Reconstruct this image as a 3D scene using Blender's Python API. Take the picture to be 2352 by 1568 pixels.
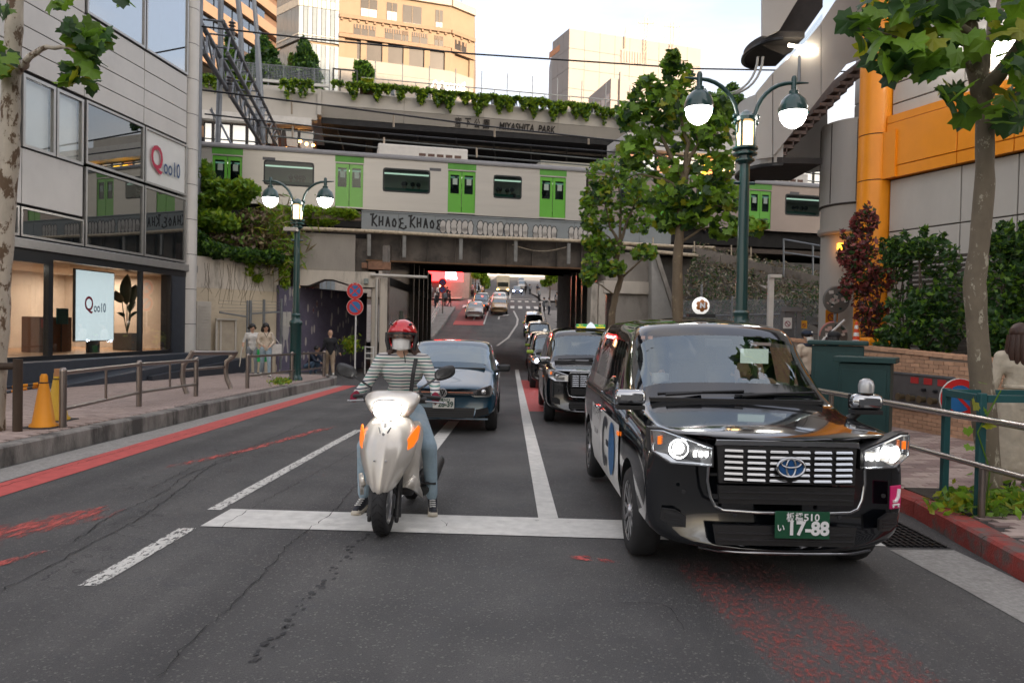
import bpy, bmesh, math, random
from math import sin, cos, pi, radians as R
from mathutils import Vector as V, Matrix
random.seed(11)
for o in list(bpy.data.objects):bpy.data.objects.remove(o)
SC=bpy.context.scene;COL=SC.collection
F=1700.0;PITCH=.0188;ROLL=.02
CAM=V((0, 0, 1.6))
FW=V((0, cos(PITCH), -sin(PITCH)));_r=V((1, 0, 0));_u=_r.cross(FW)
RT=_r*cos(ROLL)+_u*sin(ROLL);UP=_u*cos(ROLL)-_r*sin(ROLL)
cam=bpy.data.cameras.new('camera');camo=bpy.data.objects.new('camera', cam);COL.objects.link(camo)
camo.matrix_world=Matrix(((RT.x, UP.x, -FW.x, CAM.x), (RT.y, UP.y, -FW.y, CAM.y), (RT.z, UP.z, -FW.z, CAM.z), (0, 0, 0, 1)))
cam.sensor_width=36;cam.lens=F/2352*36;cam.clip_start=.05;cam.clip_end=3000
cam.dof.use_dof=True;cam.dof.focus_distance=6.2;cam.dof.aperture_fstop=4.0
SC.camera=camo
SUN_EL, SUN_AZ=R(10), R(38)
ldir=V((-sin(SUN_AZ)*cos(SUN_EL), cos(SUN_AZ)*cos(SUN_EL), -sin(SUN_EL)))
sun=bpy.data.lights.new('sun', 'SUN');sun.energy=1.3;sun.angle=R(.6);sun.color=(1, .75, .52)
suno=bpy.data.objects.new('sun', sun);COL.objects.link(suno)
suno.rotation_euler=ldir.to_track_quat('-Z', 'Y').to_euler()
W=bpy.data.worlds.new('World');SC.world=W;W.use_nodes=True
nt=W.node_tree;N=nt.nodes;L=nt.links
bg=N['Background'];sky=N.new('ShaderNodeTexSky');sky.sky_type='NISHITA';sky.sun_disc=False
sky.sun_elevation=SUN_EL;sky.sun_rotation=R(180)-SUN_AZ;sky.air_density=1.0;sky.dust_density=9;sky.ozone_density=3
tc=N.new('ShaderNodeTexCoord');mp=N.new('ShaderNodeMapping');mp.inputs['Scale'].default_value=(1, 1, 4.5);mp.inputs['Rotation'].default_value=(0, .18, 0)
nz=N.new('ShaderNodeTexNoise');nz.inputs['Scale'].default_value=1.6;nz.inputs['Detail'].default_value=7;nz.inputs['Roughness'].default_value=.55
cr=N.new('ShaderNodeValToRGB');cr.color_ramp.elements[0].position=.40;cr.color_ramp.elements[1].position=.68
mx=N.new('ShaderNodeMix');mx.data_type='RGBA';mx.inputs['B'].default_value=(1.72, 1.52, 1.34, 1)
mf=N.new('ShaderNodeMath');mf.operation='MULTIPLY_ADD';mf.inputs[1].default_value=.5;mf.inputs[2].default_value=.4
L.new(tc.outputs['Generated'], mp.inputs['Vector']);L.new(mp.outputs['Vector'], nz.inputs['Vector']);L.new(nz.outputs['Fac'], cr.inputs['Fac'])
L.new(cr.outputs['Color'], mf.inputs[0]);L.new(mf.outputs[0], mx.inputs['Factor']);L.new(sky.outputs['Color'], mx.inputs['A']);L.new(mx.outputs['Result'], bg.inputs['Color'])
bg.inputs['Strength'].default_value=.1
SC.view_settings.view_transform='Standard';SC.view_settings.look='None';SC.view_settings.gamma=1
SC.view_settings.use_curve_mapping=False;SC.view_settings.exposure=3.16
SC.render.engine='CYCLES';SC.cycles.use_denoising=True;SC.cycles.max_bounces=7;SC.cycles.diffuse_bounces=4
SC.cycles.glossy_bounces=4;SC.cycles.transparent_max_bounces=12;SC.cycles.caustics_reflective=False;SC.cycles.caustics_refractive=False
def ray(x, y):return FW+RT*((x-1176)/F)+UP*((784-y)/F)
def at(x, y, Y):d=ray(x, y);return CAM+d*(Y/d.y)
PR=[(-80, 0), (4, 0), (10, -.06), (15, -.13), (24, -.28), (31, -.36), (38, -.3), (44, 0), (50, .3), (58, .75), (66, 1.8), (74, 2.9), (85, 4.3), (100, 5.6), (141, 8), (180, 11.8), (300, 22)]
def rz(Y):
 for(a, za), (b, zb)in zip(PR, PR[1:]):
  if Y<=b:return za+(zb-za)*max(0, (Y-a))/(b-a)
 return 22
def gnd(x, y, off=0):
 d=ray(x, y);Y=1.5
 while Y<290:
  q=CAM+d*(Y/d.y)
  if q.z<=rz(Y)+off:return q
  Y+=.02
 return q
class Pl:
 def __init__(s, p, d, n):s.p=V((p[0], p[1], 0));s.d=V((d[0], d[1], 0)).normalized();s.n=V((n[0], n[1], 0)).normalized()
 def pt(s, a, z, o=0):return s.p+s.d*a+s.n*o+V((0, 0, z))
 def px(s, x, y):
  d=ray(x, y);q=CAM+d*((s.p-CAM).dot(s.n)/d.dot(s.n));return(q-s.p).dot(s.d), q.z
 def S(s, x, y=600):return s.px(x, y)[0]
 def Z(s, x, y):return s.px(x, y)[1]
MATS={}
def mat(name, col, rough=.6, metal=0, var=.12, vs=3, bump=.0, bs=60, spec=.5, coat=0, emit=0, ecol=None, col2=None, c2=(.5, .65), c2s=1.2, rnd=0, stretch=None, ior=None):
 if name in MATS:return MATS[name]
 m=bpy.data.materials.new(name);m.use_nodes=True;t=m.node_tree;n=t.nodes;l=t.links
 b=n['Principled BSDF'];b.inputs['Roughness'].default_value=rough;b.inputs['Metallic'].default_value=metal
 b.inputs['Specular IOR Level'].default_value=spec;b.inputs['Coat Weight'].default_value=coat;b.inputs['Coat Roughness'].default_value=.03
 if ior:b.inputs['IOR'].default_value=ior
 c=(*col, 1);b.inputs['Base Color'].default_value=c
 g=n.new('ShaderNodeNewGeometry');vec=g.outputs['Position']
 if stretch:
  q=n.new('ShaderNodeMapping');q.inputs['Scale'].default_value=stretch;l.new(vec, q.inputs['Vector']);vec=q.outputs['Vector']
 out=None
 if var or col2 or rnd:
  x=n.new('ShaderNodeTexNoise');x.inputs['Scale'].default_value=vs;x.inputs['Detail'].default_value=6;x.inputs['Roughness'].default_value=.65;l.new(vec, x.inputs['Vector'])
  k=n.new('ShaderNodeMix');k.data_type='RGBA';k.inputs['A'].default_value=(*[v*(1-var)for v in col], 1);k.inputs['B'].default_value=(*[min(1, v*(1+var))for v in col], 1)
  r_=n.new('ShaderNodeMapRange');r_.inputs['From Min'].default_value=.3;r_.inputs['From Max'].default_value=.7
  l.new(x.outputs['Fac'], r_.inputs['Value']);l.new(r_.outputs[0], k.inputs['Factor']);out=k.outputs['Result']
 if col2:
  x2=n.new('ShaderNodeTexNoise');x2.inputs['Scale'].default_value=c2s;x2.inputs['Detail'].default_value=8;x2.inputs['Roughness'].default_value=.7;l.new(vec, x2.inputs['Vector'])
  r2=n.new('ShaderNodeMapRange');r2.inputs['From Min'].default_value=c2[0];r2.inputs['From Max'].default_value=c2[1];l.new(x2.outputs['Fac'], r2.inputs['Value'])
  k2=n.new('ShaderNodeMix');k2.data_type='RGBA';l.new(out, k2.inputs['A']);k2.inputs['B'].default_value=(*col2, 1);l.new(r2.outputs[0], k2.inputs['Factor']);out=k2.outputs['Result']
 if rnd:
  oi=n.new('ShaderNodeObjectInfo');mr=n.new('ShaderNodeMapRange');mr.inputs['To Min'].default_value=1-rnd;mr.inputs['To Max'].default_value=1+rnd
  l.new(oi.outputs['Random'], mr.inputs['Value']);vm=n.new('ShaderNodeVectorMath');vm.operation='SCALE';l.new(out, vm.inputs[0]);l.new(mr.outputs[0], vm.inputs['Scale']);out=vm.outputs[0]
 if out:l.new(out, b.inputs['Base Color'])
 if bump:
  x3=n.new('ShaderNodeTexNoise');x3.inputs['Scale'].default_value=bs;x3.inputs['Detail'].default_value=4;l.new(vec, x3.inputs['Vector'])
  bp=n.new('ShaderNodeBump');bp.inputs['Strength'].default_value=bump;bp.inputs['Distance'].default_value=.02;l.new(x3.outputs['Fac'], bp.inputs['Height']);l.new(bp.outputs['Normal'], b.inputs['Normal'])
 if emit:
  b.inputs['Emission Color'].default_value=(*(ecol or col), 1);b.inputs['Emission Strength'].default_value=emit
 MATS[name]=m;return m
def glass(name, tint, refl=.1, clear=.8, rough=.0, ior=1.5, gt=(.95, .98, 1)):
 """thin pane: fresnel mirror over a tinted see-through sheet mixed with a dark body"""
 m=bpy.data.materials.new(name);m.use_nodes=True;t=m.node_tree;n=t.nodes;l=t.links
 n.remove(n['Principled BSDF']);tr=n.new('ShaderNodeBsdfTransparent');tr.inputs[0].default_value=(*tint, 1)
 df=n.new('ShaderNodeBsdfDiffuse');df.inputs[0].default_value=(.012, .016, .018, 1)
 m1=n.new('ShaderNodeMixShader');m1.inputs[0].default_value=clear;l.new(df.outputs[0], m1.inputs[1]);l.new(tr.outputs[0], m1.inputs[2])
 gl=n.new('ShaderNodeBsdfGlossy');gl.inputs['Roughness'].default_value=rough;gl.inputs[0].default_value=(*gt, 1)
 fr=n.new('ShaderNodeFresnel');bf=n.new('ShaderNodeNewGeometry');im=n.new('ShaderNodeMapRange');im.inputs['To Min'].default_value=ior;im.inputs['To Max'].default_value=1/ior;l.new(bf.outputs['Backfacing'], im.inputs['Value']);l.new(im.outputs[0], fr.inputs['IOR'])
 ad=n.new('ShaderNodeMath');ad.operation='ADD';ad.use_clamp=True;ad.inputs[1].default_value=refl;l.new(fr.outputs[0], ad.inputs[0])
 m2=n.new('ShaderNodeMixShader');l.new(ad.outputs[0], m2.inputs[0]);l.new(m1.outputs[0], m2.inputs[1]);l.new(gl.outputs[0], m2.inputs[2])
 l.new(m2.outputs[0], n['Material Output'].inputs[0]);MATS[name]=m;return m
def worn(name, col, lo, hi, scale=6, stretch=(1, 1, 1), rough=.7):
 """paint worn through to what lies below it"""
 m=mat(name, col, rough, var=.15, vs=8);t=m.node_tree;n=t.nodes;l=t.links;b=n['Principled BSDF']
 g=n.new('ShaderNodeNewGeometry');q=n.new('ShaderNodeMapping');q.inputs['Scale'].default_value=stretch;l.new(g.outputs['Position'], q.inputs['Vector'])
 x=n.new('ShaderNodeTexNoise');x.inputs['Scale'].default_value=scale;x.inputs['Detail'].default_value=9;x.inputs['Roughness'].default_value=.75;l.new(q.outputs['Vector'], x.inputs['Vector'])
 uv=n.new('ShaderNodeUVMap');sp=n.new('ShaderNodeSeparateXYZ');l.new(uv.outputs[0], sp.inputs[0])
 ad=n.new('ShaderNodeMath');ad.operation='ADD';l.new(x.outputs['Fac'], ad.inputs[0]);l.new(sp.outputs['X'], ad.inputs[1])
 r_=n.new('ShaderNodeMapRange');r_.inputs['From Min'].default_value=lo;r_.inputs['From Max'].default_value=hi;l.new(ad.outputs[0], r_.inputs['Value']);l.new(r_.outputs[0], b.inputs['Alpha'])
 return m
def wm(o):
 m=o.matrix_basis.copy()
 return(wm(o.parent)@o.matrix_parent_inverse@m)if o.parent else m
def link(o, parent=None):
 COL.objects.link(o)
 if parent:o.parent=parent;o.matrix_parent_inverse=wm(parent).inverted()
 return o
def tag(o, label=None, cat=None, group=None, kind=None):
 if label:o['label']=label
 if cat:o['category']=cat
 if group:o['group']=group
 if kind:o['kind']=kind
 return o
def thing(name, label, cat, loc=(0, 0, 0), group=None):
 o=bpy.data.objects.new(name, None);o.empty_display_size=.2;o.location=loc;link(o);return tag(o, label, cat, group)
def kids(o, _c={}):return[c for c in o.children]
def copy_tree(o, M=None, label=None, group=None, parent=None):
 c=o.copy();COL.objects.link(c)
 if parent:c.parent=parent
 if M is not None:c.matrix_basis=M
 if label:c['label']=label
 if group:c['group']=group
 for k in o.children:copy_tree(k, parent=c)
 return c
def TM(x, y, z, rot=0, s=1):return Matrix.Translation((x, y, z))@Matrix.Rotation(rot, 4, 'Z')@Matrix.Scale(s, 4)
class MB:
 def __init__(s):s.v=[];s.f=[];s.m=[];s.uv={}
 def add(s, vs, fs, mi=0, M=None):
  b=len(s.v);s.v+=[(M@V(p))if M is not None else V(p)for p in vs]
  for f in fs:s.f.append([b+i for i in f]);s.m.append(mi)
  return s
 def quad(s, a, b, c, d, mi=0):return s.add([a, b, c, d], [(0, 1, 2, 3)], mi)
 def poly(s, pts, mi=0):return s.add(pts, [tuple(range(len(pts)))], mi)
 def box(s, c, d, M=None, mi=0):
  x, y, z=c;a, b, h=[k/2 for k in d]
  return s.add([(x-a, y-b, z-h), (x+a, y-b, z-h), (x+a, y+b, z-h), (x-a, y+b, z-h), (x-a, y-b, z+h), (x+a, y-b, z+h), (x+a, y+b, z+h), (x-a, y+b, z+h)], [(0, 3, 2, 1), (4, 5, 6, 7), (0, 1, 5, 4), (1, 2, 6, 5), (2, 3, 7, 6), (3, 0, 4, 7)], mi, M)
 def hexa(s, p, mi=0):return s.add(p, [(0, 3, 2, 1), (4, 5, 6, 7), (0, 1, 5, 4), (1, 2, 6, 5), (2, 3, 7, 6), (3, 0, 4, 7)], mi)
 def pbox(s, P, s0, s1, z0, z1, o0, o1, mi=0, z0b=None, z1b=None):
  za=z0 if z0b is None else z0b;zb=z1 if z1b is None else z1b
  return s.hexa([P.pt(s0, z0, o1), P.pt(s1, za, o1), P.pt(s1, za, o0), P.pt(s0, z0, o0), P.pt(s0, z1, o1), P.pt(s1, zb, o1), P.pt(s1, zb, o0), P.pt(s0, z1, o0)], mi)
 def prism(s, pts, vec, mi=0):
  n=len(pts);vec=V(vec);a=[V(p)for p in pts];b=[p+vec for p in a]
  return s.add(a+b, [tuple(reversed(range(n))), tuple(range(n, 2*n))]+[(i, (i+1)%n, n+(i+1)%n, n+i)for i in range(n)], mi)
 def tube(s, pts, r, n=8, mi=0, cap=True):
  pts=[V(p)for p in pts];rs=r if isinstance(r, (list, tuple))else[r]*len(pts);vs=[];ref=None
  for i, p in enumerate(pts):
   d=(pts[min(i+1, len(pts)-1)]-pts[max(i-1, 0)])
   d=d.normalized()if d.length>1e-9 else V((0, 0, 1))
   if ref is None:ref=V((0, 0, 1))if abs(d.z)<.9 else V((0, 1, 0))
   x=(ref-d*ref.dot(d));x=x.normalized()if x.length>1e-6 else d.orthogonal().normalized()
   y=d.cross(x);ref=x
   vs+=[p+x*(rs[i]*cos(2*pi*k/n))+y*(rs[i]*sin(2*pi*k/n))for k in range(n)]
  fs=[(i*n+k, i*n+(k+1)%n, (i+1)*n+(k+1)%n, (i+1)*n+k)for i in range(len(pts)-1)for k in range(n)]
  if cap:fs+=[tuple(reversed(range(n))), tuple(range((len(pts)-1)*n, len(pts)*n))]
  return s.add(vs, fs, mi)
 def lathe(s, prof, n=16, c=(0, 0, 0), M=None, mi=0, cap=True):
  vs=[(c[0]+r*cos(2*pi*k/n), c[1]+r*sin(2*pi*k/n), c[2]+z)for r, z in prof for k in range(n)]
  fs=[(i*n+k, i*n+(k+1)%n, (i+1)*n+(k+1)%n, (i+1)*n+k)for i in range(len(prof)-1)for k in range(n)]
  if cap:fs+=[tuple(reversed(range(n))), tuple(range((len(prof)-1)*n, len(prof)*n))]
  return s.add(vs, fs, mi, M)
 def ball(s, c, r, n=12, mi=0, M=None):
  rx, ry, rz_=r if isinstance(r, (list, tuple))else(r, r, r);k=n//2+1
  vs=[(c[0], c[1], c[2]-rz_)]+[(c[0]+rx*cos(2*pi*j/n)*sin(pi*i/k), c[1]+ry*sin(2*pi*j/n)*sin(pi*i/k), c[2]-rz_*cos(pi*i/k))for i in range(1, k)for j in range(n)]+[(c[0], c[1], c[2]+rz_)]
  e=len(vs)-1;fs=[(0, 1+(j+1)%n, 1+j)for j in range(n)]+[(e, e-n+j, e-n+(j+1)%n)for j in range(n)]
  fs+=[(1+i*n+j, 1+i*n+(j+1)%n, 1+(i+1)*n+(j+1)%n, 1+(i+1)*n+j)for i in range(k-2)for j in range(n)]
  return s.add(vs, fs, mi, M)
 def mesh(s, name, mats, smooth=None):
  me=bpy.data.meshes.new(name);me.from_pydata([tuple(p)for p in s.v], [], s.f)
  for m in(mats if isinstance(mats, (list, tuple))else[mats]):me.materials.append(m)
  if any(s.m):me.polygons.foreach_set('material_index', s.m)
  if smooth is not None:
   me.polygons.foreach_set('use_smooth', [True]*len(me.polygons))
   if smooth<180:me.set_sharp_from_angle(angle=R(smooth))
  me.update();return me
 def build(s, name, mats, parent=None, smooth=None, bevel=0, kind=None):
  o=bpy.data.objects.new(name, s.mesh(name, mats, smooth));link(o, parent)
  if bevel:bv=o.modifiers.new('bevel', 'BEVEL');bv.width=bevel;bv.segments=2;bv.limit_method='ANGLE';bv.angle_limit=R(35)
  if kind:o['kind']=kind
  return o
def inst(name, me, parent, M=None):
 o=bpy.data.objects.new(name, me);COL.objects.link(o)
 if parent:o.parent=parent;o.matrix_parent_inverse=wm(parent).inverted()
 if M is not None:o.matrix_basis=M
 return o
def text_geo(st, size, bold=0, ext=0, space=1):
 c=bpy.data.curves.new('t', 'FONT');c.body=st;c.size=size;c.align_x='CENTER';c.align_y='CENTER';c.offset=bold;c.extrude=ext;c.space_character=space;c.resolution_u=3
 o=bpy.data.objects.new('t', c);COL.objects.link(o);me=bpy.data.meshes.new_from_object(o)
 vs=[tuple(v.co)for v in me.vertices];fs=[tuple(p.vertices)for p in me.polygons]
 bpy.data.objects.remove(o);bpy.data.curves.remove(c);bpy.data.meshes.remove(me);return vs, fs
def text(name, st, size, m, parent, org, xd, up, bold=0, ext=0, wide=None, space=1, shear=0):
 if any(ord(c)>255 for c in st)and len(st)>1:
  adv=[1.0 if ord(c)>255 else(.45 if c==' ' else .62)for c in st];tot=sum(adv);k=wide/tot if wide else size;x=V(xd).normalized();z=V(up).normalized();nn=x.cross(z);b=MB();cur=-tot/2
  for c, a in zip(st, adv):
   if c!=' ':
    vs, fs=text_geo(c, size, bold, ext);w_=max(v[0]for v in vs)-min(v[0]for v in vs);mx_=(max(v[0]for v in vs)+min(v[0]for v in vs))/2;my=(max(v[1]for v in vs)+min(v[1]for v in vs))/2;q=min(1.3, a*k*.9/w_)
    b.add([V(org)+x*((cur+a/2)*k+(p[0]-mx_)*q)+z*(p[1]-my)+nn*p[2]for p in vs], fs)
   cur+=a
  return b.build(name, m, parent)
 return text1(name, st, size, m, parent, org, xd, up, bold, ext, wide, space, shear)
def text1(name, st, size, m, parent, org, xd, up, bold=0, ext=0, wide=None, space=1, shear=0):
 vs, fs=text_geo(st, size, bold, ext, space);x=V(xd).normalized();z=V(up).normalized();nn=x.cross(z)
 k=1
 if wide and vs:w_=max(v[0]for v in vs)-min(v[0]for v in vs);k=wide/w_
 b=MB();b.add([V(org)+x*(p[0]*k+shear*p[1])+z*p[1]+nn*p[2]for p in vs], fs);return b.build(name, m, parent)
def ground_strip(m, pts_l, pts_r, off=0, mi=0, uvx=None):
 """ribbon between two polylines of (x,y), laid on the road profile"""
 n=len(pts_l);m.add([(x, y, rz(y)+off)for x, y in pts_l]+[(x, y, rz(y)+off)for x, y in pts_r], [(i, n+i, n+i+1, i+1)for i in range(n-1)], mi)
def grid_z(m, poly, off):return m.poly([(x, y, rz(y)+off)for x, y in poly])
def leafmat(name, col, tr=.42, rnd=.25):
 m=bpy.data.materials.new(name);m.use_nodes=True;t=m.node_tree;n=t.nodes;l=t.links;b=n['Principled BSDF'];b.inputs['Roughness'].default_value=.45
 g=n.new('ShaderNodeNewGeometry');r_=n.new('ShaderNodeMapRange');r_.inputs['To Min'].default_value=1-rnd;r_.inputs['To Max'].default_value=1+rnd*1.6
 oi=n.new('ShaderNodeObjectInfo');ad=n.new('ShaderNodeMath');ad.operation='ADD';fr=n.new('ShaderNodeMath');fr.operation='FRACT'
 l.new(g.outputs['Random Per Island'], ad.inputs[0]);l.new(oi.outputs['Random'], ad.inputs[1]);l.new(ad.outputs[0], fr.inputs[0]);l.new(fr.outputs[0], r_.inputs['Value'])
 vm=n.new('ShaderNodeVectorMath');vm.operation='SCALE';vm.inputs[0].default_value=col;l.new(r_.outputs[0], vm.inputs['Scale']);l.new(vm.outputs[0], b.inputs['Base Color'])
 ts=n.new('ShaderNodeBsdfTranslucent');l.new(vm.outputs[0], ts.inputs[0]);ms=n.new('ShaderNodeMixShader');ms.inputs[0].default_value=tr
 l.new(b.outputs[0], ms.inputs[1]);l.new(ts.outputs[0], ms.inputs[2]);l.new(ms.outputs[0], n['Material Output'].inputs[0]);MATS[name]=m;return m
LF=[leafmat('fresh_green_leaf', (.18, .33, .025)), leafmat('mid_green_leaf', (.13, .25, .026)), leafmat('deep_green_leaf', (.035, .09, .022)), leafmat('yellow_green_leaf', (.32, .34, .02))]
LD=[leafmat('dry_straw', (.20, .15, .075), .2), leafmat('dead_brown', (.10, .065, .04), .1)]
LR_=[leafmat('copper_red_leaf', (.22, .05, .045), .2), leafmat('dark_maroon_leaf', (.08, .028, .03), .2)]
LI=[leafmat('ivy_bright', (.27, .38, .02)), leafmat('ivy_mid', (.16, .27, .02)), leafmat('ivy_dark', (.045, .11, .02))]
def rvec(rn):
 while 1:
  v=V((rn.uniform(-1, 1), rn.uniform(-1, 1), rn.uniform(-1, 1)))
  if .05<v.length<1:return v.normalized()
def leafquad(b, p, s, rn, mi, flat=.0, asp=.65):
 n=rvec(rn);n=(n+V((0, -.3, .75))*flat).normalized();u=n.orthogonal().normalized();u=(Matrix.Rotation(rn.uniform(0, 6.28), 3, n)@u);w=n.cross(u)*asp;c=n*(s*.18)
 b.add([p-u*s, p-w*s*.75-c, p+u*s*.15-c*1.2, p+w*s*.75-c, p+u*s], [(0, 1, 2, 3), (1, 4, 2), (2, 4, 3)], mi)
def foliage(name, mats, n, sampler, size, parent=None, kind=None, seed=1, flat=.6, asp=.65, wts=None):
 rn=random.Random(seed);b=MB()
 for i in range(n):
  p=sampler(rn)
  if p is None:continue
  leafquad(b, V(p), size*rn.uniform(.6, 1.25), rn, rn.choices(range(len(mats)), wts)[0]if wts else rn.randrange(len(mats)), flat, asp)
 o=b.build(name, mats, parent, kind=kind);return o
def clumps(cs, rn):
 """random point in one of several ellipsoids, denser towards the skin"""
 c, r=rn.choice(cs);d=rvec(rn);k=rn.uniform(.35, 1)**.5;return(c[0]+d.x*r[0]*k, c[1]+d.y*r[1]*k, c[2]+d.z*r[2]*k)
PLANE_LEAF=[(0, -.02), (.10, -.14), (.32, -.24), (.36, -.04), (.52, .08), (.42, .20), (.42, .36), (.24, .38), (.14, .50), (.02, .62), (-.11, .50), (-.21, .40), (-.40, .38), (-.40, .20), (-.53, .06), (-.35, -.03), (-.31, -.24), (-.10, -.14)]
def planeleaf_mesh(name, m, bend):
 b=MB();vs=[(0, .08, .03)]+[(x, y, -bend*(x*x+y*y*.8)+.16*abs(x)+.02*sin(11*x+7*y))for x, y in PLANE_LEAF];n=len(PLANE_LEAF);b.add(vs, [(0, 1+i, 1+(i+1)%n)for i in range(n)]);return b.mesh(name, m)
def leaf_M(p, s, rn, droop=.5):
 n=(rvec(rn)*.9+V((0, -.55, .75))).normalized();y=V((rn.uniform(-1, 1), rn.uniform(-1, .3), -droop+rn.uniform(-.4, .3)));y=(y-n*y.dot(n)).normalized();x=y.cross(n)
 return Matrix(((x.x*s, y.x*s, n.x*s, p[0]), (x.y*s, y.y*s, n.y*s, p[1]), (x.z*s, y.z*s, n.z*s, p[2]), (0, 0, 0, 1)))
PLMESH=None
def plane_leaves(parent, pts, size, seed=1, near=300, wts=(4, 3, 2, .7)):
 """broad plane-tree leaves; the nearest 300 are objects of their own, the others one joined part"""
 global PLMESH
 if PLMESH is None:PLMESH=[[planeleaf_mesh('leaf', m, bd)for bd in(.15, .5)]for m in LF]
 rn=random.Random(seed);pts=sorted(pts, key=lambda p:p[1]);bb=[MB()for _ in LF]
 ix=list(range(len(pts)));rn.shuffle(ix);own=set(ix[:near])if len(pts)>near else set(ix)
 inv=wm(parent).inverted()
 for i, p in enumerate(pts):
  s=size*rn.uniform(.65, 1.2);M=leaf_M(p, s, rn);k=rn.choices(range(4), wts)[0];bd=rn.randrange(2)
  if i in own:
   o=bpy.data.objects.new('leaf', PLMESH[k][bd]);COL.objects.link(o);o.parent=parent;o.matrix_parent_inverse=inv;o.matrix_basis=M
  else:
   me=PLMESH[k][bd];bb[k].add([M@v.co for v in me.vertices], [tuple(f.vertices)for f in me.polygons])
 for k, b in enumerate(bb):
  if b.v:b.build('foliage', LF[k], parent, kind='stuff')
def bark(name, a, b_, sc=5, lo=.5, hi=.54, dark=(.06, .045, .032)):
 return mat(name, a, .85, var=.2, vs=6, bump=.35, bs=18, col2=b_, c2=(lo, hi), c2s=sc, stretch=(1, 1, .55))
def blob_tree(name, label, cat, group, base, h, crown, mats, n, leaf, seed, tr=.12, trunk_m=None):
 rt=thing(name, label, cat, base, group);b=MB();base=V(base);b.tube([base, base+V((.05, 0, h*.5)), base+V((0, 0, h))], [tr, tr*.8, tr*.3], 7);b.build('trunk', trunk_m or MATS.get('dark_bark')or bark('dark_bark', (.09, .065, .045), (.05, .04, .03)), rt, smooth=60)
 foliage('crown', mats, n, lambda rn:clumps(crown, rn), leaf, rt, kind='stuff', seed=seed);return rt
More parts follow.
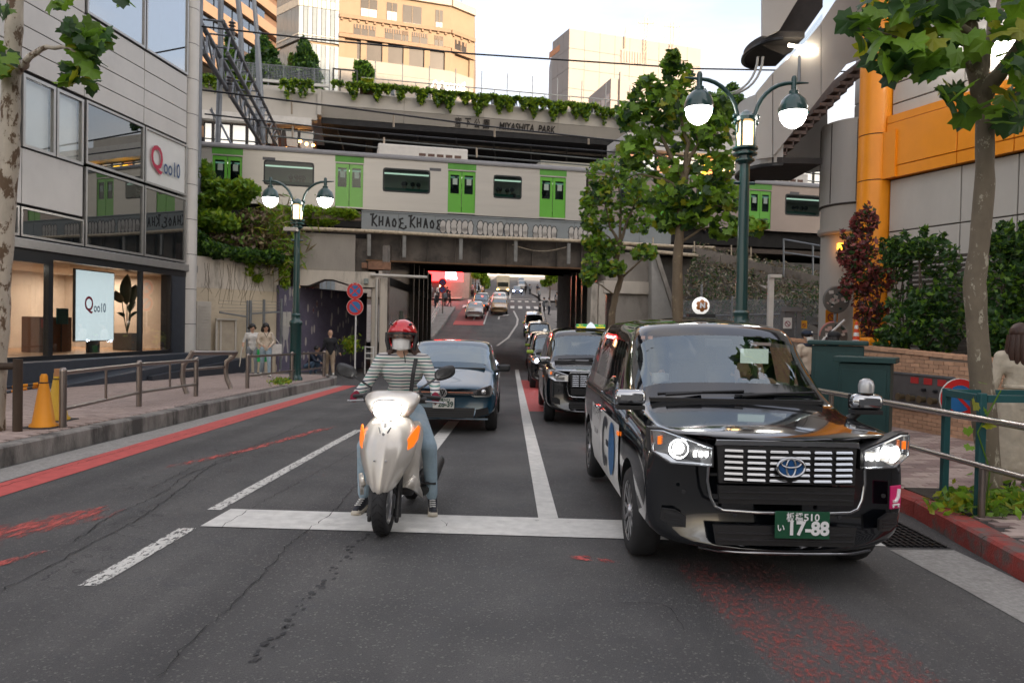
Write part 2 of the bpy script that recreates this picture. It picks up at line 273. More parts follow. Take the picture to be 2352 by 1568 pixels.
# ================= GROUND, ROAD, KERBS, PAVEMENTS =================
def asphalt():
 m=bpy.data.materials.new('asphalt');m.use_nodes=True;t=m.node_tree;n=t.nodes;l=t.links;b=n['Principled BSDF']
 g=n.new('ShaderNodeNewGeometry');P=g.outputs['Position']
 def noise(sc, det=5, ro=.6):
  x=n.new('ShaderNodeTexNoise');x.inputs['Scale'].default_value=sc;x.inputs['Detail'].default_value=det;x.inputs['Roughness'].default_value=ro;l.new(P, x.inputs['Vector']);return x.outputs['Fac']
 def mixc(f, a, c, lo, hi):
  r_=n.new('ShaderNodeMapRange');r_.inputs['From Min'].default_value=lo;r_.inputs['From Max'].default_value=hi;l.new(f, r_.inputs['Value'])
  k=n.new('ShaderNodeMix');k.data_type='RGBA';l.new(r_.outputs[0], k.inputs['Factor'])
  for nm, v in(('A', a), ('B', c)):
   if isinstance(v, tuple):k.inputs[nm].default_value=(*v, 1)
   else:l.new(v, k.inputs[nm])
  return k.outputs['Result']
 c=mixc(noise(.55, 4), (.056, .055, .055), (.098, .095, .091), .38, .62)
 c=mixc(noise(3.2, 6, .7), c, (.062, .064, .068), .55, .72)
 mq=n.new('ShaderNodeMapping');mq.inputs['Scale'].default_value=(1.5, .05, 1);l.new(P, mq.inputs['Vector']);tn=n.new('ShaderNodeTexNoise');tn.inputs['Scale'].default_value=1;tn.inputs['Detail'].default_value=5;l.new(mq.outputs[0], tn.inputs['Vector'])
 c=mixc(tn.outputs['Fac'], c, (.047, .046, .046), .48, .70)
 c=mixc(noise(140, 3), c, (.026, .027, .030), .52, .68)
 v=n.new('ShaderNodeTexVoronoi');v.inputs['Scale'].default_value=95;l.new(P, v.inputs['Vector'])
 sp=n.new('ShaderNodeSeparateColor');l.new(v.outputs['Color'], sp.inputs[0])
 c=mixc(sp.outputs[0], c, (.15, .145, .135), .90, 1.0)
 wv=n.new('ShaderNodeTexVoronoi');wv.feature='DISTANCE_TO_EDGE';wv.inputs['Scale'].default_value=1.7
 wn=n.new('ShaderNodeTexNoise');wn.inputs['Scale'].default_value=2.5;wn.inputs['Detail'].default_value=6;l.new(P, wn.inputs['Vector'])
 ad=n.new('ShaderNodeVectorMath');ad.operation='MULTIPLY_ADD';ad.inputs[1].default_value=(.9, .9, .9);l.new(wn.outputs['Color'], ad.inputs[0]);l.new(P, ad.inputs[2]);l.new(ad.outputs[0], wv.inputs['Vector'])
 lt=n.new('ShaderNodeMapRange');lt.inputs['From Min'].default_value=.004;lt.inputs['From Max'].default_value=.016;lt.inputs['To Min'].default_value=1;lt.inputs['To Max'].default_value=0;l.new(wv.outputs['Distance'], lt.inputs['Value'])
 sx=n.new('ShaderNodeSeparateXYZ');l.new(P, sx.inputs[0])
 mk=n.new('ShaderNodeMapRange');mk.inputs['From Min'].default_value=-2.2;mk.inputs['From Max'].default_value=-3.0;l.new(sx.outputs['X'], mk.inputs['Value'])
 mk3=n.new('ShaderNodeMapRange');mk3.inputs['From Min'].default_value=-4.3;mk3.inputs['From Max'].default_value=-3.7;l.new(sx.outputs['X'], mk3.inputs['Value'])
 mk2=n.new('ShaderNodeMapRange');mk2.inputs['From Min'].default_value=.46;mk2.inputs['From Max'].default_value=.58;l.new(noise(.7, 3), mk2.inputs['Value'])
 mm=n.new('ShaderNodeMath');mm.operation='MULTIPLY';l.new(mk.outputs[0], mm.inputs[0]);l.new(mk2.outputs[0], mm.inputs[1])
 mm1=n.new('ShaderNodeMath');mm1.operation='MULTIPLY';l.new(mm.outputs[0], mm1.inputs[0]);l.new(mk3.outputs[0], mm1.inputs[1])
 mm2=n.new('ShaderNodeMath');mm2.operation='MULTIPLY';l.new(mm1.outputs[0], mm2.inputs[0]);l.new(lt.outputs[0], mm2.inputs[1])
 c=mixc(mm2.outputs[0], c, (.012, .012, .013), 0, 1)
 l.new(c, b.inputs['Base Color'])
 rr=n.new('ShaderNodeMapRange');rr.inputs['To Min'].default_value=.55;rr.inputs['To Max'].default_value=.85;l.new(noise(1.2, 4), rr.inputs['Value']);l.new(rr.outputs[0], b.inputs['Roughness'])
 bp=n.new('ShaderNodeBump');bp.inputs['Strength'].default_value=.75;bp.inputs['Distance'].default_value=.008
 bn=n.new('ShaderNodeTexNoise');bn.inputs['Scale'].default_value=120;bn.inputs['Detail'].default_value=3;l.new(P, bn.inputs['Vector']);l.new(bn.outputs['Fac'], bp.inputs['Height']);l.new(bp.outputs[0], b.inputs['Normal'])
 return m
M_ASPH=asphalt()
M_CONC=mat('concrete', (.30, .285, .265), .85, var=.2, vs=2.5, bump=.3, bs=50, col2=(.16, .15, .14), c2=(.52, .72))
M_GUT=mat('gutter_concrete', (.30, .29, .27), .85, var=.25, vs=30, bump=.4, bs=90, col2=(.2, .19, .17), c2=(.5, .75), c2s=6)
M_KERB=mat('stained_kerb', (.235, .22, .20), .85, var=.25, vs=4, bump=.4, bs=60, col2=(.075, .07, .065), c2=(.48, .62), c2s=1.6, stretch=(1, 1, .35))
M_KRED=mat('red_worn_kerb', (.30, .045, .035), .8, var=.25, vs=9, bump=.4, bs=60, col2=(.13, .10, .09), c2=(.47, .60), c2s=3.2)
M_PAVL=mat('pink_grey_paver', (.38, .295, .26), .8, var=.12, vs=6, bump=.2, bs=80, rnd=.2, col2=(.22, .19, .18), c2=(.55, .75), c2s=1.5)
M_PAVR=mat('dusky_paver', (.29, .21, .19), .8, var=.12, vs=6, bump=.2, bs=80, rnd=.12, col2=(.18, .14, .13), c2=(.52, .72), c2s=1.5)
M_PAVR2=mat('pale_paver', (.42, .33, .29), .8, var=.12, vs=6, bump=.2, bs=80, rnd=.12)
M_SOIL=mat('dark_soil', (.05, .042, .032), .95, var=.3, vs=14, bump=.6, bs=40)
M_LINE=worn('white_road_paint', (.62, .61, .57), .24, .36, 7)
M_LINEW=worn('white_road_paint_worn', (.58, .57, .53), .40, .47, 34, (1, .4, 1))
M_RED=worn('red_road_paint', (.50, .085, .075), .22, .34, 7)
M_REDW=worn('red_road_paint_scuffed', (.44, .085, .07), .38, .58, 15, (1, .3, 1))
M_REDW2=worn('red_road_paint_ghost', (.36, .07, .055), .46, .68, 36, (1, .6, 1))
LK=[(-5.65, -20), (-5.62, 3), (-5.55, 8), (-5.47, 12), (-5.40, 18), (-5.32, 22.3), (-5.5, 23.4), (-6.2, 24.2), (-7.6, 24.6), (-11, 24.7)]
LR=[(-5.7, -20), (-5.62, 3), (-5.55, 8), (-5.47, 12), (-5.4, 18), (-5.3, 22.3), (-11, 24.71), (-11, 33.2), (-5.0, 33.21), (-4.9, 47), (-5.9, 49), (-6, 58), (-6, 74), (-6.3, 100), (-6.5, 180), (-7, 300)]
RK=[(3.3, -20), (3.35, 2), (3.39, 4.8), (3.62, 6.6), (3.5, 8.5), (3.2, 11), (3.08, 16), (3.0, 30), (2.95, 47), (3.1, 60), (3.3, 100), (3.6, 180), (4.2, 300)]
def xat(poly, Y):
 for(xa, a), (xb, b)in zip(poly, poly[1:]):
  if a<=Y<=b and b>a:return xa+(xb-xa)*(Y-a)/(b-a)
 return poly[-1][0]
terr=MB();ys=[p[0]for p in PR]+[900, 1600]
for a, b in zip(ys, ys[1:]):
 za, zb=rz(a)-.35, rz(b)-.35;terr.quad((-900, a, za), (900, a, za), (900, b, zb), (-900, b, zb))
tag(terr.build('ground', mat('distant_ground', (.07, .068, .065), .9)), kind='structure')
road=MB();ys=sorted(set([y for _, y in LR]+[y for _, y in RK]+[p[0]for p in PR if 0<p[0]<300]+list(range(-18, 60, 3))))
ys=[y for y in ys if-20<=y<=300]
ground_strip(road, [(xat(LR, y), y)for y in ys], [(xat(RK, y)+.05, y)for y in ys])
ROAD=tag(road.build('road', M_ASPH), kind='structure')
crossroad=MB();crossroad.poly([(-60, 77.5, rz(77.5)-.02), (60, 77.5, rz(77.5)-.02), (60, 90, rz(90)-.02), (-60, 90, rz(90)-.02)])
tag(crossroad.build('crossing_road', M_ASPH), kind='structure')
def patch(name, m, cl, hw, off=.004, nx=6, fade=.35, endfade=.25):
 """painted ribbon along a ground polyline whose edges wear away"""
 P=[];pts=[V((x, y, 0))for x, y in cl]
 fine=[]
 for a, b in zip(pts, pts[1:]):
  k=max(1, int((b-a).length/.25));fine+=[a.lerp(b, i/k)for i in range(k)]
 fine.append(pts[-1]);n=len(fine);vs=[];uv=[]
 for i, p in enumerate(fine):
  d=(fine[min(i+1, n-1)]-fine[max(i-1, 0)]).normalized();s=V((d.y, -d.x, 0));e=min(i, n-1-i)/max(1, (n-1)/2);h=hw if not isinstance(hw, tuple)else hw[0]+(hw[1]-hw[0])*i/(n-1)
  for j in range(nx+1):
   u=j/nx*2-1;q=p+s*(u*h);vs.append((q.x, q.y, rz(q.y)+off));uv.append(-fade*abs(u)**3-endfade*(1-min(1, e*3)))
 fs=[(i*(nx+1)+j, i*(nx+1)+j+1, (i+1)*(nx+1)+j+1, (i+1)*(nx+1)+j)for i in range(n-1)for j in range(nx)]
 me=bpy.data.meshes.new(name);me.from_pydata(vs, [], fs);me.materials.append(m);L_=me.uv_layers.new(name='UVMap')
 for lp in me.loops:L_.data[lp.index].uv=(uv[lp.vertex_index], 0)
 o=bpy.data.objects.new(name, me);link(o, ROAD);return o
patch('stop_line', M_LINE, [(-2.42, 6.1), (.95, 5.98), (2.9, 5.92)], .29, .006, fade=.0, endfade=0)
patch('lane_line', M_LINE, [(.34, 6.3), (.30, 14), (.28, 24), (.25, 34)], .085, .005, fade=0, endfade=0)
patch('lane_line', M_LINE, [(-1.02, 13.3), (-1.12, 6.35)], .10, .005, fade=0, endfade=0)
patch('lane_line', M_LINEW, [(-2.54, 6.35), (-2.42, 11.8)], .06, .005, fade=.02, endfade=.0)
patch('lane_line', M_LINEW, [(-2.52, 4.42), (-2.5, 5.75)], .065, .005, fade=.03, endfade=.05)
patch('red_stripe', M_RED, [(-4.83, -2), (-4.83, 4), (-4.80, 8), (-4.82, 14), (-4.85, 22.3)], .2, .005, fade=.02, endfade=0)
patch('worn_red_paint', M_REDW, [(-4.25, 4.6), (-3.75, 5.6), (-3.35, 6.45)], .34, .004, endfade=.2)
patch('worn_red_paint', M_REDW, [(-3.9, 4.7), (-3.62, 5.25)], .09, .005, fade=.15, endfade=.1)
patch('worn_red_paint', M_REDW, [(-3.9, 8.0), (-3.4, 9.6), (-2.85, 12.5)], .13, .004, endfade=.2)
patch('worn_red_paint', M_REDW2, [(1.28, 5.2), (1.32, 4.4), (1.42, 3.6), (1.5, 2.9)], .17, .004, fade=.08, endfade=.06)
patch('worn_red_paint', M_REDW2, [(1.66, 5.3), (1.70, 4.4), (1.80, 3.6), (1.86, 2.9)], .24, .004, fade=.08, endfade=.06)
patch('worn_red_paint', M_RED, [(.42, 5.2), (.78, 5.12)], .085, .005, fade=.26, endfade=.24)
patch('worn_red_paint', M_REDW, [(-3.4, 4.55), (-3.2, 5.1)], .05, .005, fade=.1, endfade=.1)
patch('worn_red_paint', M_REDW2, [(1.0, 9.5), (1.6, 11.5), (2.2, 13)], .5, .004)
patch('red_panel', M_RED, [(.75, 15.4), (.75, 20), (.75, 27)], .42, .004, fade=.05, endfade=.0)
patch('gutter', M_GUT, [(-5.29, -2), (-5.27, 8), (-5.2, 12), (-5.1, 22.3)], .235, .003, fade=0, endfade=0)
M_CRK=mat('crack_tar', (.018, .018, .018), .9, var=.3, vs=20)
def crack(pts, w, seed):
 rnd=random.Random(seed);P=[gnd(x, y)for x, y in pts];f=[]
 for a, b in zip(P, P[1:]):
  k=max(2, int((b-a).length/.07));f+=[a.lerp(b, i/k)+V((rnd.uniform(-.018, .018), rnd.uniform(-.02, .02), 0))for i in range(k)]
 m=MB();L_=[];R_=[]
 for i, p in enumerate(f):
  d=f[min(i+1, len(f)-1)]-f[max(0, i-1)];s=V((d.y, -d.x, 0)).normalized()*(w*.62*rnd.uniform(.25, 1));L_.append((p.x-s.x, p.y-s.y));R_.append((p.x+s.x, p.y+s.y))
 ground_strip(m, L_, R_, .0075);m.build('crack', M_CRK, ROAD)
crack([(365, 1560), (430, 1480), (550, 1380), (665, 1250), (760, 1180), (850, 1080)], .007, 1)
crack([(0, 1360), (100, 1310), (230, 1240), (330, 1185), (500, 1060), (640, 1000), (760, 950)], .009, 2)
crack([(0, 1120), (130, 1080), (300, 1030), (480, 985), (700, 915)], .008, 3)
crack([(1370, 1380), (1440, 1380)], .005, 4);crack([(1420, 1388), (1525, 1390), (1590, 1465)], .005, 5)
crack([(505, 1215), (590, 1160), (830, 1030)], .006, 6);crack([(1015, 1195), (1030, 1210), (1035, 1195)], .005, 7)
crack([(170, 1245), (250, 1190), (380, 1130), (430, 1090), (560, 1045)], .010, 8);crack([(250, 1225), (330, 1240), (400, 1260)], .005, 9)
crack([(330, 1130), (470, 1060), (600, 1020), (720, 960)], .006, 10)
M_SPOT=mat('oil_spot', (.022, .022, .024), .7, var=.3)
spots=MB();rs=random.Random(5)
for i in range(46):
 t_=i/45;p=gnd(840-260*t_+rs.uniform(-14, 14), 1225+300*t_+rs.uniform(-6, 6));r_=rs.uniform(.008, .022)
 spots.poly([(p.x+r_*cos(a*pi/3)*rs.uniform(.6, 1.3), p.y+r_*sin(a*pi/3)*1.5, rz(p.y)+.0035)for a in range(6)])
spots.build('oil_drip', M_SPOT, ROAD, kind='stuff')
patch('red_panel', M_RED, [(-3.9, 65.3), (-3.95, 68)], 1.35, .03, fade=0, endfade=0)
patch('red_panel', mat('red_road_paint_dull', (.22, .07, .065), .8), [(-3.95, 68.05), (-4.0, 79)], 1.35, .03, fade=0, endfade=0)
patch('lane_line', M_LINE, [(-1.0, 50), (.4, 66), (.5, 70), (.1, 77)], .09, .05, fade=0, endfade=0)
patch('lane_line', M_LINE, [(-2.55, 66), (-2.5, 80)], .07, .05, fade=0, endfade=0)
for Yc in(80.5, 89.5):
 for i in range(11):
  x=-5.2+i*.86;patch('crosswalk_bar', M_LINE, [(x, Yc-1.4), (x, Yc+1.4)], .22, .08, nx=2, fade=0, endfade=0)
patch('stop_line', M_LINE, [(-1.5, 96), (3.2, 96)], .3, .05, fade=0, endfade=0)
patch('lane_line', M_LINE, [(-.4, 97), (-.5, 140)], .12, .05, fade=0, endfade=0)
patch('lane_line', mat('orange_line', (.5, .2, .04), .7), [(-2.9, 96), (-3.1, 150), (-3.4, 250)], .14, .05, fade=0, endfade=0)
def arrow(x, y, k):
 m=MB();z=rz(y)+.06
 for q in([(-.08, 0), (.08, 0), (.08, 2.2), (-.08, 2.2)], [(-.08, 2.2), (.08, 2.2), (k*.75, 3.2), (k*.6, 3.2)], [(k*.5, 3.0), (k*.8, 2.95), (k*1.0, 3.9), (k*.3, 3.5)]):
  m.poly([(x+a, y+b, rz(y+b)+.06)for a, b in(q if k>0 else q[::-1])])
 m.build('arrow_marking', M_LINE, ROAD)
arrow(-3.6, 69, 1);arrow(-1.3, 69.5, 1)
def kerb(name, poly, w, h, step, m, side, y0=-20, y1=400):
 root=thing(name, None, None);root['kind']='structure'
 pts=[V((x, y, 0))for x, y in poly];run=[]
 for a, b in zip(pts, pts[1:]):
  k=max(1, int(round((b-a).length/step)));run+=[(a.lerp(b, i/k), a.lerp(b, (i+1)/k))for i in range(k)]
 for a, b in run:
  if not y0<=a.y<=y1:continue
  d=(b-a).normalized();s=V((d.y, -d.x, 0))*side;g=d*.004;j=random.uniform(-.003, .003);m_=MB()
  a2, b2=a+g, b-g;za, zb=rz(a.y), rz(b.y);c=.02
  m_.add([(a2.x, a2.y, za-.1), (b2.x, b2.y, zb-.1), (b2.x+s.x*w, b2.y+s.y*w, zb-.1), (a2.x+s.x*w, a2.y+s.y*w, za-.1), (a2.x+s.x*c*.4, a2.y+s.y*c*.4, za+h-c+j), (b2.x+s.x*c*.4, b2.y+s.y*c*.4, zb+h-c+j), (b2.x+s.x*c*1.6, b2.y+s.y*c*1.6, zb+h+j), (b2.x+s.x*w, b2.y+s.y*w, zb+h+j), (a2.x+s.x*w, a2.y+s.y*w, za+h+j), (a2.x+s.x*c*1.6, a2.y+s.y*c*1.6, za+h+j)], [(0, 1, 5, 4), (4, 5, 6, 9), (9, 6, 7, 8), (2, 3, 8, 7), (3, 0, 4, 9, 8), (1, 2, 7, 6, 5)])
  m_.build('kerb_stone', m, root)
 return root
kerb('kerb', LK, .2, .23, 1.9, M_KERB, -1)
kerb('kerb', [p for p in RK if p[1]<9], .2, .16, .62, M_KRED, 1, y0=2)
kerb('kerb', [p for p in RK if 8<p[1]<48], .18, .15, .62, M_CONC, 1)
kerb('kerb', [(-5.9, 49), (-6, 58), (-6, 74), (-6.1, 79)], .3, .2, 2, M_CONC, -1)
kerb('kerb', [(2.95, 47), (3.1, 60), (3.15, 77)], .3, .2, 2, M_CONC, 1)
def sheet(name, l, r, h, m):
 b=MB();ground_strip(b, l, r, h);return tag(b.build(name, m), kind='structure')
LKi=[(x-.2, y)for x, y in LK if y<23]
PAVL=sheet('pavement', [(-13, y)for _, y in LKi]+[(-13, 24.2)], LKi+[(-6.4, 24.2)], .205, mat('paver_joint', (.05, .045, .042), .9))
RKi=[(x+.2, y)for x, y in RK if 1<y<50]
PAVR=sheet('pavement', RKi, [(x+9, y)for x, y in RKi], .135, MATS['paver_joint'])
sheet('pavement', [(-16, y)for y in(49, 58, 66, 74, 79)], [(-6.25, y)for y in(49, 58, 66, 74, 79)], .2, M_CONC)
sheet('pavement', [(3.2, y)for y in(47, 58, 66, 74, 77)], [(20, y)for y in(47, 58, 66, 74, 77)], .2, M_CONC)
sheet('pavement', [(-16, y)for y in(90.5, 100, 141, 180, 300)], [(-6.4, y)for y in(90.5, 100, 141, 180, 300)], .2, M_CONC)
sheet('pavement', [(3.5, y)for y in(90.5, 100, 141, 180, 300)], [(20, y)for y in(90.5, 100, 141, 180, 300)], .2, M_CONC)
def pavers(parent, x0, x1, y0, y1, pw, pl, base, mats, key, near, inside, alt=False):
 """individual paving blocks; the nearest 300 are objects, the rest one joined part"""
 cells=[];j=0;y=y0
 while y<y1:
  x=x0+(pw/2 if j%2 else 0);i=0
  while x<x1:
   if inside(x, y):cells.append((x, y, i, j))
   x+=pw;i+=1
  y+=pl;j+=1
 cells.sort(key=lambda c:key(c[0], c[1]));mes=[]
 for mm in mats:
  q=MB();a, b, t=pw/2-.0045, pl/2-.0045, .012
  q.add([(-a, -b, -.02), (a, -b, -.02), (a, b, -.02), (-a, b, -.02), (-a, -b, t-.004), (a, -b, t-.004), (a, b, t-.004), (-a, b, t-.004), (-a+.004, -b+.004, t), (a-.004, -b+.004, t), (a-.004, b-.004, t), (-a+.004, b-.004, t)], [(0, 1, 5, 4), (1, 2, 6, 5), (2, 3, 7, 6), (3, 0, 4, 7), (4, 5, 9, 8), (5, 6, 10, 9), (6, 7, 11, 10), (7, 4, 8, 11), (8, 9, 10, 11)]);mes.append(q.mesh('paver', mm))
 rest=[MB()for _ in mats]
 for k, (x, y, i, j)in enumerate(cells):
  z=rz(y)+base+random.uniform(0, .003);c=(((i+(j//3))//3+(j//3))%2 if alt else 0)%len(mats)
  if k<near:inst('paver', mes[c], parent, Matrix.Translation((x, y, z)))
  else:
   a, b=pw/2-.0045, pl/2-.0045;z+=.011
   rest[c].quad((x-a, y-b, z), (x+a, y-b, z), (x+a, y+b, z), (x-a, y+b, z))
 for r_, mm in zip(rest, mats):
  if r_.v:r_.build('paver_field', mm, parent, kind='stuff')
pavers(PAVL, -12.8, -5.7, 6, 24.1, .2, .1, .21, [M_PAVL], lambda x, y:x*x+y*y, 300, lambda x, y:x+.1<xat([(a-.2, b)for a, b in LK[:6]]+[(-5.9, 24.3)], y)-.01 and-.73*y<x)
pavers(PAVR, 3.4, 9.5, 3.9, 26, .2, .1, .14, [M_PAVR, M_PAVR2], lambda x, y:x*x+y*y if y<11.5 and x<7 else 900+y, 300, lambda x, y:x-.1>xat(RKi, y)+.01 and x<.74*y, True)
gr=thing('drain_grate', 'black iron drain grate in the gutter beside the red kerb', 'grate', (3.1, 6.1, rz(6.1)))
b=MB()
for i in range(9):b.box((2.93+i*.052, 6.1, rz(6.1)+.012), (.014, .95, .016))
for i in range(12):b.box((3.14, 5.66+i*.08, rz(6.1)+.010), (.46, .014, .012))
b.build('grate_bar', mat('cast_iron', (.03, .03, .032), .5, .8, var=.3), gr)
MB().box((3.14, 6.1, rz(6.1)+.004), (.48, .98, .004)).build('drain_pit', mat('pit_black', (.006, .006, .007), .9), gr)
patch('gutter', M_GUT, [(3.13, 2), (3.15, 4.7), (3.12, 5.55)], (.23, .25), .004, fade=0, endfade=0)
patch('gutter', M_GUT, [(3.2, 6.65), (3.2, 8.5), (2.95, 11), (2.85, 16)], .2, .004, fade=0, endfade=0)
# ================= LEFT SHOP BUILDING =================
LB=Pl((-10.2, 24), (-1, -9), (.994, -.11))
M_PANEL=mat('pale_grey_cladding', (.56, .54, .505), .42, .1, var=.06, vs=1.2, bump=.04, bs=6, col2=(.47, .45, .43), c2=(.55, .8), c2s=.8)
M_ALU=mat('brushed_aluminium', (.42, .41, .395), .35, .7, var=.08, vs=6)
M_BLK=mat('black_frame', (.012, .013, .015), .35, var=.1)
M_NAVY=mat('dark_navy_tile', (.028, .033, .043), .45, var=.2, vs=5, bump=.1, bs=30)
M_DARK=mat('dark_room', (.02, .02, .022), .9, var=.3)
G_SKYW=glass('sky_mirror_glass', (.6, .75, .8), .42, .5, .0)
G_DARK=glass('dark_mirror_glass', (.25, .28, .28), .16, .35, .0)
G_SHOP=glass('shop_glass', (.93, .94, .93), .05, 1, .0)
M_FILM=mat('white_window_film', (.66, .66, .63), .35, var=.04, coat=.6)
SHOP=thing('shop_building', 'pale grey panelled shop building with mirror windows and lit glass ground floor', 'building', LB.pt(.45, 0))
def pane_window(P, parent, s0, s1, z0, z1, gl, fw=.05, o=.0, ms=(), mz=(), fm=None, back=None, name='window'):
 f=MB()
 f.pbox(P, s0, s1, z0, z0+fw, o-.06, o+.04);f.pbox(P, s0, s1, z1-fw, z1, o-.06, o+.04);f.pbox(P, s0, s0+fw, z0+fw, z1-fw, o-.06, o+.04);f.pbox(P, s1-fw, s1, z0+fw, z1-fw, o-.06, o+.04)
 for q in ms:f.pbox(P, q-fw/2, q+fw/2, z0+fw, z1-fw, o-.055, o+.035)
 for q in mz:f.pbox(P, s0+fw, s1-fw, q-fw/2, q+fw/2, o-.055, o+.03)
 w=f.build(name, fm or M_ALU, parent)
 MB().pbox(P, s0+fw, s1-fw, z0+fw, z1-fw, o-.012, o+.0).build('pane', gl, w)
 if back:MB().pbox(P, s0+fw, s1-fw, z0+fw, z1-fw, o-.13, o-.10).build('blind', back, w)
 return w
def panels(P, parent, s_edges, z_edges, m, gap=.012, o0=-.05, o1=.0, name='cladding_panel', jit=.003):
 for a, b in zip(s_edges, s_edges[1:]):
  for c, d in zip(z_edges, z_edges[1:]):
   j=random.uniform(-jit, jit);MB().pbox(P, a+gap, b-gap, c+gap, d-gap, o0, o1+j).build(name, m, parent, bevel=.006)
b=MB();b.pbox(LB, .2, 15, 3.2, 19, -7, -1.2);b.pbox(LB, .2, 15, 7.06, 9.22, -1.2, -.056);b.pbox(LB, 5.46, 15, 9.22, 19, -1.2, -.056);b.pbox(LB, 5.46, 15, 4.12, 5.42, -1.2, -.056)
b.pbox(LB, .2, .28, 3.2, 19, -1.2, -.02);b.build('backing_wall', M_DARK, SHOP)
panels(LB, SHOP, [.78, 2.98, 5.44, 7.9, 10.3, 12.7, 15], [7.14, 7.62, 8.12, 8.66, 9.2], M_PANEL)
panels(LB, SHOP, [5.44, 7.9, 10.3, 12.7, 15], [9.2, 9.75, 10.3, 10.85, 11.4, 11.95, 12.5], M_PANEL)
panels(LB, SHOP, [.78, 2.98, 5.44], [12.0, 12.5, 13.0], M_PANEL)
panels(LB, SHOP, [5.46, 7.45, 9.9, 12.4, 15], [4.14, 5.40], M_PANEL)
panels(LB, SHOP, [7.5, 9.9, 12.4, 15], [5.42, 7.12], M_PANEL)
c=MB();ce=LB.pt(.42, 0, -.16)
c.lathe([(.30, .0), (.30, 19)], 20, (ce.x, ce.y, 0));c.build('corner_column', M_PANEL, SHOP, smooth=60)
for z in[1.5+1.1*i for i in range(14)]:MB().lathe([(.302, z), (.304, z+.006), (.304, z+.012), (.302, z+.018)], 20, (ce.x, ce.y, 0), cap=False).build('column_joint', M_BLK, SHOP)
for a, b_ in((.80, 2.95), (3.0, 5.40)):pane_window(LB, SHOP, a, b_, 9.24, 11.95, G_SKYW, .06)
pane_window(LB, SHOP, .80, 2.95, 5.5, 7.08, M_FILM, .06)
pane_window(LB, SHOP, 3.0, 5.40, 5.5, 7.08, G_DARK, .06, mz=())
pane_window(LB, SHOP, 5.5, 6.42, 5.42, 7.05, glass('blind_glass', (.95, .96, .95), .06, 1), .07, back=M_FILM)
pane_window(LB, SHOP, 6.46, 7.46, 5.42, 7.05, MATS['blind_glass'], .07, back=M_FILM)
pane_window(LB, SHOP, .80, 2.95, 3.42, 5.42, G_DARK, .06)
pane_window(LB, SHOP, 3.0, 5.40, 3.42, 5.42, G_DARK, .06)
pane_window(LB, SHOP, 5.46, 7.5, 3.42, 4.08, G_DARK, .05);pane_window(LB, SHOP, 7.55, 10, 3.42, 4.08, G_DARK, .05)
MB().pbox(LB, .1, 15, 3.16, 3.38, -.5, .05).build('beam', M_ALU, SHOP, bevel=.01)
MB().pbox(LB, .1, 15, 2.98, 3.15, -.4, -.02).build('soffit', M_BLK, SHOP)
w=MB()
for s in(1.55, 3.0, 6.55, 9.3):w.pbox(LB, s-.07 if s>6 else s-.035, s+.07 if s>6 else s+.035, .70, 2.98, -.12, .02)
w.pbox(LB, 1.5, 15, .62, .72, -.12, .03);w.pbox(LB, 6.5, 15, 2.86, 2.98, -.11, .02)
shopwin=w.build('shop_window', M_BLK, SHOP)
for a, b_ in((1.58, 6.48), (6.62, 9.25)):MB().pbox(LB, a, b_, .73, 2.97, -.06, -.045).build('pane', G_SHOP, shopwin)
MB().pbox(LB, .48, 1.5, .0, 2.98, -.35, -.03).build('dark_panel', M_NAVY, SHOP)
M_INT=mat('warm_plaster', (.55, .49, .43), .8, var=.10, vs=1.5)
r_=MB();r_.pbox(LB, .6, 12, .3, .705, -5, -.12);r_.build('shop_floor', mat('oak_floor', (.36, .22, .12), .5, var=.2, vs=5), SHOP)
r_=MB();r_.pbox(LB, .6, 12, .7, 3.2, -4.4, -4.2);r_.pbox(LB, .5, .6, .7, 3.2, -4.2, -.36);r_.pbox(LB, 7.6, 7.72, .7, 3.2, -4.2, -2.2);r_.pbox(LB, .6, 12, 3.0, 3.14, -5, -.4);r_.build('shop_room', M_INT, SHOP)
for s, o, e in((1.7, -2.6, 12), (4.8, -3.4, 6), (8.2, -2.6, 6)):
 p=LB.pt(s, 2.92, o);lm=bpy.data.lights.new('shop_ceiling_lamp', 'AREA');lm.energy=e;lm.size=1.6;lm.color=(1, .78, .60);lo=bpy.data.objects.new('shop_ceiling_lamp', lm);lo.location=p;link(lo, SHOP)
M_TILE=mat('dark_blue_ramp', (.035, .042, .055), .5, var=.2, vs=4, bump=.15, bs=40)
rp=thing('entrance_ramp', 'dark navy stepped entrance ramp along the shop front', 'ramp', LB.pt(4, 0, .9))
MB().pbox(LB, .15, 14, -.3, .62, .04, .55).build('platform', M_TILE, rp, bevel=.01)
MB().pbox(LB, .15, 9.5, -.3, .58, .55, 1.15, z1b=-.0).build('slope', M_TILE, rp, bevel=.01)
MB().pbox(LB, -1.0, 4.5, -.3, .42, 1.16, 1.30, z1b=.14).build('edge_kerb', M_NAVY, rp, bevel=.01)
MB().pbox(LB, -1.05, .14, -.3, .40, .3, 1.15).build('step', M_NAVY, rp, bevel=.01)
def qoo(parent, P, s, z, o, sc):
 x=-P.d;q=text('lettering', 'Q', .74*sc, mat('crimson_print', (.42, .015, .05), .5, var=0), parent, P.pt(s+.36*sc, z+.05*sc, o), x, (0, 0, 1), bold=.012*sc, wide=.46*sc)
 text('lettering', 'oo10', .48*sc, mat('navy_print', (.02, .06, .16), .5, var=0), parent, P.pt(s-.24*sc, z-.07*sc, o), x, (0, 0, 1), bold=.006*sc, wide=.68*sc)
s_, z_=LB.px(378, 378);qoo(SHOP, LB, s_, z_, .055, 1.28)
sc=thing('digital_screen', 'tall upright white advertising screen on a black foot inside the shop window', 'screen', LB.pt(4.35, .7, -.5))
LBs=Pl(LB.pt(0, 0, -.45), LB.d, LB.n)
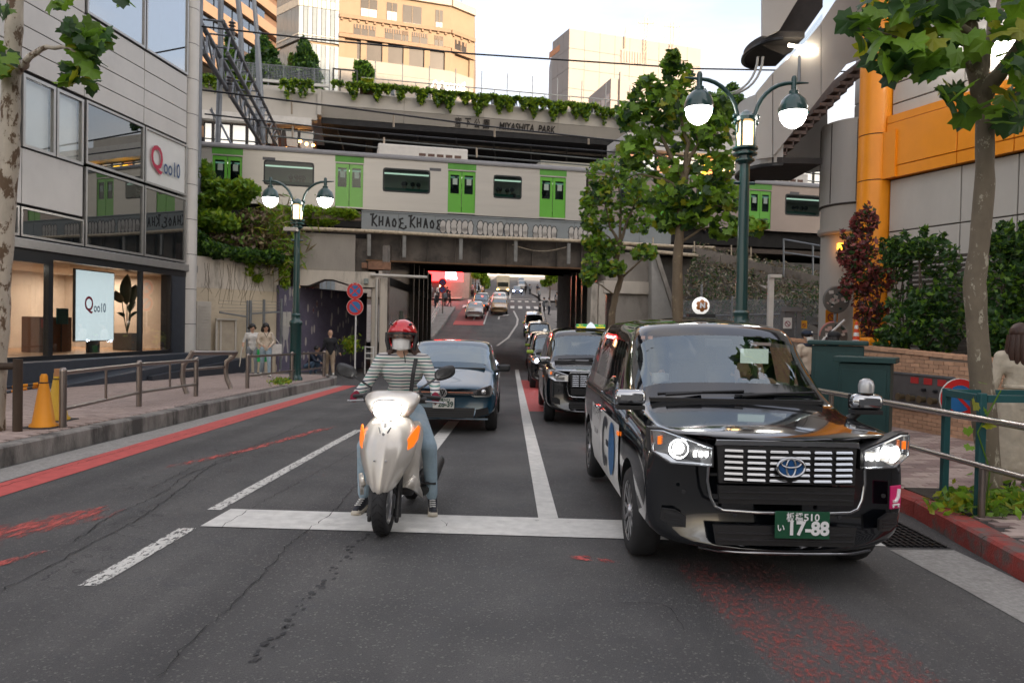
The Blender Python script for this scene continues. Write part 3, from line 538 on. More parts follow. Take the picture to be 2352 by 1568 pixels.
s0, z1=LBs.px(173, 616);s1, z0=LBs.px(262, 783)
MB().pbox(LBs, s1, s0, z0, z1, -.07, 0).build('housing', M_BLK, sc, bevel=.01)
MB().pbox(LBs, s1+.03, s0-.03, z0+.03, z1-.03, .001, .004).build('display', mat('lit_screen', (.62, .70, .72), .3, var=.03, emit=.10, ecol=(.72, .86, .92)), sc)
MB().pbox(LBs, (s0+s1)/2-.22, (s0+s1)/2+.22, .7, z0, -.1, -.02).build('foot', M_BLK, sc)
qoo(sc, LBs, (s0+s1)/2, z0+(z1-z0)*.5, .006, .72)
pl=thing('potted_plant', 'tall broad-leaved plant in square concrete planter inside the shop', 'plant', LB.pt(2.9, .7, -1.0))
pc=LB.pt(2.15, .71, -1.0);PB=MB();PB.box((pc.x, pc.y, pc.z+.25), (.56, .56, .50));PB.build('planter_box', mat('raw_planter', (.16, .15, .14), .8), pl, bevel=.015)
M_STEM=mat('dark_stem', (.02, .035, .015), .6);M_BIGL=mat('dark_banana_leaf', (.012, .03, .014), .4, var=.3)
def bigleaf(base, tip, w):
 base, tip=V(base), V(tip);d=tip-base;L_=d.length;d=d/L_;sd=d.cross(V((.1, -1, .25))).normalized();up=sd.cross(d);vs=[];n=8
 for i in range(n+1):
  t_=i/n;ww=w*sin(pi*min(1, t_*.96+.04))**.7;c_=base+d*(L_*t_)+up*(.12*L_*sin(pi*t_));vs+=[c_-sd*ww+up*.03, c_-up*.02, c_+sd*ww+up*.03]
 return vs, [(i*3+k, i*3+k+1, i*3+k+4, i*3+k+3)for i in range(n)for k in(0, 1)]
for(dx, dz, tx, tz, w)in((-.25, .9, -.55, 1.25, .13), (-.02, .85, .02, 1.75, .17), (.2, .85, .42, 1.45, .15), (.1, .6, .38, .95, .1), (-.15, .5, -.5, .6, .06), (.15, .45, .55, .62, .06)):
 st=MB();x=-LB.d;a=pc+V((0, 0, .5));bb=pc+x*dx+V((0, 0, .5+dz));st.tube([a, (a+bb)/2+x*(dx*.1), bb], .014, 5);st.build('stem', M_STEM, pl)
 vs, fs=bigleaf(bb, pc+x*tx+V((0, 0, .5+tz)), w);MB().add(vs, fs).build('leaf', M_BIGL, pl, smooth=80)
ct=thing('reception_counter', 'brown wooden reception counter standing back inside the shop', 'counter', LB.pt(6.3, .7, -1.5))
LBc=Pl(LB.pt(0, 0, -1.5), LB.d, LB.n);s0, s1=LBc.S(165, 760), LBc.S(90, 760);MB().pbox(LB, s0, s1, .71, LBc.Z(130, 728), -2.0, -1.5).build('body', mat('walnut_board', (.18, .085, .045), .5, var=.2, vs=4, stretch=(1, 1, .2)), ct, bevel=.01)
MB().pbox(LB, s1-.3, s1-.06, 1.35, 1.58, -1.499, -1.49).build('sticker', mat('sticker_red', (.5, .08, .06), .5), ct)
tb=thing('teal_poster', 'small teal notice board standing beside the counter in the shop', 'notice', LB.pt(5.8, 1.7, -1.2))
s0, s1=LBc.S(151, 730), LBc.S(125, 730);MB().pbox(LB, s0, s1, LBc.Z(138, 744), LBc.Z(138, 708), -1.45, -1.42).build('board', mat('teal_print', (.02, .14, .15), .5), tb);MB().pbox(LB, (s0+s1)/2-.02, (s0+s1)/2+.02, .71, 1.7, -1.47, -1.455).build('stand', M_BLK, tb)
dl=thing('pendant_spotlight', 'small bright white spotlight high in the shop window', 'spotlight', LB.pt(7.3, 2.8, -.6))
p=LB.pt(7.15, 2.82, -.6);MB().lathe([(.03, .1), (.05, .06), (.06, 0)], 10, p).build('housing', M_BLK, dl);MB().ball((p.x, p.y, p.z-.01), .045, 8).build('bulb', mat('lit_bulb', (1, .95, .85), .4, var=0, emit=7), dl)
M_BEIGE=mat('beige_render', (.58, .49, .36), .85, var=.08, vs=2, bump=.15, bs=30, col2=(.36, .30, .23), c2=(.58, .75), c2s=1.0)
M_CREAM=mat('cream_render', (.58, .52, .44), .85, var=.10, vs=2, bump=.15, bs=30, col2=(.25, .225, .19), c2=(.52, .68), c2s=1.3, stretch=(1, 1, .3))
a=at(430, 760, 25.6);c_=at(638, 760, 28.4)
BW=Pl((a.x, a.y), (c_.x-a.x, c_.y-a.y), (c_.y-a.y, -(c_.x-a.x)))
bwl=(V((c_.x, c_.y, 0))-V((a.x, a.y, 0))).length
RW=thing('retaining_wall', 'beige and cream rendered retaining wall under the ivy bank', 'wall', (a.x, a.y, -.2))
zt, zm=BW.Z(440, 590), BW.Z(540, 665);zt2=BW.Z(636, 598)
MB().pbox(BW, -1.2, bwl, -.6, zm, -.5, 0).build('lower_wall', M_BEIGE, RW)
MB().pbox(BW, -1.2, bwl, zm+.003, zt, -.5, -.004, z1b=zt2).build('upper_wall', M_CREAM, RW)
M_IVORY=mat('ivory_paint', (.52, .48, .42), .5, var=.08)
dr=thing('louvred_door', 'ivory slatted metal cabinet door against the beige wall', 'door', BW.pt(.5, 0, .1))
s0, s1=BW.S(449, 700), BW.S(482, 700);z0, z1=BW.Z(450, 862), BW.Z(465, 692)
MB().pbox(BW, s0, s1, z0, z1, .02, .10).build('frame', M_IVORY, dr, bevel=.01)
for i in range(22):z=z0+.15+(z1-z0-.25)*i/22;MB().pbox(BW, s0+.07, s1-.07, z, z+.05, .10, .125).build('slat', M_IVORY, dr)
wd=thing('white_gate', 'low white framed gate in front of the beige wall', 'gate', BW.pt(1.5, 0, .2))
s0, s1=BW.S(487, 760), BW.S(535, 760);z0, z1=BW.Z(510, 862), BW.Z(510, 731);f=MB()
for q in(s0, (s0*.8+s1*.2), s1-.07):f.pbox(BW, q, q+.06, z0, z1, .2, .26)
f.pbox(BW, s0, s1, z1-.06, z1, .262, .30);f.pbox(BW, s0, s1, z0+.35, z0+.42, .262, .30);f.build('frame', M_IVORY, wd)
MB().pbox(BW, s0+.06, s1-.06, z0+.42, z1-.06, .215, .225).build('mesh_panel', mat('cream_mesh', (.40, .34, .26), .7), wd)
M_GALV=mat('galvanised_steel', (.22, .235, .25), .45, .6, var=.15)
fc=thing('security_fence', 'grey steel barbed fence posts before the beige wall', 'fence', BW.pt(2.5, 0, .5))
for x, yt, yb, r in((550, 690, 848, .035), (557, 690, 850, .06), (588, 688, 848, .05), (628, 686, 840, .05)):
 s=BW.S(x, 760);f=MB();a_=BW.pt(s, BW.Z(x, yb)-.1, .5);e_=BW.pt(s, BW.Z(x, yt), .5);f.tube([a_, e_], r, 6);f.build('post', M_GALV, fc)
f=MB();f.tube([BW.pt(BW.S(487, 717), BW.Z(487, 717), .5), BW.pt(BW.S(550, 727), BW.Z(550, 727), .5)], .03, 6);f.tube([BW.pt(BW.S(557, 720), BW.Z(557, 720), .5), BW.pt(BW.S(628, 716), BW.Z(628, 716), .5)], .03, 6);f.build('rail', M_GALV, fc)
f=MB()
for i in range(4):
 for(xa, xb)in((487, 557), (557, 628)):f.tube([BW.pt(BW.S(xa), BW.Z(xa, 690+i*8), .5), BW.pt(BW.S(xb), BW.Z(xb, 694+i*7), .5)], .006, 4)
f.build('barbed_wire', M_GALV, fc)
MB().pbox(BW, BW.S(592), BW.S(600), BW.Z(596, 775), BW.Z(596, 765), .56, .58).build('warning_plate', mat('amber_sign', (.7, .3, .02), .5), fc)
# ================= RAILWAY BRIDGE, TRAIN, BANKS =================
BR=Pl((0, 30.7), (.9766, .2149), (.2149, -.9766))
TR=Pl((0, 33.03), (.9766, .2149), (.2149, -.9766))
M_ABUT=mat('grey_abutment_concrete', (.34, .31, .27), .9, var=.1, vs=1.5, bump=.3, bs=25, col2=(.16, .14, .12), c2=(.52, .75), c2s=.9, stretch=(1, 1, .4))
M_BLUE=mat('blue_grey_steel_paint', (.25, .275, .28), .6, var=.08, vs=2, col2=(.17, .19, .20), c2=(.56, .75), c2s=1.2)
M_GIRD=mat('sooty_girder_steel', (.125, .105, .088), .65, .1, var=.25, vs=1.3, col2=(.045, .038, .032), c2=(.45, .62), c2s=.8, bump=.1, bs=20)
M_RUST=mat('rusty_flange', (.16, .085, .04), .8, var=.35, vs=3)
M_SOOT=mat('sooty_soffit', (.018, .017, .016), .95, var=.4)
M_PIPE=mat('flaking_cream_pipe', (.52, .43, .31), .7, var=.25, vs=9, col2=(.22, .15, .09), c2=(.54, .68), c2s=7)
M_INK=mat('black_spray', (.012, .012, .013), .6, var=0);M_FILL=mat('pale_spray', (.52, .49, .45), .7, var=.1)
BRG=thing('railway_bridge', 'old steel railway bridge with tagged blue grey parapet crossing the street', 'bridge', (0, 31, 0))
sl, sr=BR.S(830, 500), BR.S(1492, 540)
def bz(x, y):return BR.Z(x, y)
zt, zb=bz(1085, 499), bz(1085, 540)
ed=[sl+(sr+1.0-sl)*i/9 for i in range(10)]
for a, b_ in zip(ed, ed[1:]):MB().pbox(BR, a+.006, b_-.006, zb, zt, -.06, .0+random.uniform(0, .004)).build('parapet_plate', M_BLUE, BRG)
MB().pbox(BR, sl, sr+1, zt+.003, zt+.05, -.1, .03).build('parapet_rail', M_BLUE, BRG)
pz=bz(1085, 544);s_p0=BR.S(688, 521)
b=MB();b.tube([BR.pt(s_p0+(sr+3-s_p0)*i/12, pz+.02*sin(i), .12)for i in range(13)], .075, 10);b.build('service_pipe', M_PIPE, BRG, smooth=60)
b=MB();s_=BR.S(1175);s2=BR.S(1300)
for i in range(0):pass
b.tube([BR.pt(s_+(s2-s_)*i/8, bz(1175, 562)-.22*sin(pi*i/8), .06)for i in range(9)], .012, 5);b.build('slack_cable', M_PIPE, BRG)
g0=bz(1085, 607);g1=bz(1085, 548)
for X in(210, 505, 980, 1440, 1885):
 s=BR.S((860+X/3.36)/1.0884, 560);MB().pbox(BR, s-.07, s+.07, pz-.95, pz-.08, .02, .10).build('pipe_hanger', mat('grey_bracket', (.24, .235, .22), .6, var=.2), BRG, bevel=.01)
gl=BR.S((860+185/3.36)/1.0884, 590);gr_=sr+.2
st=[BR.S((860+X/3.36)/1.0884, 590)for X in(185, 480, 712, 945, 1168, 1385, 1600, 1810, 2020, 2230)]
for a, b_ in zip(st, st[1:]):
 MB().pbox(BR, a+.01, b_-.01, g0+.06, zb-.05, -.55, -.5).build('girder_plate', M_GIRD, BRG)
 q=MB();q.pbox(BR, b_-.02, b_+.02, g0+.06, zb-.05, -.498, -.36);q.build('stiffener', M_GIRD, BRG)
MB().pbox(BR, gl, st[-1], g0, g0+.06, -.8, -.30).build('bottom_flange', M_RUST, BRG)
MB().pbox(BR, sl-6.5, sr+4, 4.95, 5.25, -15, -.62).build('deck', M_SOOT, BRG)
b=MB()
for i in range(9):b.pbox(BR, gl+.1, gr_, 4.82, 4.95, -1.9-1.5*i, -1.78-1.5*i)
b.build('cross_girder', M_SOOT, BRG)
b=MB();s=BR.S(872, 610);b.pbox(BR, s-.45, s+.45, g0-.34, g0-.03, -.9, -.1);b.pbox(BR, s-.7, s-.48, g0-.3, g0-.08, -.8, -.15);b.pbox(BR, s-.3, s+.3, g0-.03, g0-.002, -.8, -.3);b.build('bearing_block', mat('brick_brown_bearing', (.25, .135, .085), .9, var=.3, vs=6), BRG, bevel=.02)
def spray(pts, w, s0, z0, sc, o=.006, m=M_INK):
 b=MB()
 for st_ in pts:
  L_=[BR.pt(s0+p[0]*sc*.72, z0+p[1]*sc, o)for p in st_]
  for a, c in zip(L_, L_[1:]):
   d=(c-a);k=d.cross(BR.n).normalized()*w;e=d.normalized()*w*.4;b.poly([a-k-e, a+k-e, c+k+e, c-k+e])
 b.build('spray_tag', m, BRG)
K=[[(0, 1.0), (-.05, .05)], [(.5, 1), (.0, .5), (.55, .02)], [(-.3, 1.05), (.15, 1.1)]];H=[[(.0, .95), (.0, .1)], [(.0, .45), (.4, .55)], [(.42, .95), (.4, .15)]]
A_=[[(0, .1), (.22, .95), (.45, .1)], [(.1, .42), (.4, .45)]];O_=[[(.22, .85), (.0, .6), (.05, .2), (.3, .15), (.42, .5), (.22, .85)]];E_=[[(.45, .95), (.05, .85), (.2, .5), (.0, .15), (.55, .0), (.85, .12), (.8, .3)], [(.2, .5), (.5, .52)]]
for X0, Y0, sc in((241, 598, .54), (562, 612, .54)):
 x=(860+X0/3.36)/1.0884;y=(360+Y0/3.36)/1.0884;s0, z0=BR.px(x, y);
 for i, g in enumerate((K, H, A_, O_, E_)):spray(g, .034, s0+i*.262, z0-.44-.012*i, sc*.82)
def bubble(X0, X1, Y0, n, seed):
 rn=random.Random(seed);x=(860+X0/3.36)/1.0884;s0, z1=BR.px(x, (360+Y0/3.36)/1.0884);s1=BR.S((860+X1/3.36)/1.0884);w=(s1-s0)/n;out=MB();fil=MB()
 for i in range(n):
  for(cz, rx, rz_)in((.5+rn.uniform(-.06, .06), .72, .40), (.22+rn.uniform(-.03, .05), .66, .27))if i%2==0 else((.42, .62, .48), ):
   cs=s0+w*(i+.5);cz=z1+.04-.66*(1-cz);N_=18
   P1=[BR.pt(cs+w*rx*cos(2*pi*k/N_)*(1+.16*sin(3*k+i)), cz+.66*rz_*1.0*sin(2*pi*k/N_), .007+.0006*i)for k in range(N_)]
   P2=[BR.pt(cs+(w*rx-.034)*cos(2*pi*k/N_)*(1+.16*sin(3*k+i)), cz+(.66*rz_*1.0-.034)*sin(2*pi*k/N_), .0073+.0006*i)for k in range(N_)]
   out.poly(P1);fil.poly(P2)
 out.build('spray_outline', M_INK, BRG);fil.build('spray_fill', M_FILL, BRG)
for X0, X1, Y0, n, sd in((810, 1080, 622, 6, 1), (1125, 1330, 640, 5, 2), (1352, 1535, 652, 5, 3), (1592, 1778, 668, 5, 4), (1892, 2080, 685, 5, 5)):bubble(X0, X1, Y0, n, sd)
AB=thing('abutment', 'grey concrete bridge abutment with cream lintel over the painted passage', 'abutment', BR.pt(-8, 0))
s0, s1=BR.S(694, 580), BR.S(816, 580);z0, z1=bz(750, 621), bz(750, 536)
MB().pbox(BR, s0-.1, s1, z0, z1, -1.5, -.05).build('upper_block', M_ABUT, AB, bevel=.02)
MB().pbox(BR, s1+.004, BR.S(846, 580), z0, z1-.1, -1.5, -.4).build('dark_recess', M_GIRD, AB)
s2=BR.S(862, 640);za=bz(750, 641);zc=bz(690, 655)
pr=[BR.pt(s0-.1, zc, .02), BR.pt(s0+.25, zc, .02), BR.pt(s0+.85, za, .02), BR.pt(s1-.85, za, .02), BR.pt(s1+.1, zc, .02), BR.pt(s2, zc, .02), BR.pt(s2, z0-.003, .02), BR.pt(s0-.1, z0-.003, .02)]
MB().prism(pr, -BR.n*1.4).build('lintel', M_CREAM, AB)
for xa, xb, o in((853, 868, -.2), (872, 889, -.1)):MB().pbox(BR, BR.S(xa, 740), BR.S(xb, 740), -.6, bz(870, 636), o-.5, o).build('pillar', M_CREAM, AB, bevel=.02)
MB().pbox(BR, BR.S(869), BR.S(871.5), -.5, bz(870, 640), -.4, -.25).build('dark_slot', M_SOOT, AB)
b=MB();pp=BR.S(865, 640);b.tube([BR.pt(pp, bz(865, 640), .08), BR.pt(pp, -.3, .08)], .045, 8);b.tube([BR.pt(pp-.25, bz(865, 632), .1), BR.pt(pp+2.0, bz(865, 632)-.02, .1)], .06, 8);b.build('downpipe', mat('white_pipe', (.55, .52, .47), .6), AB, smooth=60)
MB().pbox(BR, BR.S(836), BR.S(847), bz(840, 652), bz(840, 640), .03, .16).build('junction_box', mat('grey_green_box', (.25, .28, .26), .6), AB, bevel=.01)
def mural():
 m=mat('painted_mural', (.13, .115, .17), .7, var=.15);t=m.node_tree;n=t.nodes;l=t.links;b=n['Principled BSDF'];g=n.new('ShaderNodeNewGeometry')
 q=n.new('ShaderNodeMapping');q.inputs['Scale'].default_value=(3.2, 3.2, 1.0);l.new(g.outputs['Position'], q.inputs['Vector'])
 v=n.new('ShaderNodeTexVoronoi');v.inputs['Scale'].default_value=1.6;v.inputs['Randomness'].default_value=.9;l.new(q.outputs[0], v.inputs['Vector'])
 sc_=n.new('ShaderNodeSeparateColor');l.new(v.outputs['Color'], sc_.inputs[0])
 def ramp(src, lo, hi):
  r_=n.new('ShaderNodeMapRange');r_.inputs['From Min'].default_value=lo;r_.inputs['From Max'].default_value=hi;l.new(src, r_.inputs['Value']);return r_.outputs[0]
 blob=ramp(v.outputs['Distance'], .30, .26);lit=ramp(sc_.outputs[0], .22, .27);mu=n.new('ShaderNodeMath');mu.operation='MULTIPLY';l.new(blob, mu.inputs[0]);l.new(lit, mu.inputs[1])
 k=n.new('ShaderNodeMix');k.data_type='RGBA';l.new(b.inputs['Base Color'].links[0].from_socket, k.inputs['A']);k.inputs['B'].default_value=(.50, .46, .42, 1);l.new(mu.outputs[0], k.inputs['Factor'])
 rd=ramp(sc_.outputs[1], .86, .88);mu2=n.new('ShaderNodeMath');mu2.operation='MULTIPLY';l.new(ramp(v.outputs['Distance'], .24, .2), mu2.inputs[0]);l.new(rd, mu2.inputs[1])
 k2=n.new('ShaderNodeMix');k2.data_type='RGBA';l.new(k.outputs['Result'], k2.inputs['A']);k2.inputs['B'].default_value=(.16, .015, .03, 1);l.new(mu2.outputs[0], k2.inputs['Factor']);l.new(k2.outputs['Result'], b.inputs['Base Color']);return m
a=at(640, 760, 28.3);e=at(842, 760, 33.8)
MW=Pl((a.x, a.y), (e.x-a.x, e.y-a.y), (e.y-a.y, -(e.x-a.x)));ml=(V((e.x, e.y, 0))-V((a.x, a.y, 0))).length
WALLM=thing('mural_wall', 'purple grey wall painted with pale dripping shapes in the passage', 'wall', (a.x, a.y, -.3))
MB().pbox(MW, 0, ml, -.6, MW.Z(645, 655), -.4, 0).build('wall', mural(), WALLM)
M_MW=mat('mural_white', (.42, .40, .38), .7);
def figure_paint(x, y, h):
 s, z=MW.px(x, y);z1=MW.Z(x, y-h);k=(z1-z);b=MB()
 for q in([(-.12, .95), (.0, 1.0), (.12, .9), (.16, .6), (.1, .35), (-.1, .35), (-.17, .6)], [(-.1, .36), (-.03, .36), (-.1, .0), (-.16, .0)], [(.03, .36), (.1, .36), (.15, .0), (.09, .0)]):b.poly([MW.pt(s+p[0]*k*.9, z+p[1]*k, .006)for p in q])
 b.build('painted_figure', M_MW, WALLM)
for x, y, h in((655, 810, 85), (671, 805, 30), (655, 702, 26), (666, 690, 30), (660, 655, 20)):figure_paint(x, y, h)
for x0, x1, y0, y1 in((651, 659, 748, 716), (661, 670, 750, 716), (673, 680, 750, 708)):MB().pbox(MW, MW.S(x0), MW.S(x1), MW.Z(x0, y0), MW.Z(x0, y1), .003, .012).build('pasted_notice', mat('paper_white', (.5, .48, .43), .7), WALLM)
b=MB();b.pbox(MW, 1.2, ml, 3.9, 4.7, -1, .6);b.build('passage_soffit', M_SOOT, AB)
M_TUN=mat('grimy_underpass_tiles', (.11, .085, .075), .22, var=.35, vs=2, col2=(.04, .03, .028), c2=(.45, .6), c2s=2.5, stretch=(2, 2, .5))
UL=thing('underpass_wall', 'dark grimy wall with columns along the left of the underpass', 'wall', (-5, 38, 0))
A0, A1=at(893, 760, 29.8), at(988, 760, 45.5);UP_=Pl((A0.x, A0.y), (A1.x-A0.x, A1.y-A0.y), (A1.y-A0.y, -(A1.x-A0.x)));ul=(A1-A0).length
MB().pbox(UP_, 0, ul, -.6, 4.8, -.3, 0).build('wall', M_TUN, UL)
MB().pbox(UP_, 0, ul, 3.2, 3.5, .002, .08).build('cable_tray', M_SOOT, UL)
for i in range(5):MB().pbox(UP_, ul*(.40+.13*i), ul*(.40+.13*i)+.25, -.5, 4.7, .002, .16).build('column', mat('sooty_column', (.03, .024, .022), .4, var=.3), UL)
b=MB();rn=random.Random(3)
for i in range(90):s=rn.uniform(.5, 7);z=1.9+rn.gauss(0, .12);b.pbox(UP_, s, s+rn.uniform(.03, .1), z, z+.03, .003, .012)
b.build('glint_chip', mat('glint_pale', (.5, .42, .3), .2, .6), UL, kind='stuff')  # pale shiny chips added in a band to stand in for glints
s, z=UP_.px(921, 745);MB().pbox(UP_, s-.5, s+.5, z-1.0, z+.6, .004, .02).build('poster', mat('poster_teal', (.02, .12, .10), .5, var=.3, vs=1.5), UL)
b=MB();s, z=UP_.px(900, 790)
for q in range(3):b.tube([UP_.pt(s+.5*q*.5+.22*cos(t*.9+q), z+.5*sin(t*.7+q)+.1*q, .012)for t in range(8)], .018, 4)
b.build('spray_tag', M_INK, UL)
URr=thing('underpass_wall', 'dark wall with columns and pale chips standing in for reflections along the right of the underpass', 'wall', (4, 40, 0))
B0, B1=at(1392, 760, 32.0), at(1291, 760, 49);UQ=Pl((B0.x, B0.y), (B1.x-B0.x, B1.y-B0.y), (-(B1.y-B0.y), (B1.x-B0.x)));ur=(B1-B0).length
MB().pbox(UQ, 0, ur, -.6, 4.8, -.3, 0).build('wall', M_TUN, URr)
for i in range(6):MB().pbox(UQ, ur*(.1+.14*i), ur*(.1+.14*i)+.3, -.5, 4.7, .002, .16).build('column', MATS['sooty_column'], URr)
b=MB()
for i in range(120):s=rn.uniform(.5, ur-.5);z=2.0+rn.gauss(0, .1);b.pbox(UQ, s, s+rn.uniform(.05, .25), z, z+.05, .003, .012)
b.build('glint_chip', MATS['glint_pale'], URr, kind='stuff')  # same pale chips in place of reflections on the right wall
b=MB();b.pbox(BR, -45, BR.S(640, 580)+.3, -1, 5.0, -15, -1.9);b.pbox(BR, BR.S(640, 580)+.3, BR.S(700)+.0, 3.0, 5.0, -15, -1.9);b.pbox(BR, BR.S(1500, 600), 45, -1, 4.9, -15, -1.2)
VI=thing('railway_viaduct', 'long dark concrete viaduct carrying the tracks either side of the bridge', 'viaduct', (0, 38, 0));b.build('embankment_core', mat('dark_core_concrete', (.12, .11, .10), .9, var=.25), VI)
b=MB();b.pbox(BR, -45, 45, 5.25, 5.45, -15, -1.0);b.build('ballast', mat('brown_ballast', (.085, .065, .052), .95, var=.4, vs=20, bump=.8, bs=20), VI)
for o in(-3.1, -4.2, -7.2, -8.3):MB().pbox(BR, -45, 45, 5.46, 5.6, o-.04, o+.04).build('rail', mat('rail_steel', (.12, .09, .075), .5, .7), VI)
MB().pbox(BR, BR.S(690, 480), BR.S(829, 500), bz(760, 503), bz(760, 482), -.3, -.1).build('parapet', mat('brown_coping', (.22, .17, .14), .9), VI)
AR=thing('abutment', 'stained concrete abutment with pale wing wall right of the bridge', 'abutment', BR.pt(5, 0))
s0, s1=BR.S(1392, 620), BR.S(1495, 620)
MB().pbox(BR, s0, s1, bz(1450, 646), bz(1450, 580), -1.2, -.05).build('upper_block', M_ABUT, AR, bevel=.02)
MB().pbox(BR, s0-.1, s1, bz(1450, 675), bz(1450, 646)-.003, -1.2, .05).build('lintel', M_CREAM, AR, bevel=.02)
MB().pbox(BR, s0+.4, s1, -.6, bz(1450, 675)-.003, -1.2, -.1).build('lower_wall', M_ABUT, AR)
for xa, xb in((1356, 1372), (1374, 1390)):MB().pbox(BR, BR.S(xa, 740), BR.S(xb, 740), -.6, bz(1370, 650), -.5, 0).build('pillar', M_CREAM, AR, bevel=.02)
WW=Pl(at(1497, 740, 31.5).xy, (1, .1), (.1, -1))
pr=[WW.pt(WW.S(x, y), WW.Z(x, y), 0)for x, y in((1497, 765), (1548, 765), (1546, 722), (1503, 588), (1497, 588))]
MB().prism(pr, -WW.n*.8).build('wing_wall', mat('pale_wing_concrete', (.40, .385, .355), .85, var=.1, col2=(.26, .25, .23), c2=(.55, .75)), AR)
pr=[WW.pt(WW.S(x, y), WW.Z(x, y), .12)for x, y in((1548, 725), (1557, 725), (1512, 585), (1502, 585))]
MB().prism(pr, -WW.n*1.0).build('coping', M_ABUT, AR)
M_STEEL=mat('brushed_train_steel', (.56, .53, .48), .38, .35, var=.05, vs=1.2, stretch=(.3, .3, 3))
M_GRN=mat('leaf_green_train_paint', (.13, .43, .045), .4, var=.05, coat=.4);M_GRN2=mat('deep_green_header', (.10, .33, .045), .45)
M_ROOFT=mat('grey_train_roof', (.20, .195, .195), .6, var=.1)
G_TRAIN=glass('train_glass', (.34, .50, .46), .0, .7, .0, 1.45)
M_SEATG=mat('teal_seat', (.02, .16, .11), .8)
zr=TR.Z(800, 357);zd1=TR.Z(802, 377);zd0=TR.Z(802, 475);zw1=TR.Z(933, 389);zw0=TR.Z(933, 442);zbot=TR.Z(802, 478)-.02
def car(label, x0, x1, doors, wins, ac, M_STEEL=M_STEEL):
 rt=thing('train_car', label, 'train', TR.pt(TR.S((x0+x1)/2), zbot-1), 'green and steel commuter train cars on the bridge');s0, s1=TR.S(x0, 430), TR.S(x1, 430)
 def P2(x):return TR.S(x, 430)
 op=sorted([(P2(a), P2(b), 'd')for a, b in doors]+[(P2(a), P2(b), 'w')for a, b in wins]);b=MB();cur=s0
 for a, c, k in op:
  b.pbox(TR, cur, a, zbot, zr-.25, -.06, 0)
  if k=='w':b.pbox(TR, a, c, zbot, zw0, -.06, 0);b.pbox(TR, a, c, zw1, zr-.25, -.06, 0)
  else:b.pbox(TR, a, c, zd1+.02, zr-.25, -.06, 0)
  cur=c
 b.pbox(TR, cur, s1, zbot, zr-.25, -.06, 0)
 b.pbox(TR, s0, s1, zr-.245, zr-.02, -.06, -.004)
 b.pbox(TR, s0, s0+.06, zbot, zr, -2.8, -.07);b.pbox(TR, s1-.06, s1, zbot, zr, -2.8, -.07);b.pbox(TR, s0, s1, zbot, zr, -2.86, -2.8)
 body=b.build('body', M_STEEL, rt)
 b=MB();n=9;pf=[(-.02+.0, zr-.02)]+[(-.02-.35*(1-cos(pi/2*i/4)), zr-.02+.26*sin(pi/2*i/4))for i in range(1, 5)]+[(-1.4, zr+.34), (-2.8, zr)]
 for(o0, z0), (o1, z1)in zip(pf, pf[1:]):b.quad(TR.pt(s0, z0, o0), TR.pt(s1, z0, o0), TR.pt(s1, z1, o1), TR.pt(s0, z1, o1))
 b.build('roof', M_ROOFT, rt, smooth=50);MB().pbox(TR, s0, s1, zr-.03, zr+.03, .0, .05).build('rain_gutter', M_ROOFT, rt)
 MB().pbox(TR, s0+.5, s1-.5, zbot-.75, zbot-.01, -2.5, -.25).build('underframe', M_SOOT, rt);b=MB();b.pbox(TR, s0+.1, s1-.1, zbot, zbot+.35, -2.7, -.1);b.build('cabin_floor', M_DARK, rt)
 MB().pbox(TR, s0+.2, s1-.2, zr-.36, zr-.33, -1.6, -1.4).build('ceiling_lamp', mat('lit_tube', (.9, .95, .8), .5, var=0, emit=.2), rt)
 for a, c, k in op:
  if k=='d':
   MB().pbox(TR, a-.02, c+.02, zd1+.07, zr-.03, .001, .006).build('door_header', M_GRN2, rt)
   for u, v in((a, (a+c)/2-.012), ((a+c)/2+.012, c)):
    q=MB();w=v-u;z0, z1=zd0+.85*(zd1-zd0)/1.85, zd1-.16;q.pbox(TR, u, v, zd0, z0, -.075, -.03);q.pbox(TR, u, v, z1, zd1, -.075, -.03);q.pbox(TR, u, u+w*.18, z0, z1, -.075, -.03);q.pbox(TR, v-w*.18, v, z0, z1, -.075, -.03)
    d_=q.build('door', M_GRN, rt);MB().pbox(TR, u+w*.18, v-w*.18, z0, z1, -.06, -.05).build('pane', G_TRAIN, d_)
    MB().pbox(TR, u+w*.35, v-w*.3, z1-.42, z1-.15, -.049, -.046).build('sticker', mat('pale_sticker', (.35, .42, .36), .6), d_)
   MB().pbox(TR, a-.03, c+.03, zd0-.06, zd0-.003, -.05, .03).build('door_sill', M_STEEL, rt)
  else:
   pts=[];r=.12
   for cx, cz, a0 in((c-r, zw1-r, 0), (a+r, zw1-r, 90), (a+r, zw0+r, 180), (c-r, zw0+r, 270)):pts+=[(cx+r*cos(R(a0+t)), cz+r*sin(R(a0+t)))for t in(0, 30, 60, 90)]
   f=MB();N_=len(pts);cs, cz=(a+c)/2, (zw0+zw1)/2;ou=[TR.pt(p[0], p[1], .012)for p in pts];inn=[TR.pt(cs+(p[0]-cs)*.955, cz+(p[1]-cz)*.91, .012)for p in pts];bk=[TR.pt(cs+(p[0]-cs)*1.02, cz+(p[1]-cz)*1.04, -.0)for p in pts]
   f.add(ou+inn+bk, [(i, (i+1)%N_, N_+(i+1)%N_, N_+i)for i in range(N_)]+[(i, 2*N_+i, 2*N_+(i+1)%N_, (i+1)%N_)for i in range(N_)])
   w=f.build('window', mat('window_rubber', (.02, .025, .025), .5), rt);MB().poly([p-TR.n*.004 for p in inn]).build('pane', G_TRAIN, w)
 b=MB();rn_=random.Random(int(x0))
 for a, c, k in op:
  if k=='w':b.pbox(TR, a, c, zw0-.3, zw0+.22, -.42, -.3)
 if b.v:b.build('seat', M_SEATG, rt)
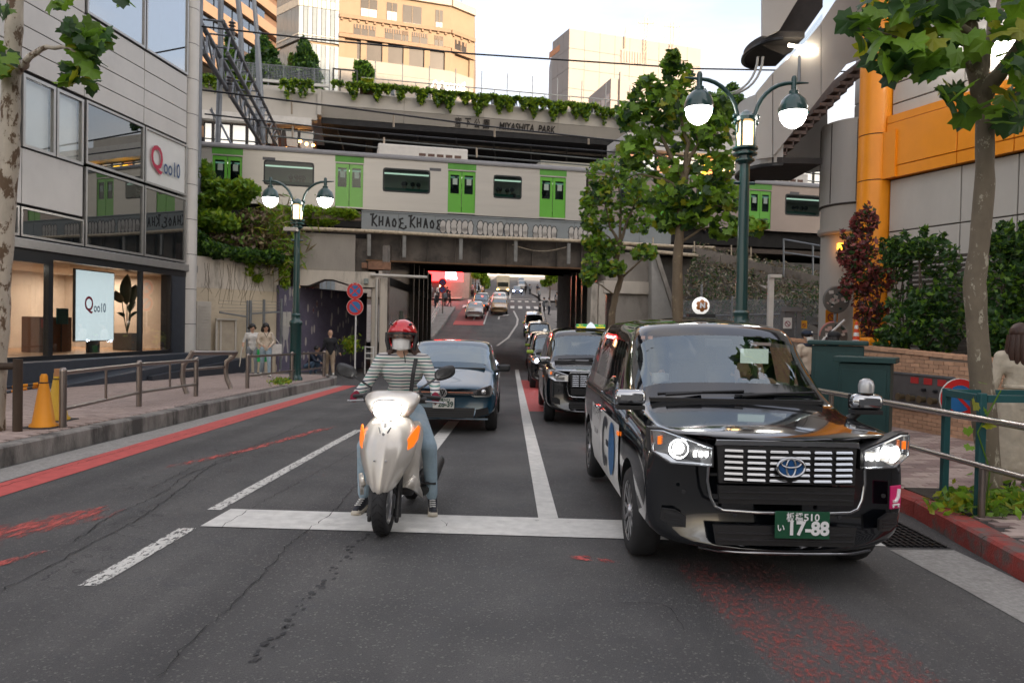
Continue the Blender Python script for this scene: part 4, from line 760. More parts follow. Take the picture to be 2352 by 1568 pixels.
 for(xa, xb)in ac:
  a, c=P2(xa), P2(xb);u=MB();u.pbox(TR, a, c, zr+.22, zr+.74, -2.3, -.5);un=u.build('air_conditioner', mat('white_unit', (.72, .69, .64), .5, var=.08), rt, bevel=.05)
  for i in range(5):MB().pbox(TR, a+(c-a)*(.45+i*.1), a+(c-a)*(.45+i*.1+.075), zr+.30, zr+.42, -.499, -.49).build('vent', mat('vent_brown', (.14, .08, .06), .7), un)
 for fr in(.33, .66):MB().pbox(TR, s0+(s1-s0)*fr, s0+(s1-s0)*fr+.5, zr-.42, zr-.3, .001, .008).build('number_plate', mat('grey_print', (.10, .10, .11), .5), rt)
 return rt, op
CARS=[car('cream lit steel train car with three green double doors over the bridge', 180, 1346, [(196, 270), (487, 556), (770, 834), (1029, 1092), (1240, 1300)], [(320, 440), (606, 720), (880, 987), (1134, 1198)], [(868, 1077)]), car('steel train car coloured darker for its reflections with green door right of the street trees', 1352, 2600, [(1505, 1552), (1722, 1772), (1950, 2000), (2180, 2230)], [(1362, 1400), (1425, 1480), (1600, 1672), (1805, 1884), (2060, 2140)], [(1700, 1870)], mat('train_steel_dark_reflections', (.36, .30, .27), .35, .35, var=.08, vs=.6))]  # second car: darker body colour stands in for dark reflections
ag=thing('rooftop_unit', 'beige mossy box seen above the train roof beside the street tree', 'box', BR.pt(2, 9))
q=Pl((0, 36.5), (.9766, .2149), (.2149, -.9766));MB().pbox(q, q.S(1238), q.S(1366), q.Z(1300, 395), q.Z(1300, 372), -1.5, 0).build('housing', mat('mossy_cream', (.42, .40, .33), .8, col2=(.22, .26, .08), c2=(.6, .7), c2s=2), ag)
M_GANT=mat('dull_grey_gantry', (.20, .215, .235), .55, .5, var=.15)
GA=thing('overhead_gantry', 'grey steel lattice gantry of the overhead line above the tracks', 'gantry', (-12.3, 29, 0))
pa=at(452, 400, 27.5);b=MB();b.tube([(pa.x, pa.y, 0), (pa.x, pa.y, 17)], .15, 12);b.build('mast', M_GANT, GA, smooth=60)
c1a, c1b=at(456, 44, 29), at(607, 308, 46);c2a, c2b=at(466, 118, 29), at(602, 335, 46)
b=MB();b.tube([c1a, c1b], .11, 8);b.tube([c2a, c2b], .11, 8);off=BR.d*.9;b.tube([c1a+off, c1b+off], .09, 8);b.tube([c2a+off, c2b+off], .09, 8);b.build('boom', M_GANT, GA, smooth=60)
b=MB()
for i in range(12):
 t0, t1=i/12, (i+1)/12;b.tube([c1a.lerp(c1b, t0), c2a.lerp(c2b, (t0+t1)/2)], .05, 5);b.tube([c2a.lerp(c2b, (t0+t1)/2), c1a.lerp(c1b, t1)], .05, 5);b.tube([c1a.lerp(c1b, t0), c1a.lerp(c1b, t0)+off], .04, 5);b.tube([c2a.lerp(c2b, t0)+off, c1a.lerp(c1b, t1)+off], .04, 5)
b.build('lacing', M_GANT, GA)
for x0, y0, x1, y1, Y in((500, 330, 507, -40, 33), (555, 140, 543, -40, 36), (590, 320, 590, 90, 44), (606, 330, 580, -40, 43)):MB().tube([at(x0, y0, Y), at((x0+x1)/2+3, (y0+y1)/2, Y), at(x1, y1, Y)], .13, 8).build('upright', M_GANT, GA, smooth=60)
M_INS=mat('brown_insulator', (.12, .12, .13), .3)
for x, y, Y in((527, 195, 34), (598, 290, 44), (533, 70, 33), (590, 330, 45)):
 p=at(x, y, Y);MB().lathe([(.03, .5)]+[(.16 if i%2 else .06, .4-.07*i)for i in range(8)]+[(.03, -.6)], 8, p).build('insulator', M_INS, GA)
b=MB();b.tube([at(483, 252, 33), at(510, 290, 33), at(533, 335, 33)], .05, 6);b.tube([at(486, 248, 33), at(492, 278, 33)], .03, 5);b.build('steady_arm', M_GANT, GA)
M_WIRE=mat('dark_cable', (.012, .013, .016), .5, var=0);M_CONT=mat('copper_grey_wire', (.12, .13, .12), .4, .5)
def wire(label, pts, r, m, Y=None):
 P=[at(x, y, yy if yy else Y)for x, y, yy in pts];f=[]
 for a, c in zip(P, P[1:]):f+=[a.lerp(c, i/4)for i in range(4)]
 f.append(P[-1]);o=MB().tube(f, r, 5).build('overhead_wire', m);return tag(o, label, 'wire', 'overhead wires along the railway')
def yl(x, y, k):return(x, y, k/(1-.22*(x-1176)/1700))
wire('topmost thin black wire crossing the pale sky over the tracks', [yl(452, 60, 30), yl(700, 88, 30), yl(1080, 124, 30), yl(1595, 158, 30), yl(2000, 166, 30)], .034, M_WIRE)
wire('black wire crossing in front of the concrete park fascia', [yl(457, 206, 33), yl(780, 246, 33), yl(1140, 293, 33), yl(1440, 326, 33), yl(1900, 380, 33)], .040, M_WIRE)
wire('black wire below the park fascia lettering', [yl(470, 262, 34), yl(800, 300, 34), yl(1140, 328, 34), yl(1440, 352, 34), yl(1900, 402, 34)], .034, M_WIRE)
wire('grey contact wire nearest the train roof', [yl(620, 312, 34), yl(760, 327, 34), yl(890, 342, 34), yl(1200, 368, 34), yl(1450, 388, 34), yl(1900, 425, 34)], .036, M_CONT)
wire('upper grey wire before the dark park opening', [yl(600, 292, 38), yl(760, 312, 38), yl(1140, 345, 38), yl(1440, 372, 38), yl(1900, 420, 38)], .034, M_CONT)
b=MB();
for x, ya, yb, k in((670, 228, 262, 33.2), (904, 264, 292, 33.2), (1136, 293, 315, 33.2), (1352, 315, 332, 33.2), (672, 290, 315, 34), (882, 316, 341, 34), (1095, 340, 362, 34)):Y=yl(x, 0, k)[2];b.tube([at(x, ya, Y), at(x, yb, Y)], .045, 5)
tag(b.build('dropper', mat('pale_dropper', (.40, .33, .25), .6)), 'short pale dropper rods hanging between the overhead wires', 'wire hanger', kind='stuff')
# ================= PARK BUILDING ACROSS THE TRACKS, CITY BEHIND =================
PK=Pl((0, 52), (.9766, .2149), (.2149, -.9766))
M_PKC=mat('warm_grey_park_concrete', (.43, .405, .37), .85, var=.06, vs=1, bump=.1, bs=12, col2=(.35, .33, .30), c2=(.56, .78), c2s=.5, stretch=(1, 1, .3))
PARK=thing('park_building', 'long warm grey concrete park deck building with dark open storey behind the train', 'building', (0, 53, 0))
sA, sM, sB=PK.S(400, 250), PK.S(738, 250), PK.S(1905, 330)
zT, zS, zBm=PK.Z(740, 209), PK.Z(740, 240), PK.Z(740, 265)
ed=[sM+(sB-sM)*i/7 for i in range(8)]
for a, b_ in zip(ed, ed[1:]):
 MB().pbox(PK, a+.01, b_-.01, zS+.01, zT, -.8, .0).build('fascia_panel', M_PKC, PARK)
 MB().hexa([PK.pt(a+.01, zBm, -.45), PK.pt(b_-.01, zBm, -.45), PK.pt(b_-.01, zBm, -1.2), PK.pt(a+.01, zBm, -1.2), PK.pt(a+.01, zS-.01, -.03), PK.pt(b_-.01, zS-.01, -.03), PK.pt(b_-.01, zS-.01, -.8), PK.pt(a+.01, zS-.01, -.8)]).build('fascia_panel', M_PKC, PARK)
MB().pbox(PK, sM-.25, sM, zBm, zT+.1, -1, .12).build('fascia_rib', M_PKC, PARK)
b=MB();b.pbox(PK, sA, sB, 8, zBm, -9, -8.5);b.pbox(PK, sM, sB, zBm-.4, zBm-.01, -8.5, -.5);b.build('dark_storey', M_DARK, PARK)
for i in range(6):s=sM+3+(sB-sM)*i/6;MB().pbox(PK, s, s+.5, 8, zBm-.4, -5, -4.4).build('column', mat('dark_column', (.05, .05, .05), .8), PARK)
b=MB()
for i in range(14):s=sM+1+(sB-sM)*i/14;b.tube([PK.pt(s, zBm-.5, -1.2), PK.pt(s+.8, zBm-2.4, -4)], .06, 5)
b.build('raking_strut', MATS['dark_column'], PARK)
MB().pbox(PK, sM, sB, zBm-.9, zBm-.75, -2.0, -1.9).build('duct', M_GIRD, PARK)
M_TXT=mat('dark_bronze_lettering', (.035, .032, .03), .5, var=0)
s0, s1=PK.S(1046, 282), PK.S(1126, 290);zc=PK.Z(1086, 281);up=(PK.pt(0, zS, -.03)-PK.pt(0, zBm, -.45)).normalized()
def onfas(s, z):k=(z-zBm)/(zS-zBm);return PK.pt(s, z, -.45+.42*k+.03)
text('lettering', '宮 下 公 園', .72, M_TXT, PARK, onfas((s0+s1)/2, zc), PK.d, up, ext=.015, wide=s1-s0, bold=.004)
s0, s1=PK.S(1148, 292), PK.S(1277, 296);text('lettering', 'MIYASHITA  PARK', .72, M_TXT, PARK, onfas((s0+s1)/2, PK.Z(1212, 292.5)), PK.d, up, ext=.015, wide=s1-s0, bold=.012)
zl0, zl1=PK.Z(600, 266), PK.Z(600, 205)
MB().pbox(PK, sA, sM-.26, zl0, zl1, -.8, .0).build('fascia_panel', M_PKC, PARK)
MB().pbox(PK, sA, sM-.6, zl0-.55, zl0-.02, -.8, .45).build('white_canopy', mat('white_canopy_paint', (.55, .53, .5), .6), PARK)
M_SHOJI=mat('pale_lit_panel', (.62, .60, .54), .7, var=.04, emit=.10, ecol=(1, .95, .85));zw1=zl0-.6;zw0=PK.Z(600, 362)
ex=[462, 484, 526, 562, 590]
for xa, xb in zip(ex, ex[1:]):pane_window(PK, PARK, PK.S(xa)+.02, PK.S(xb)-.02, zw0, zw1, M_SHOJI, .08, o=-.3, mz=((zw0+zw1)/2, ), fm=M_BLK)
MB().pbox(PK, PK.S(590), PK.S(606), zw0, zw1+.5, -.5, .1).build('column', mat('grey_column', (.25, .25, .26), .7), PARK)
b=MB();b.pbox(PK, PK.S(606), PK.S(718), zw0-2, zw1, -3.2, -3.0);b.build('cafe_back', mat('brown_cafe', (.10, .055, .04), .8, var=.3, vs=1.2), PARK)
for xa, xb in((607, 645), (645, 682), (682, 718)):pane_window(PK, PARK, PK.S(xa)+.02, PK.S(xb)-.02, zw0-1, zw1, glass('cafe_glass', (.9, .88, .85), .03, 1)if 'cafe_glass' not in MATS else MATS['cafe_glass'], .07, o=-.3, fm=M_BLK)
M_ORG=mat('orange_lamp', (1, .45, .12), .5, var=0, emit=5);rn=random.Random(8)
for x, y in((682, 313), (697, 319), (713, 322), (650, 330), (705, 345)):p=PK.pt(PK.S(x), PK.Z(x, y), -1.4);MB().ball(p, .11, 8).build('pendant_lamp', M_ORG, PARK)
b=MB()
for x0, x1, y in((622, 645, 352), (648, 690, 353), (693, 716, 354), (622, 640, 358), (650, 716, 360)):b.pbox(PK, PK.S(x0), PK.S(x1), PK.Z(x0, y), PK.Z(x0, y)+.12, -2.2, -2.1)
b.build('lit_shelf', mat('amber_shelf', (.9, .35, .08), .6, emit=.7), PARK)
MB().pbox(PK, sA, sB, zT-.5, zT+.33, -14, -.82).build('roof_deck', M_PKC, PARK)
M_RAIL=mat('pale_rail', (.42, .42, .40), .5, .3)
rf=thing('roof_railing', 'thin pale railing along the green roof edge of the park deck', 'railing', PK.pt(PK.S(1100), zT))
b=MB();sa, sb=PK.S(830, 200), PK.S(1560, 270);b.tube([PK.pt(sa, zT+1.3, -.6), PK.pt(sb, zT+1.3, -.6)], .04, 5);b.build('handrail', M_RAIL, rf)
b=MB()
for i in range(26):s=sa+(sb-sa)*i/25;b.tube([PK.pt(s, zT-.4, -.6), PK.pt(s, zT+(2.5 if i%2 else 1.3), -.6)], .03, 4)
b.build('baluster', M_RAIL, rf, kind='stuff')
PK2=Pl((0, 54.5), (.9766, .2149), (.2149, -.9766))
mf_=thing('roof_fence', 'tall grey mesh fence round the trees on the park roof', 'fence', PK2.pt(PK2.S(650), zT))
s0, s1=PK2.S(545, 160), PK2.S(756, 175);z0, z1=PK2.Z(650, 186), PK2.Z(650, 152);f=MB()
for i in range(7):s=s0+(s1-s0)*i/6;f.tube([PK2.pt(s, z0-.8, 0), PK2.pt(s, z1, 0)], .04, 5)
f.tube([PK2.pt(s0, z1, 0), PK2.pt(s1, z1, 0)], .04, 5);f.build('post', M_GALV, mf_)
f=MB();k=60
for i in range(k):s=s0+(s1-s0)*i/k;f.tube([PK2.pt(s, z0, 0), PK2.pt(s, z1, 0)], .013, 3, cap=False)
for i in range(9):z=z0+(z1-z0)*i/9;f.tube([PK2.pt(s0, z, 0), PK2.pt(s1, z, 0)], .013, 3, cap=False)
f.build('mesh_panel', M_GALV, mf_, kind='stuff');MB().pbox(PK2, s0, s1, z0-.18, z0, -.1, .1).build('plinth', M_RAIL, mf_)
gt=thing('roof_gate', 'dark framed gate at the end of the roof mesh fence', 'gate', PK2.pt(PK2.S(780), zT));f=MB()
for x in(757, 773, 812):f.pbox(PK2, PK2.S(x), PK2.S(x)+.1, z0-1.2, PK2.Z(780, 158), -.05, .05)
f.pbox(PK2, PK2.S(757), PK2.S(815), PK2.Z(780, 161), PK2.Z(780, 158), -.05, .05);f.build('frame', M_BLK, gt)
def ivy_strip(label, P, x0, x1, yt, yb, n, size, seed, o=(.0, .55), mats=None, slope=0):
 def smp(rn):
  u=rn.random();x=x0+(x1-x0)*u;e=(yb-yt)*max(.08, .42+.5*sin(u*23+seed)*sin(u*9.1));y=yt+slope*u+abs(e)*rn.random()**1.3;s, z=P.px(x, y);return P.pt(s, z, o[0]+(o[1]-o[0])*rn.random())
 o_=foliage('ivy', mats or LI, n, smp, size, seed=seed, flat=.5);return tag(o_, label, 'ivy', kind='stuff')
for i, (x0, x1, yt, yb, n, sl_)in enumerate(((455, 502, 176, 210, 900, 4), (512, 582, 180, 228, 1300, 4), (645, 720, 186, 238, 900, 4), (762, 790, 190, 205, 240, 2), (796, 928, 194, 235, 2300, 8), (928, 960, 205, 220, 400, 2), (958, 1120, 208, 262, 3200, 14), (1110, 1250, 221, 270, 2800, 10), (1240, 1372, 234, 286, 2400, 10), (1370, 1460, 252, 292, 1400, 6))):
 ivy_strip('ivy spilling over the concrete park roof edge', PK, x0, x1, yt, yb, int(n*.7), .17, i+1, slope=sl_)
M_BRKD=bark('dark_bark', (.09, .065, .045), (.05, .04, .03))
def roof_tree(label, x, yt, yb, w, P, seed, cone=True, mats=None):
 s, z1=P.px(x, yt);z0=P.Z(x, yb);hw=(P.S(x+w, yt)-P.S(x-w, yt))/2;b0=P.pt(s, zT-.3, -1.5-seed%2);cl=[]
 for i in range(26):
  t=(i%13)/12;r_=hw*((1-t)**.6*.9+.14 if cone else sin(pi*(.12+.76*t)));cl.append(((b0.x+random.uniform(-.5, .5)*hw*(1.1-t), b0.y+random.uniform(-.5, .5), z0+(z1-z0)*t), (r_*.72, r_*.72, (z1-z0)*.15)))
 return blob_tree('roof_tree', label, 'tree', 'trees on the park roof', b0, z1-b0.z-.4, cl, mats or[LF[1], LF[2], LF[2]], 4600, .23, seed)
roof_tree('dark bushy roof tree behind the mesh fence next to the gantry', 556, 112, 178, 26, PK2, 21);roof_tree('tallest dense roof tree behind the mesh fence', 603, 76, 180, 60, PK2, 22)
roof_tree('slim paler conifer on the roof between two darker trees', 668, 110, 185, 24, PK2, 23, True, [LF[0], LF[1], LD[0]]);roof_tree('dark pointed roof tree beside the glass office wing', 698, 86, 188, 48, PK2, 24)
roof_tree('small round lollipop tree alone on the park roof', 838, 118, 160, 30, PK2, 25, False, [LF[0], LF[1], LF[2]])
roof_tree('dark roof tree seen beside the gantry uprights', 522, 70, 150, 22, PK2, 26)
P3=Pl((0, 47), (.9766, .2149), (.2149, -.9766))
for i, (x, yt, yb, w, lb)in enumerate(((1592, 186, 250, 30, 'round clipped roof shrub left of the tall lamp lantern'), (1708, 186, 262, 34, 'round clipped roof shrub right of the tall lamp'), (1660, 200, 262, 30, 'low roof shrub behind the tall street tree'))):roof_tree(lb, x, yt, yb, w, P3, 31+i, False, [LF[1], LF[2], LF[2]])
px_=thing('roof_planter', 'brown trough planter with spiky grass on the park roof', 'planter', PK.pt(PK.S(842), zT));s0, s1=PK.S(827), PK.S(858)
MB().pbox(PK, PK.S(827, 190), PK.S(858, 190), zT, zT+.55, -.5, -.1).build('trough', mat('brown_trough', (.14, .08, .05), .7), px_)
foliage('spiky_grass', LF[:1]+[LF[3]], 160, lambda rn:PK.pt(PK.S(828+28*rn.random(), 190), zT+.55+rn.random()*.6, -.3), .2, px_, seed=4, kind='stuff')
RBK=thing('restaurant_block', 'pale gridded restaurant frontage with yellow arches behind the far train car', 'building', PK.pt(PK.S(1740, 400), 8));P4=Pl((0, 45), (.9766, .2149), (.2149, -.9766))
s0, s1=P4.S(1430, 400), P4.S(2200, 420);z0, z1=5.5, P4.Z(1740, 352)
MB().pbox(P4, s0, s1, z0, z1, -3, -.3).build('wall', mat('pink_beige_wall', (.42, .36, .32), .8), RBK)
ed=[s0+(s1-s0)*i/22 for i in range(23)]
for a, b_ in zip(ed, ed[1:]):pane_window(P4, RBK, a+.02, b_-.02, P4.Z(1740, 440), z1-.5, M_SHOJI if int(a)%3 else mat('warm_glow', (.5, .24, .12), .7, emit=.25), .07, o=-.15, fm=M_BLK)
MB().pbox(P4, s0, s1, z1-.45, z1+.5, -3, .6).build('eave', MATS['white_canopy_paint'], RBK)
def arches(x, y0, y1, w):
 s, za=P4.px(x, y1);zb_=P4.Z(x, y0);hw=P4.S(x+w/2, y1)-s;b=MB()
 for k in(-1, 1):b.tube([P4.pt(s+k*hw*(.5+.5*cos(pi*t/8)), za+(zb_-za)*sin(pi*t/8)**.7, .35)for t in range(9)], .16, 6)
 b.build('arches_sign', mat('golden_sign', (.95, .5, .02), .5, var=0, emit=.9), RBK)
arches(1750, 384, 412, 34);arches(1640, 380, 412, 60)
M_COC=mat('tan_stone', (.23, .17, .115), .8, var=.06, vs=.8);M_COC2=mat('pale_stone_band', (.27, .25, .225), .8, var=.05, vs=.5);M_LEDGE=mat('brown_ledge', (.22, .15, .10), .8)
M_OFFG=mat('pale_curtain_wall', (.22, .25, .275), .25, .2, var=.05, vs=.3, coat=.5);M_WHT=mat('white_blind', (.42, .41, .38), .6, var=.03);M_WINB=mat('dusky_window', (.040, .034, .031), .35, var=.25, vs=.6, spec=.3)
C0, C1, C2, C3=(-29.6, 91.3), (-25.9, 88), (-8.46, 93.7), (-5.67, 96.5)
CB=thing('department_store', 'stepped tan stone department store with pale glass wing on the left behind the park', 'building', (-17, 92, 5))
def face(a, b):return Pl(a, (b[0]-a[0], b[1]-a[1]), (b[1]-a[1], -(b[0]-a[0]))), math.hypot(b[0]-a[0], b[1]-a[1])
fm_, lm_=face(C1, C2);fr_, lr_=face(C2, C3);fl_, ll_=face(C0, C1);s75=fm_.S(779, 60)
def Zm(y):return fm_.Z(930, y)
zr_, a1, w1, l1, b1_, b0_, l2, c1_, c0_, d0_=Zm(-12), Zm(12), Zm(53), Zm(56), Zm(72), Zm(100), Zm(106), Zm(124), Zm(150), Zm(175)
b=MB()
pts=[C0, C1, C2, C3, (-6.6, 118), (-30, 118)];n_=len(pts);b.prism([(p[0]+(.35 if i in(0, 1)else 0), p[1]+.4, 0)for i, p in enumerate(pts)], (0, 0, zr_-.4));b.build('core', M_COC, CB)
for P, s0, s1, nb in((fm_, s75, lm_, 5), (fr_, 0, lr_, 1)):
 MB().pbox(P, s0, s1, l2+.6, zr_, -.4, .0).build('wall', M_COC, CB);MB().pbox(P, s0, s1, zr_-.6, zr_+.3, .001, .35).build('cornice', mat('pale_cornice', (.36, .31, .26), .7), CB)
 for z in(l1-.35, l2):MB().pbox(P, s0, s1, z, z+.45, .001, .30).build('ledge', M_LEDGE, CB)
 for i in range(14 if nb>1 else 3):s=s0+(s1-s0)*(i+.2)/(14 if nb>1 else 3);MB().pbox(P, s, s+.25, l1-.62, l1-.36, .001, .2).build('corbel', M_LEDGE, CB)
 MB().pbox(P, s0, s1, c0_-1.4, c0_, -.4, .02).build('band', M_COC2, CB);MB().pbox(P, s0, s1, c0_, l2+.6, -.36, -.31).build('recess', M_WINB, CB)
 for i in range(nb+1):s=s0+(s1-s0-.7)*i/max(1, nb);MB().pbox(P, s, s+.7, c0_+.003, l2-.003, -.31, -.02).build('pier', M_COC, CB)
 MB().pbox(P, s0, s1, 5, c0_-1.403, -.4, -.02).build('lower_wall', mat('white_lower_wall', (.29, .265, .24), .8), CB)
def cw(P, s0, s1, z0, z1, m, slats=0, low=None):
 w=MB().pbox(P, s0, s1, z0, z1, .002, .05).build('window', M_WINB if low is not None else m, CB)
 if low is not None:MB().pbox(P, s0+.05, s1-.05, z0+.05, z0+(z1-z0)*low, .051, .08).build('pane', M_WHT, w)
 for i in range(slats):s=s0+(s1-s0)*(i+.3)/slats;MB().pbox(P, s, s+(s1-s0)/slats*.4, z1-(z1-z0)*.35, z1-.02, .051, .12).build('louvre', M_LEDGE, w)
 f=MB();k=max(2, int((s1-s0)/.8))
 for i in range(1, k):s=s0+(s1-s0)*i/k;f.pbox(P, s-.03, s+.03, z0, z1, .081, .11)
 f.build('mullion', M_COC, w)
for xa, xb, lo in((828, 866, .45), (888, 912, .5), (925, 968, 0.0), (1000, 1017, .3)):cw(fm_, fm_.S(xa, 40), fm_.S(xb, 40), w1, a1, M_WINB, 0, lo)
for xa, xb in((812, 862), (884, 922), (924, 938), (946, 982), (998, 1018)):cw(fm_, fm_.S(xa, 90), fm_.S(xb, 90), b0_, b1_, M_WINB, 7)
cw(fr_, .7, 2.6, b0_, b1_, M_WINB, 3)
for P, s0, s1, k in((fm_, 0, s75, 9), (fl_, 0, ll_, 6)):
 for z0, z1, mm in((5, Zm(128), M_OFFG), (Zm(122), Zm(112), M_OFFG), (Zm(112), Zm(108), M_WHT), (Zm(108), Zm(48), M_OFFG), (Zm(48), Zm(30), M_WHT), (Zm(30), zr_+3, M_OFFG)):
  if z1<=z0:continue
  for i in range(k):
   w=(s1-s0)/k;MB().pbox(P, s0+i*w+.03, s0+(i+1)*w-.03, z0, z1-.04, -.3, .0+(.05 if mm is M_WHT else 0)).build('curtain_panel', mat('grey_glass_strip', (.15, .18, .20), .2, var=.1, coat=.5)if(i%2 and mm is M_OFFG and P is fm_)else mm, CB)
s_=fm_.S(1034, 203);ps, pz_=fr_.px(1040, 203)
P5=Pl(fm_.pt(0, 0, 1.0), fm_.d, fm_.n);s0, s1=P5.S(1022, 200), P5.S(1068, 206)
text('lettering', 'cocoti', 1.9, mat('white_sign_letters', (.85, .83, .8), .5, var=0, emit=.3), CB, P5.pt((s0+s1)/2, P5.Z(1045, 199), 0), P5.d, (0, 0, 1), bold=.03, ext=.05, wide=s1-s0)
b=MB();s, z=P5.px(1008, 194)
for k in(-1, 1):b.tube([P5.pt(s+k*t*.14, z+.75*sin(t*.52)-.35, 0)for t in range(1, 9)], [.06+.03*sin(t*.4)for t in range(8)], 5)
b.tube([P5.pt(s-.14, z-.1, 0), P5.pt(s, z-.7, 0), P5.pt(s+.14, z-.1, 0)], .1, 5);b.build('bird_emblem', MATS['white_sign_letters'], CB)
for x in(1042, 1060):p=at(x, -2, 97);MB().tube([p-V((0, 0, 1)), p+V((0, 0, 3))], .05, 4).build('antenna', M_GALV, CB)
foliage('roof_plants', LF[1:3], 300, lambda rn:at(rn.uniform(1050, 1075), rn.uniform(14, 30), 97), .25, CB, seed=3, kind='stuff')
WBd=thing('white_office_block', 'tall windowless white office block with rooftop masts behind the park', 'building', (24, 155, 5));M_WB=mat('white_tile_cladding', (.29, .265, .25), .8, var=.03, vs=.3)
a, c_, d_=(10.3, 150), (39.2, 159.4), (7.3, 157.4);zt=1.6+684*150/1700;f1, ln=face(a, c_);f2, ln2=face(d_, a)
MB().prism([(a[0]+.1, a[1]+.4, 0), (c_[0], c_[1]+.4, 0), (c_[0]-3, 175, 0), (d_[0], 172, 0), (d_[0]+.3, d_[1]+.3, 0)], (0, 0, zt-.3)).build('core', M_WB, WBd)
for f_, L_, k in((f1, ln, 9), (f2, ln2, 3)):
 zz=[5, 38, 42, 46, 50, 54, 58, zt]
 for i in range(k):
  for z0, z1 in zip(zz, zz[1:]):MB().pbox(f_, L_*i/k+.03, L_*(i+1)/k-.03, z0+.03, z1-.03, -.3, random.uniform(0, .015)).build('cladding_panel', M_WB, WBd)
M_GRI=mat('grey_louvre_panel', (.34, .29, .26), .7)
for xa, xb, ya, yb in((1425, 1474, 113, 142), (1536, 1571, 131, 156)):
 s0, s1=f1.S(xa, 125), f1.S(xb, 135);z1, z0=f1.Z(xa, ya), f1.Z(xa, yb+2);w=MB().pbox(f1, s0, s1, z0, z1, .02, .1).build('louvre_bank', M_GRI, WBd)
 for i in range(8):MB().pbox(f1, s0+(s1-s0)*(i+.25)/8, s0+(s1-s0)*(i+.75)/8, z0+.2, z1-.2, .101, .25).build('louvre', M_WB, w)
s0, s1=f2.S(1262, 120), f2.S(1286, 105);MB().pbox(f2, s0, s1, f2.Z(1274, 126), f2.Z(1274, 112), .02, .06).build('slot_window', mat('orange_slot', (.5, .2, .07), .6), WBd)
for x, y0, y1, w in((1480, 125, 42, .35), (1540, 145, 50, .35), (1434, 90, 72, .1)):
 s, z0=f1.px(x, y0);z1=f1.Z(x, y1);m=MB()
 for dx in(-w, w):m.tube([f1.pt(s+dx, z0-2, .4), f1.pt(s+dx, z1, .4)], .09, 4)
 for i in range(9):z=z0+(z1-z0)*i/8;m.tube([f1.pt(s-w, z, .4), f1.pt(s+w, z+1, .4)], .06, 4)
 if w>.2:m.box((f1.pt(s, z1-1.2, .4).x, f1.pt(s, z1-1.2, .4).y, z1-1.2), (3.2, .2, .15));m.box((f1.pt(s, 0, .4).x-1.6, f1.pt(s, 0, .4).y, z1-2.2), (.2, .2, 3));m.box((f1.pt(s, 0, .4).x+1.6, f1.pt(s, 0, .4).y, z1-2.2), (.2, .2, 3))
 m.build('radio_mast', mat('mast_paint', (.6, .45, .35), .6), WBd)
SB=thing('stepped_annex', 'low white annex with ribbon windows in front of the white office block', 'building', (22, 138, 5));a, c_, d_=(17, 135), (27, 138.2), (14.1, 146.5)
zt=1.6+573*135/1700;f1, ln=face(a, c_);f2, ln2=face(d_, a);MB().prism([(a[0], a[1], 0), (c_[0], c_[1], 0), (c_[0]-1, 149, 0), (d_[0], d_[1], 0)], (0, 0, zt)).build('wall', M_WB, SB)
for r_ in range(3):
 z=zt-2.6-r_*3.6
 for i in range(5):MB().pbox(f2, ln2*(i+.1)/5, ln2*(i+.85)/5, z-1.5, z, .003, .06).build('window', mat('orange_brown_window', (.24, .12, .05), .3, coat=.4), SB)
MB().pbox(f1, ln*.15, ln*.15+.5, 20, zt+1.2, .003, .5).build('pilaster', M_WB, SB);MB().pbox(f1, ln*.35, ln*.7, zt-7, zt-4, .003, .05).build('window', M_GRI, SB)
OB=thing('terraced_apartment_block', 'orange brown apartment block with stepped balconies behind the gantry', 'building', (-45, 110, 5));fo=Pl((-37.6, 115), (-.22, -.975), (.975, -.22));M_OB=mat('orange_brown_tile', (.27, .18, .12), .7, var=.06, vs=.6)
MB().pbox(fo, -9, 40, 0, 70, -16, -1.0).build('core', mat('brown_recess', (.16, .10, .07), .7), OB)
for i in range(15):
 z=16+i*3.3;e=-3-(i-6)*1.1 if i>6 else-5
 MB().pbox(fo, e, 40, z, z+1.5, -1.0, .0).build('spandrel', M_OB, OB)
 for k in range(7):MB().pbox(fo, 2+k*4.2, 5.9+k*4.2, z+1.53, z+3.27, -.6, -.5).build('window', glass('blue_band_glass', (.5, .65, .75), .25, .4)if 'blue_band_glass' not in MATS else MATS['blue_band_glass'], OB)
 MB().pbox(fo, e+.5, e+.9, z+1.5, z+3.3, -.8, -.3).build('pier', M_OB, OB)
M_FARW=mat('far_pale_wall', (.40, .37, .34), .8, var=.1, vs=.4)
def far_block(label, x0, x1, y0, y1, z1, m, seed, wm_=None):
 rt=thing('street_building', label, 'building', ((x0+x1)/2, (y0+y1)/2, rz(y0)), 'buildings along the street beyond the bridge');MB().box(((x0+x1)/2, (y0+y1)/2, z1/2), (x1-x0, y1-y0, z1)).build('wall', m, rt)
 rn=random.Random(seed);side=x1 if x1<0 else x0;k=1 if x1<0 else-1
 P=Pl((side, y0), (0, 1), (k, 0));Pf=Pl((x0, y0), (1, 0), (0, -1));z=rz(y0)+.3;fl=0
 while z<z1-3:
  for i in range(int((y1-y0)/4)):MB().pbox(P, i*4+.5, i*4+3.4, z+.8, z+2.7, .01, .08).build('window', wm_ if fl==0 and wm_ else M_WINB, rt)
  for i in range(int((x1-x0)/4)):MB().pbox(Pf, i*4+.5, i*4+3.4, z+.8, z+2.7, .01, .08).build('window', wm_ if fl==0 and wm_ else M_WINB, rt)
  z+=3.6;fl+=1
 return rt
M_SHOPW=mat('lit_shop_front', (.8, .5, .25), .5, var=.4, vs=.6, emit=1.4, ecol=(1, .55, .25))
DB=far_block('corner fashion shop with bright red sign beyond the left of the underpass', -26, -9.2, 92, 118, 16, mat('dark_shop_wall', (.06, .05, .05), .6), 1, M_SHOPW)
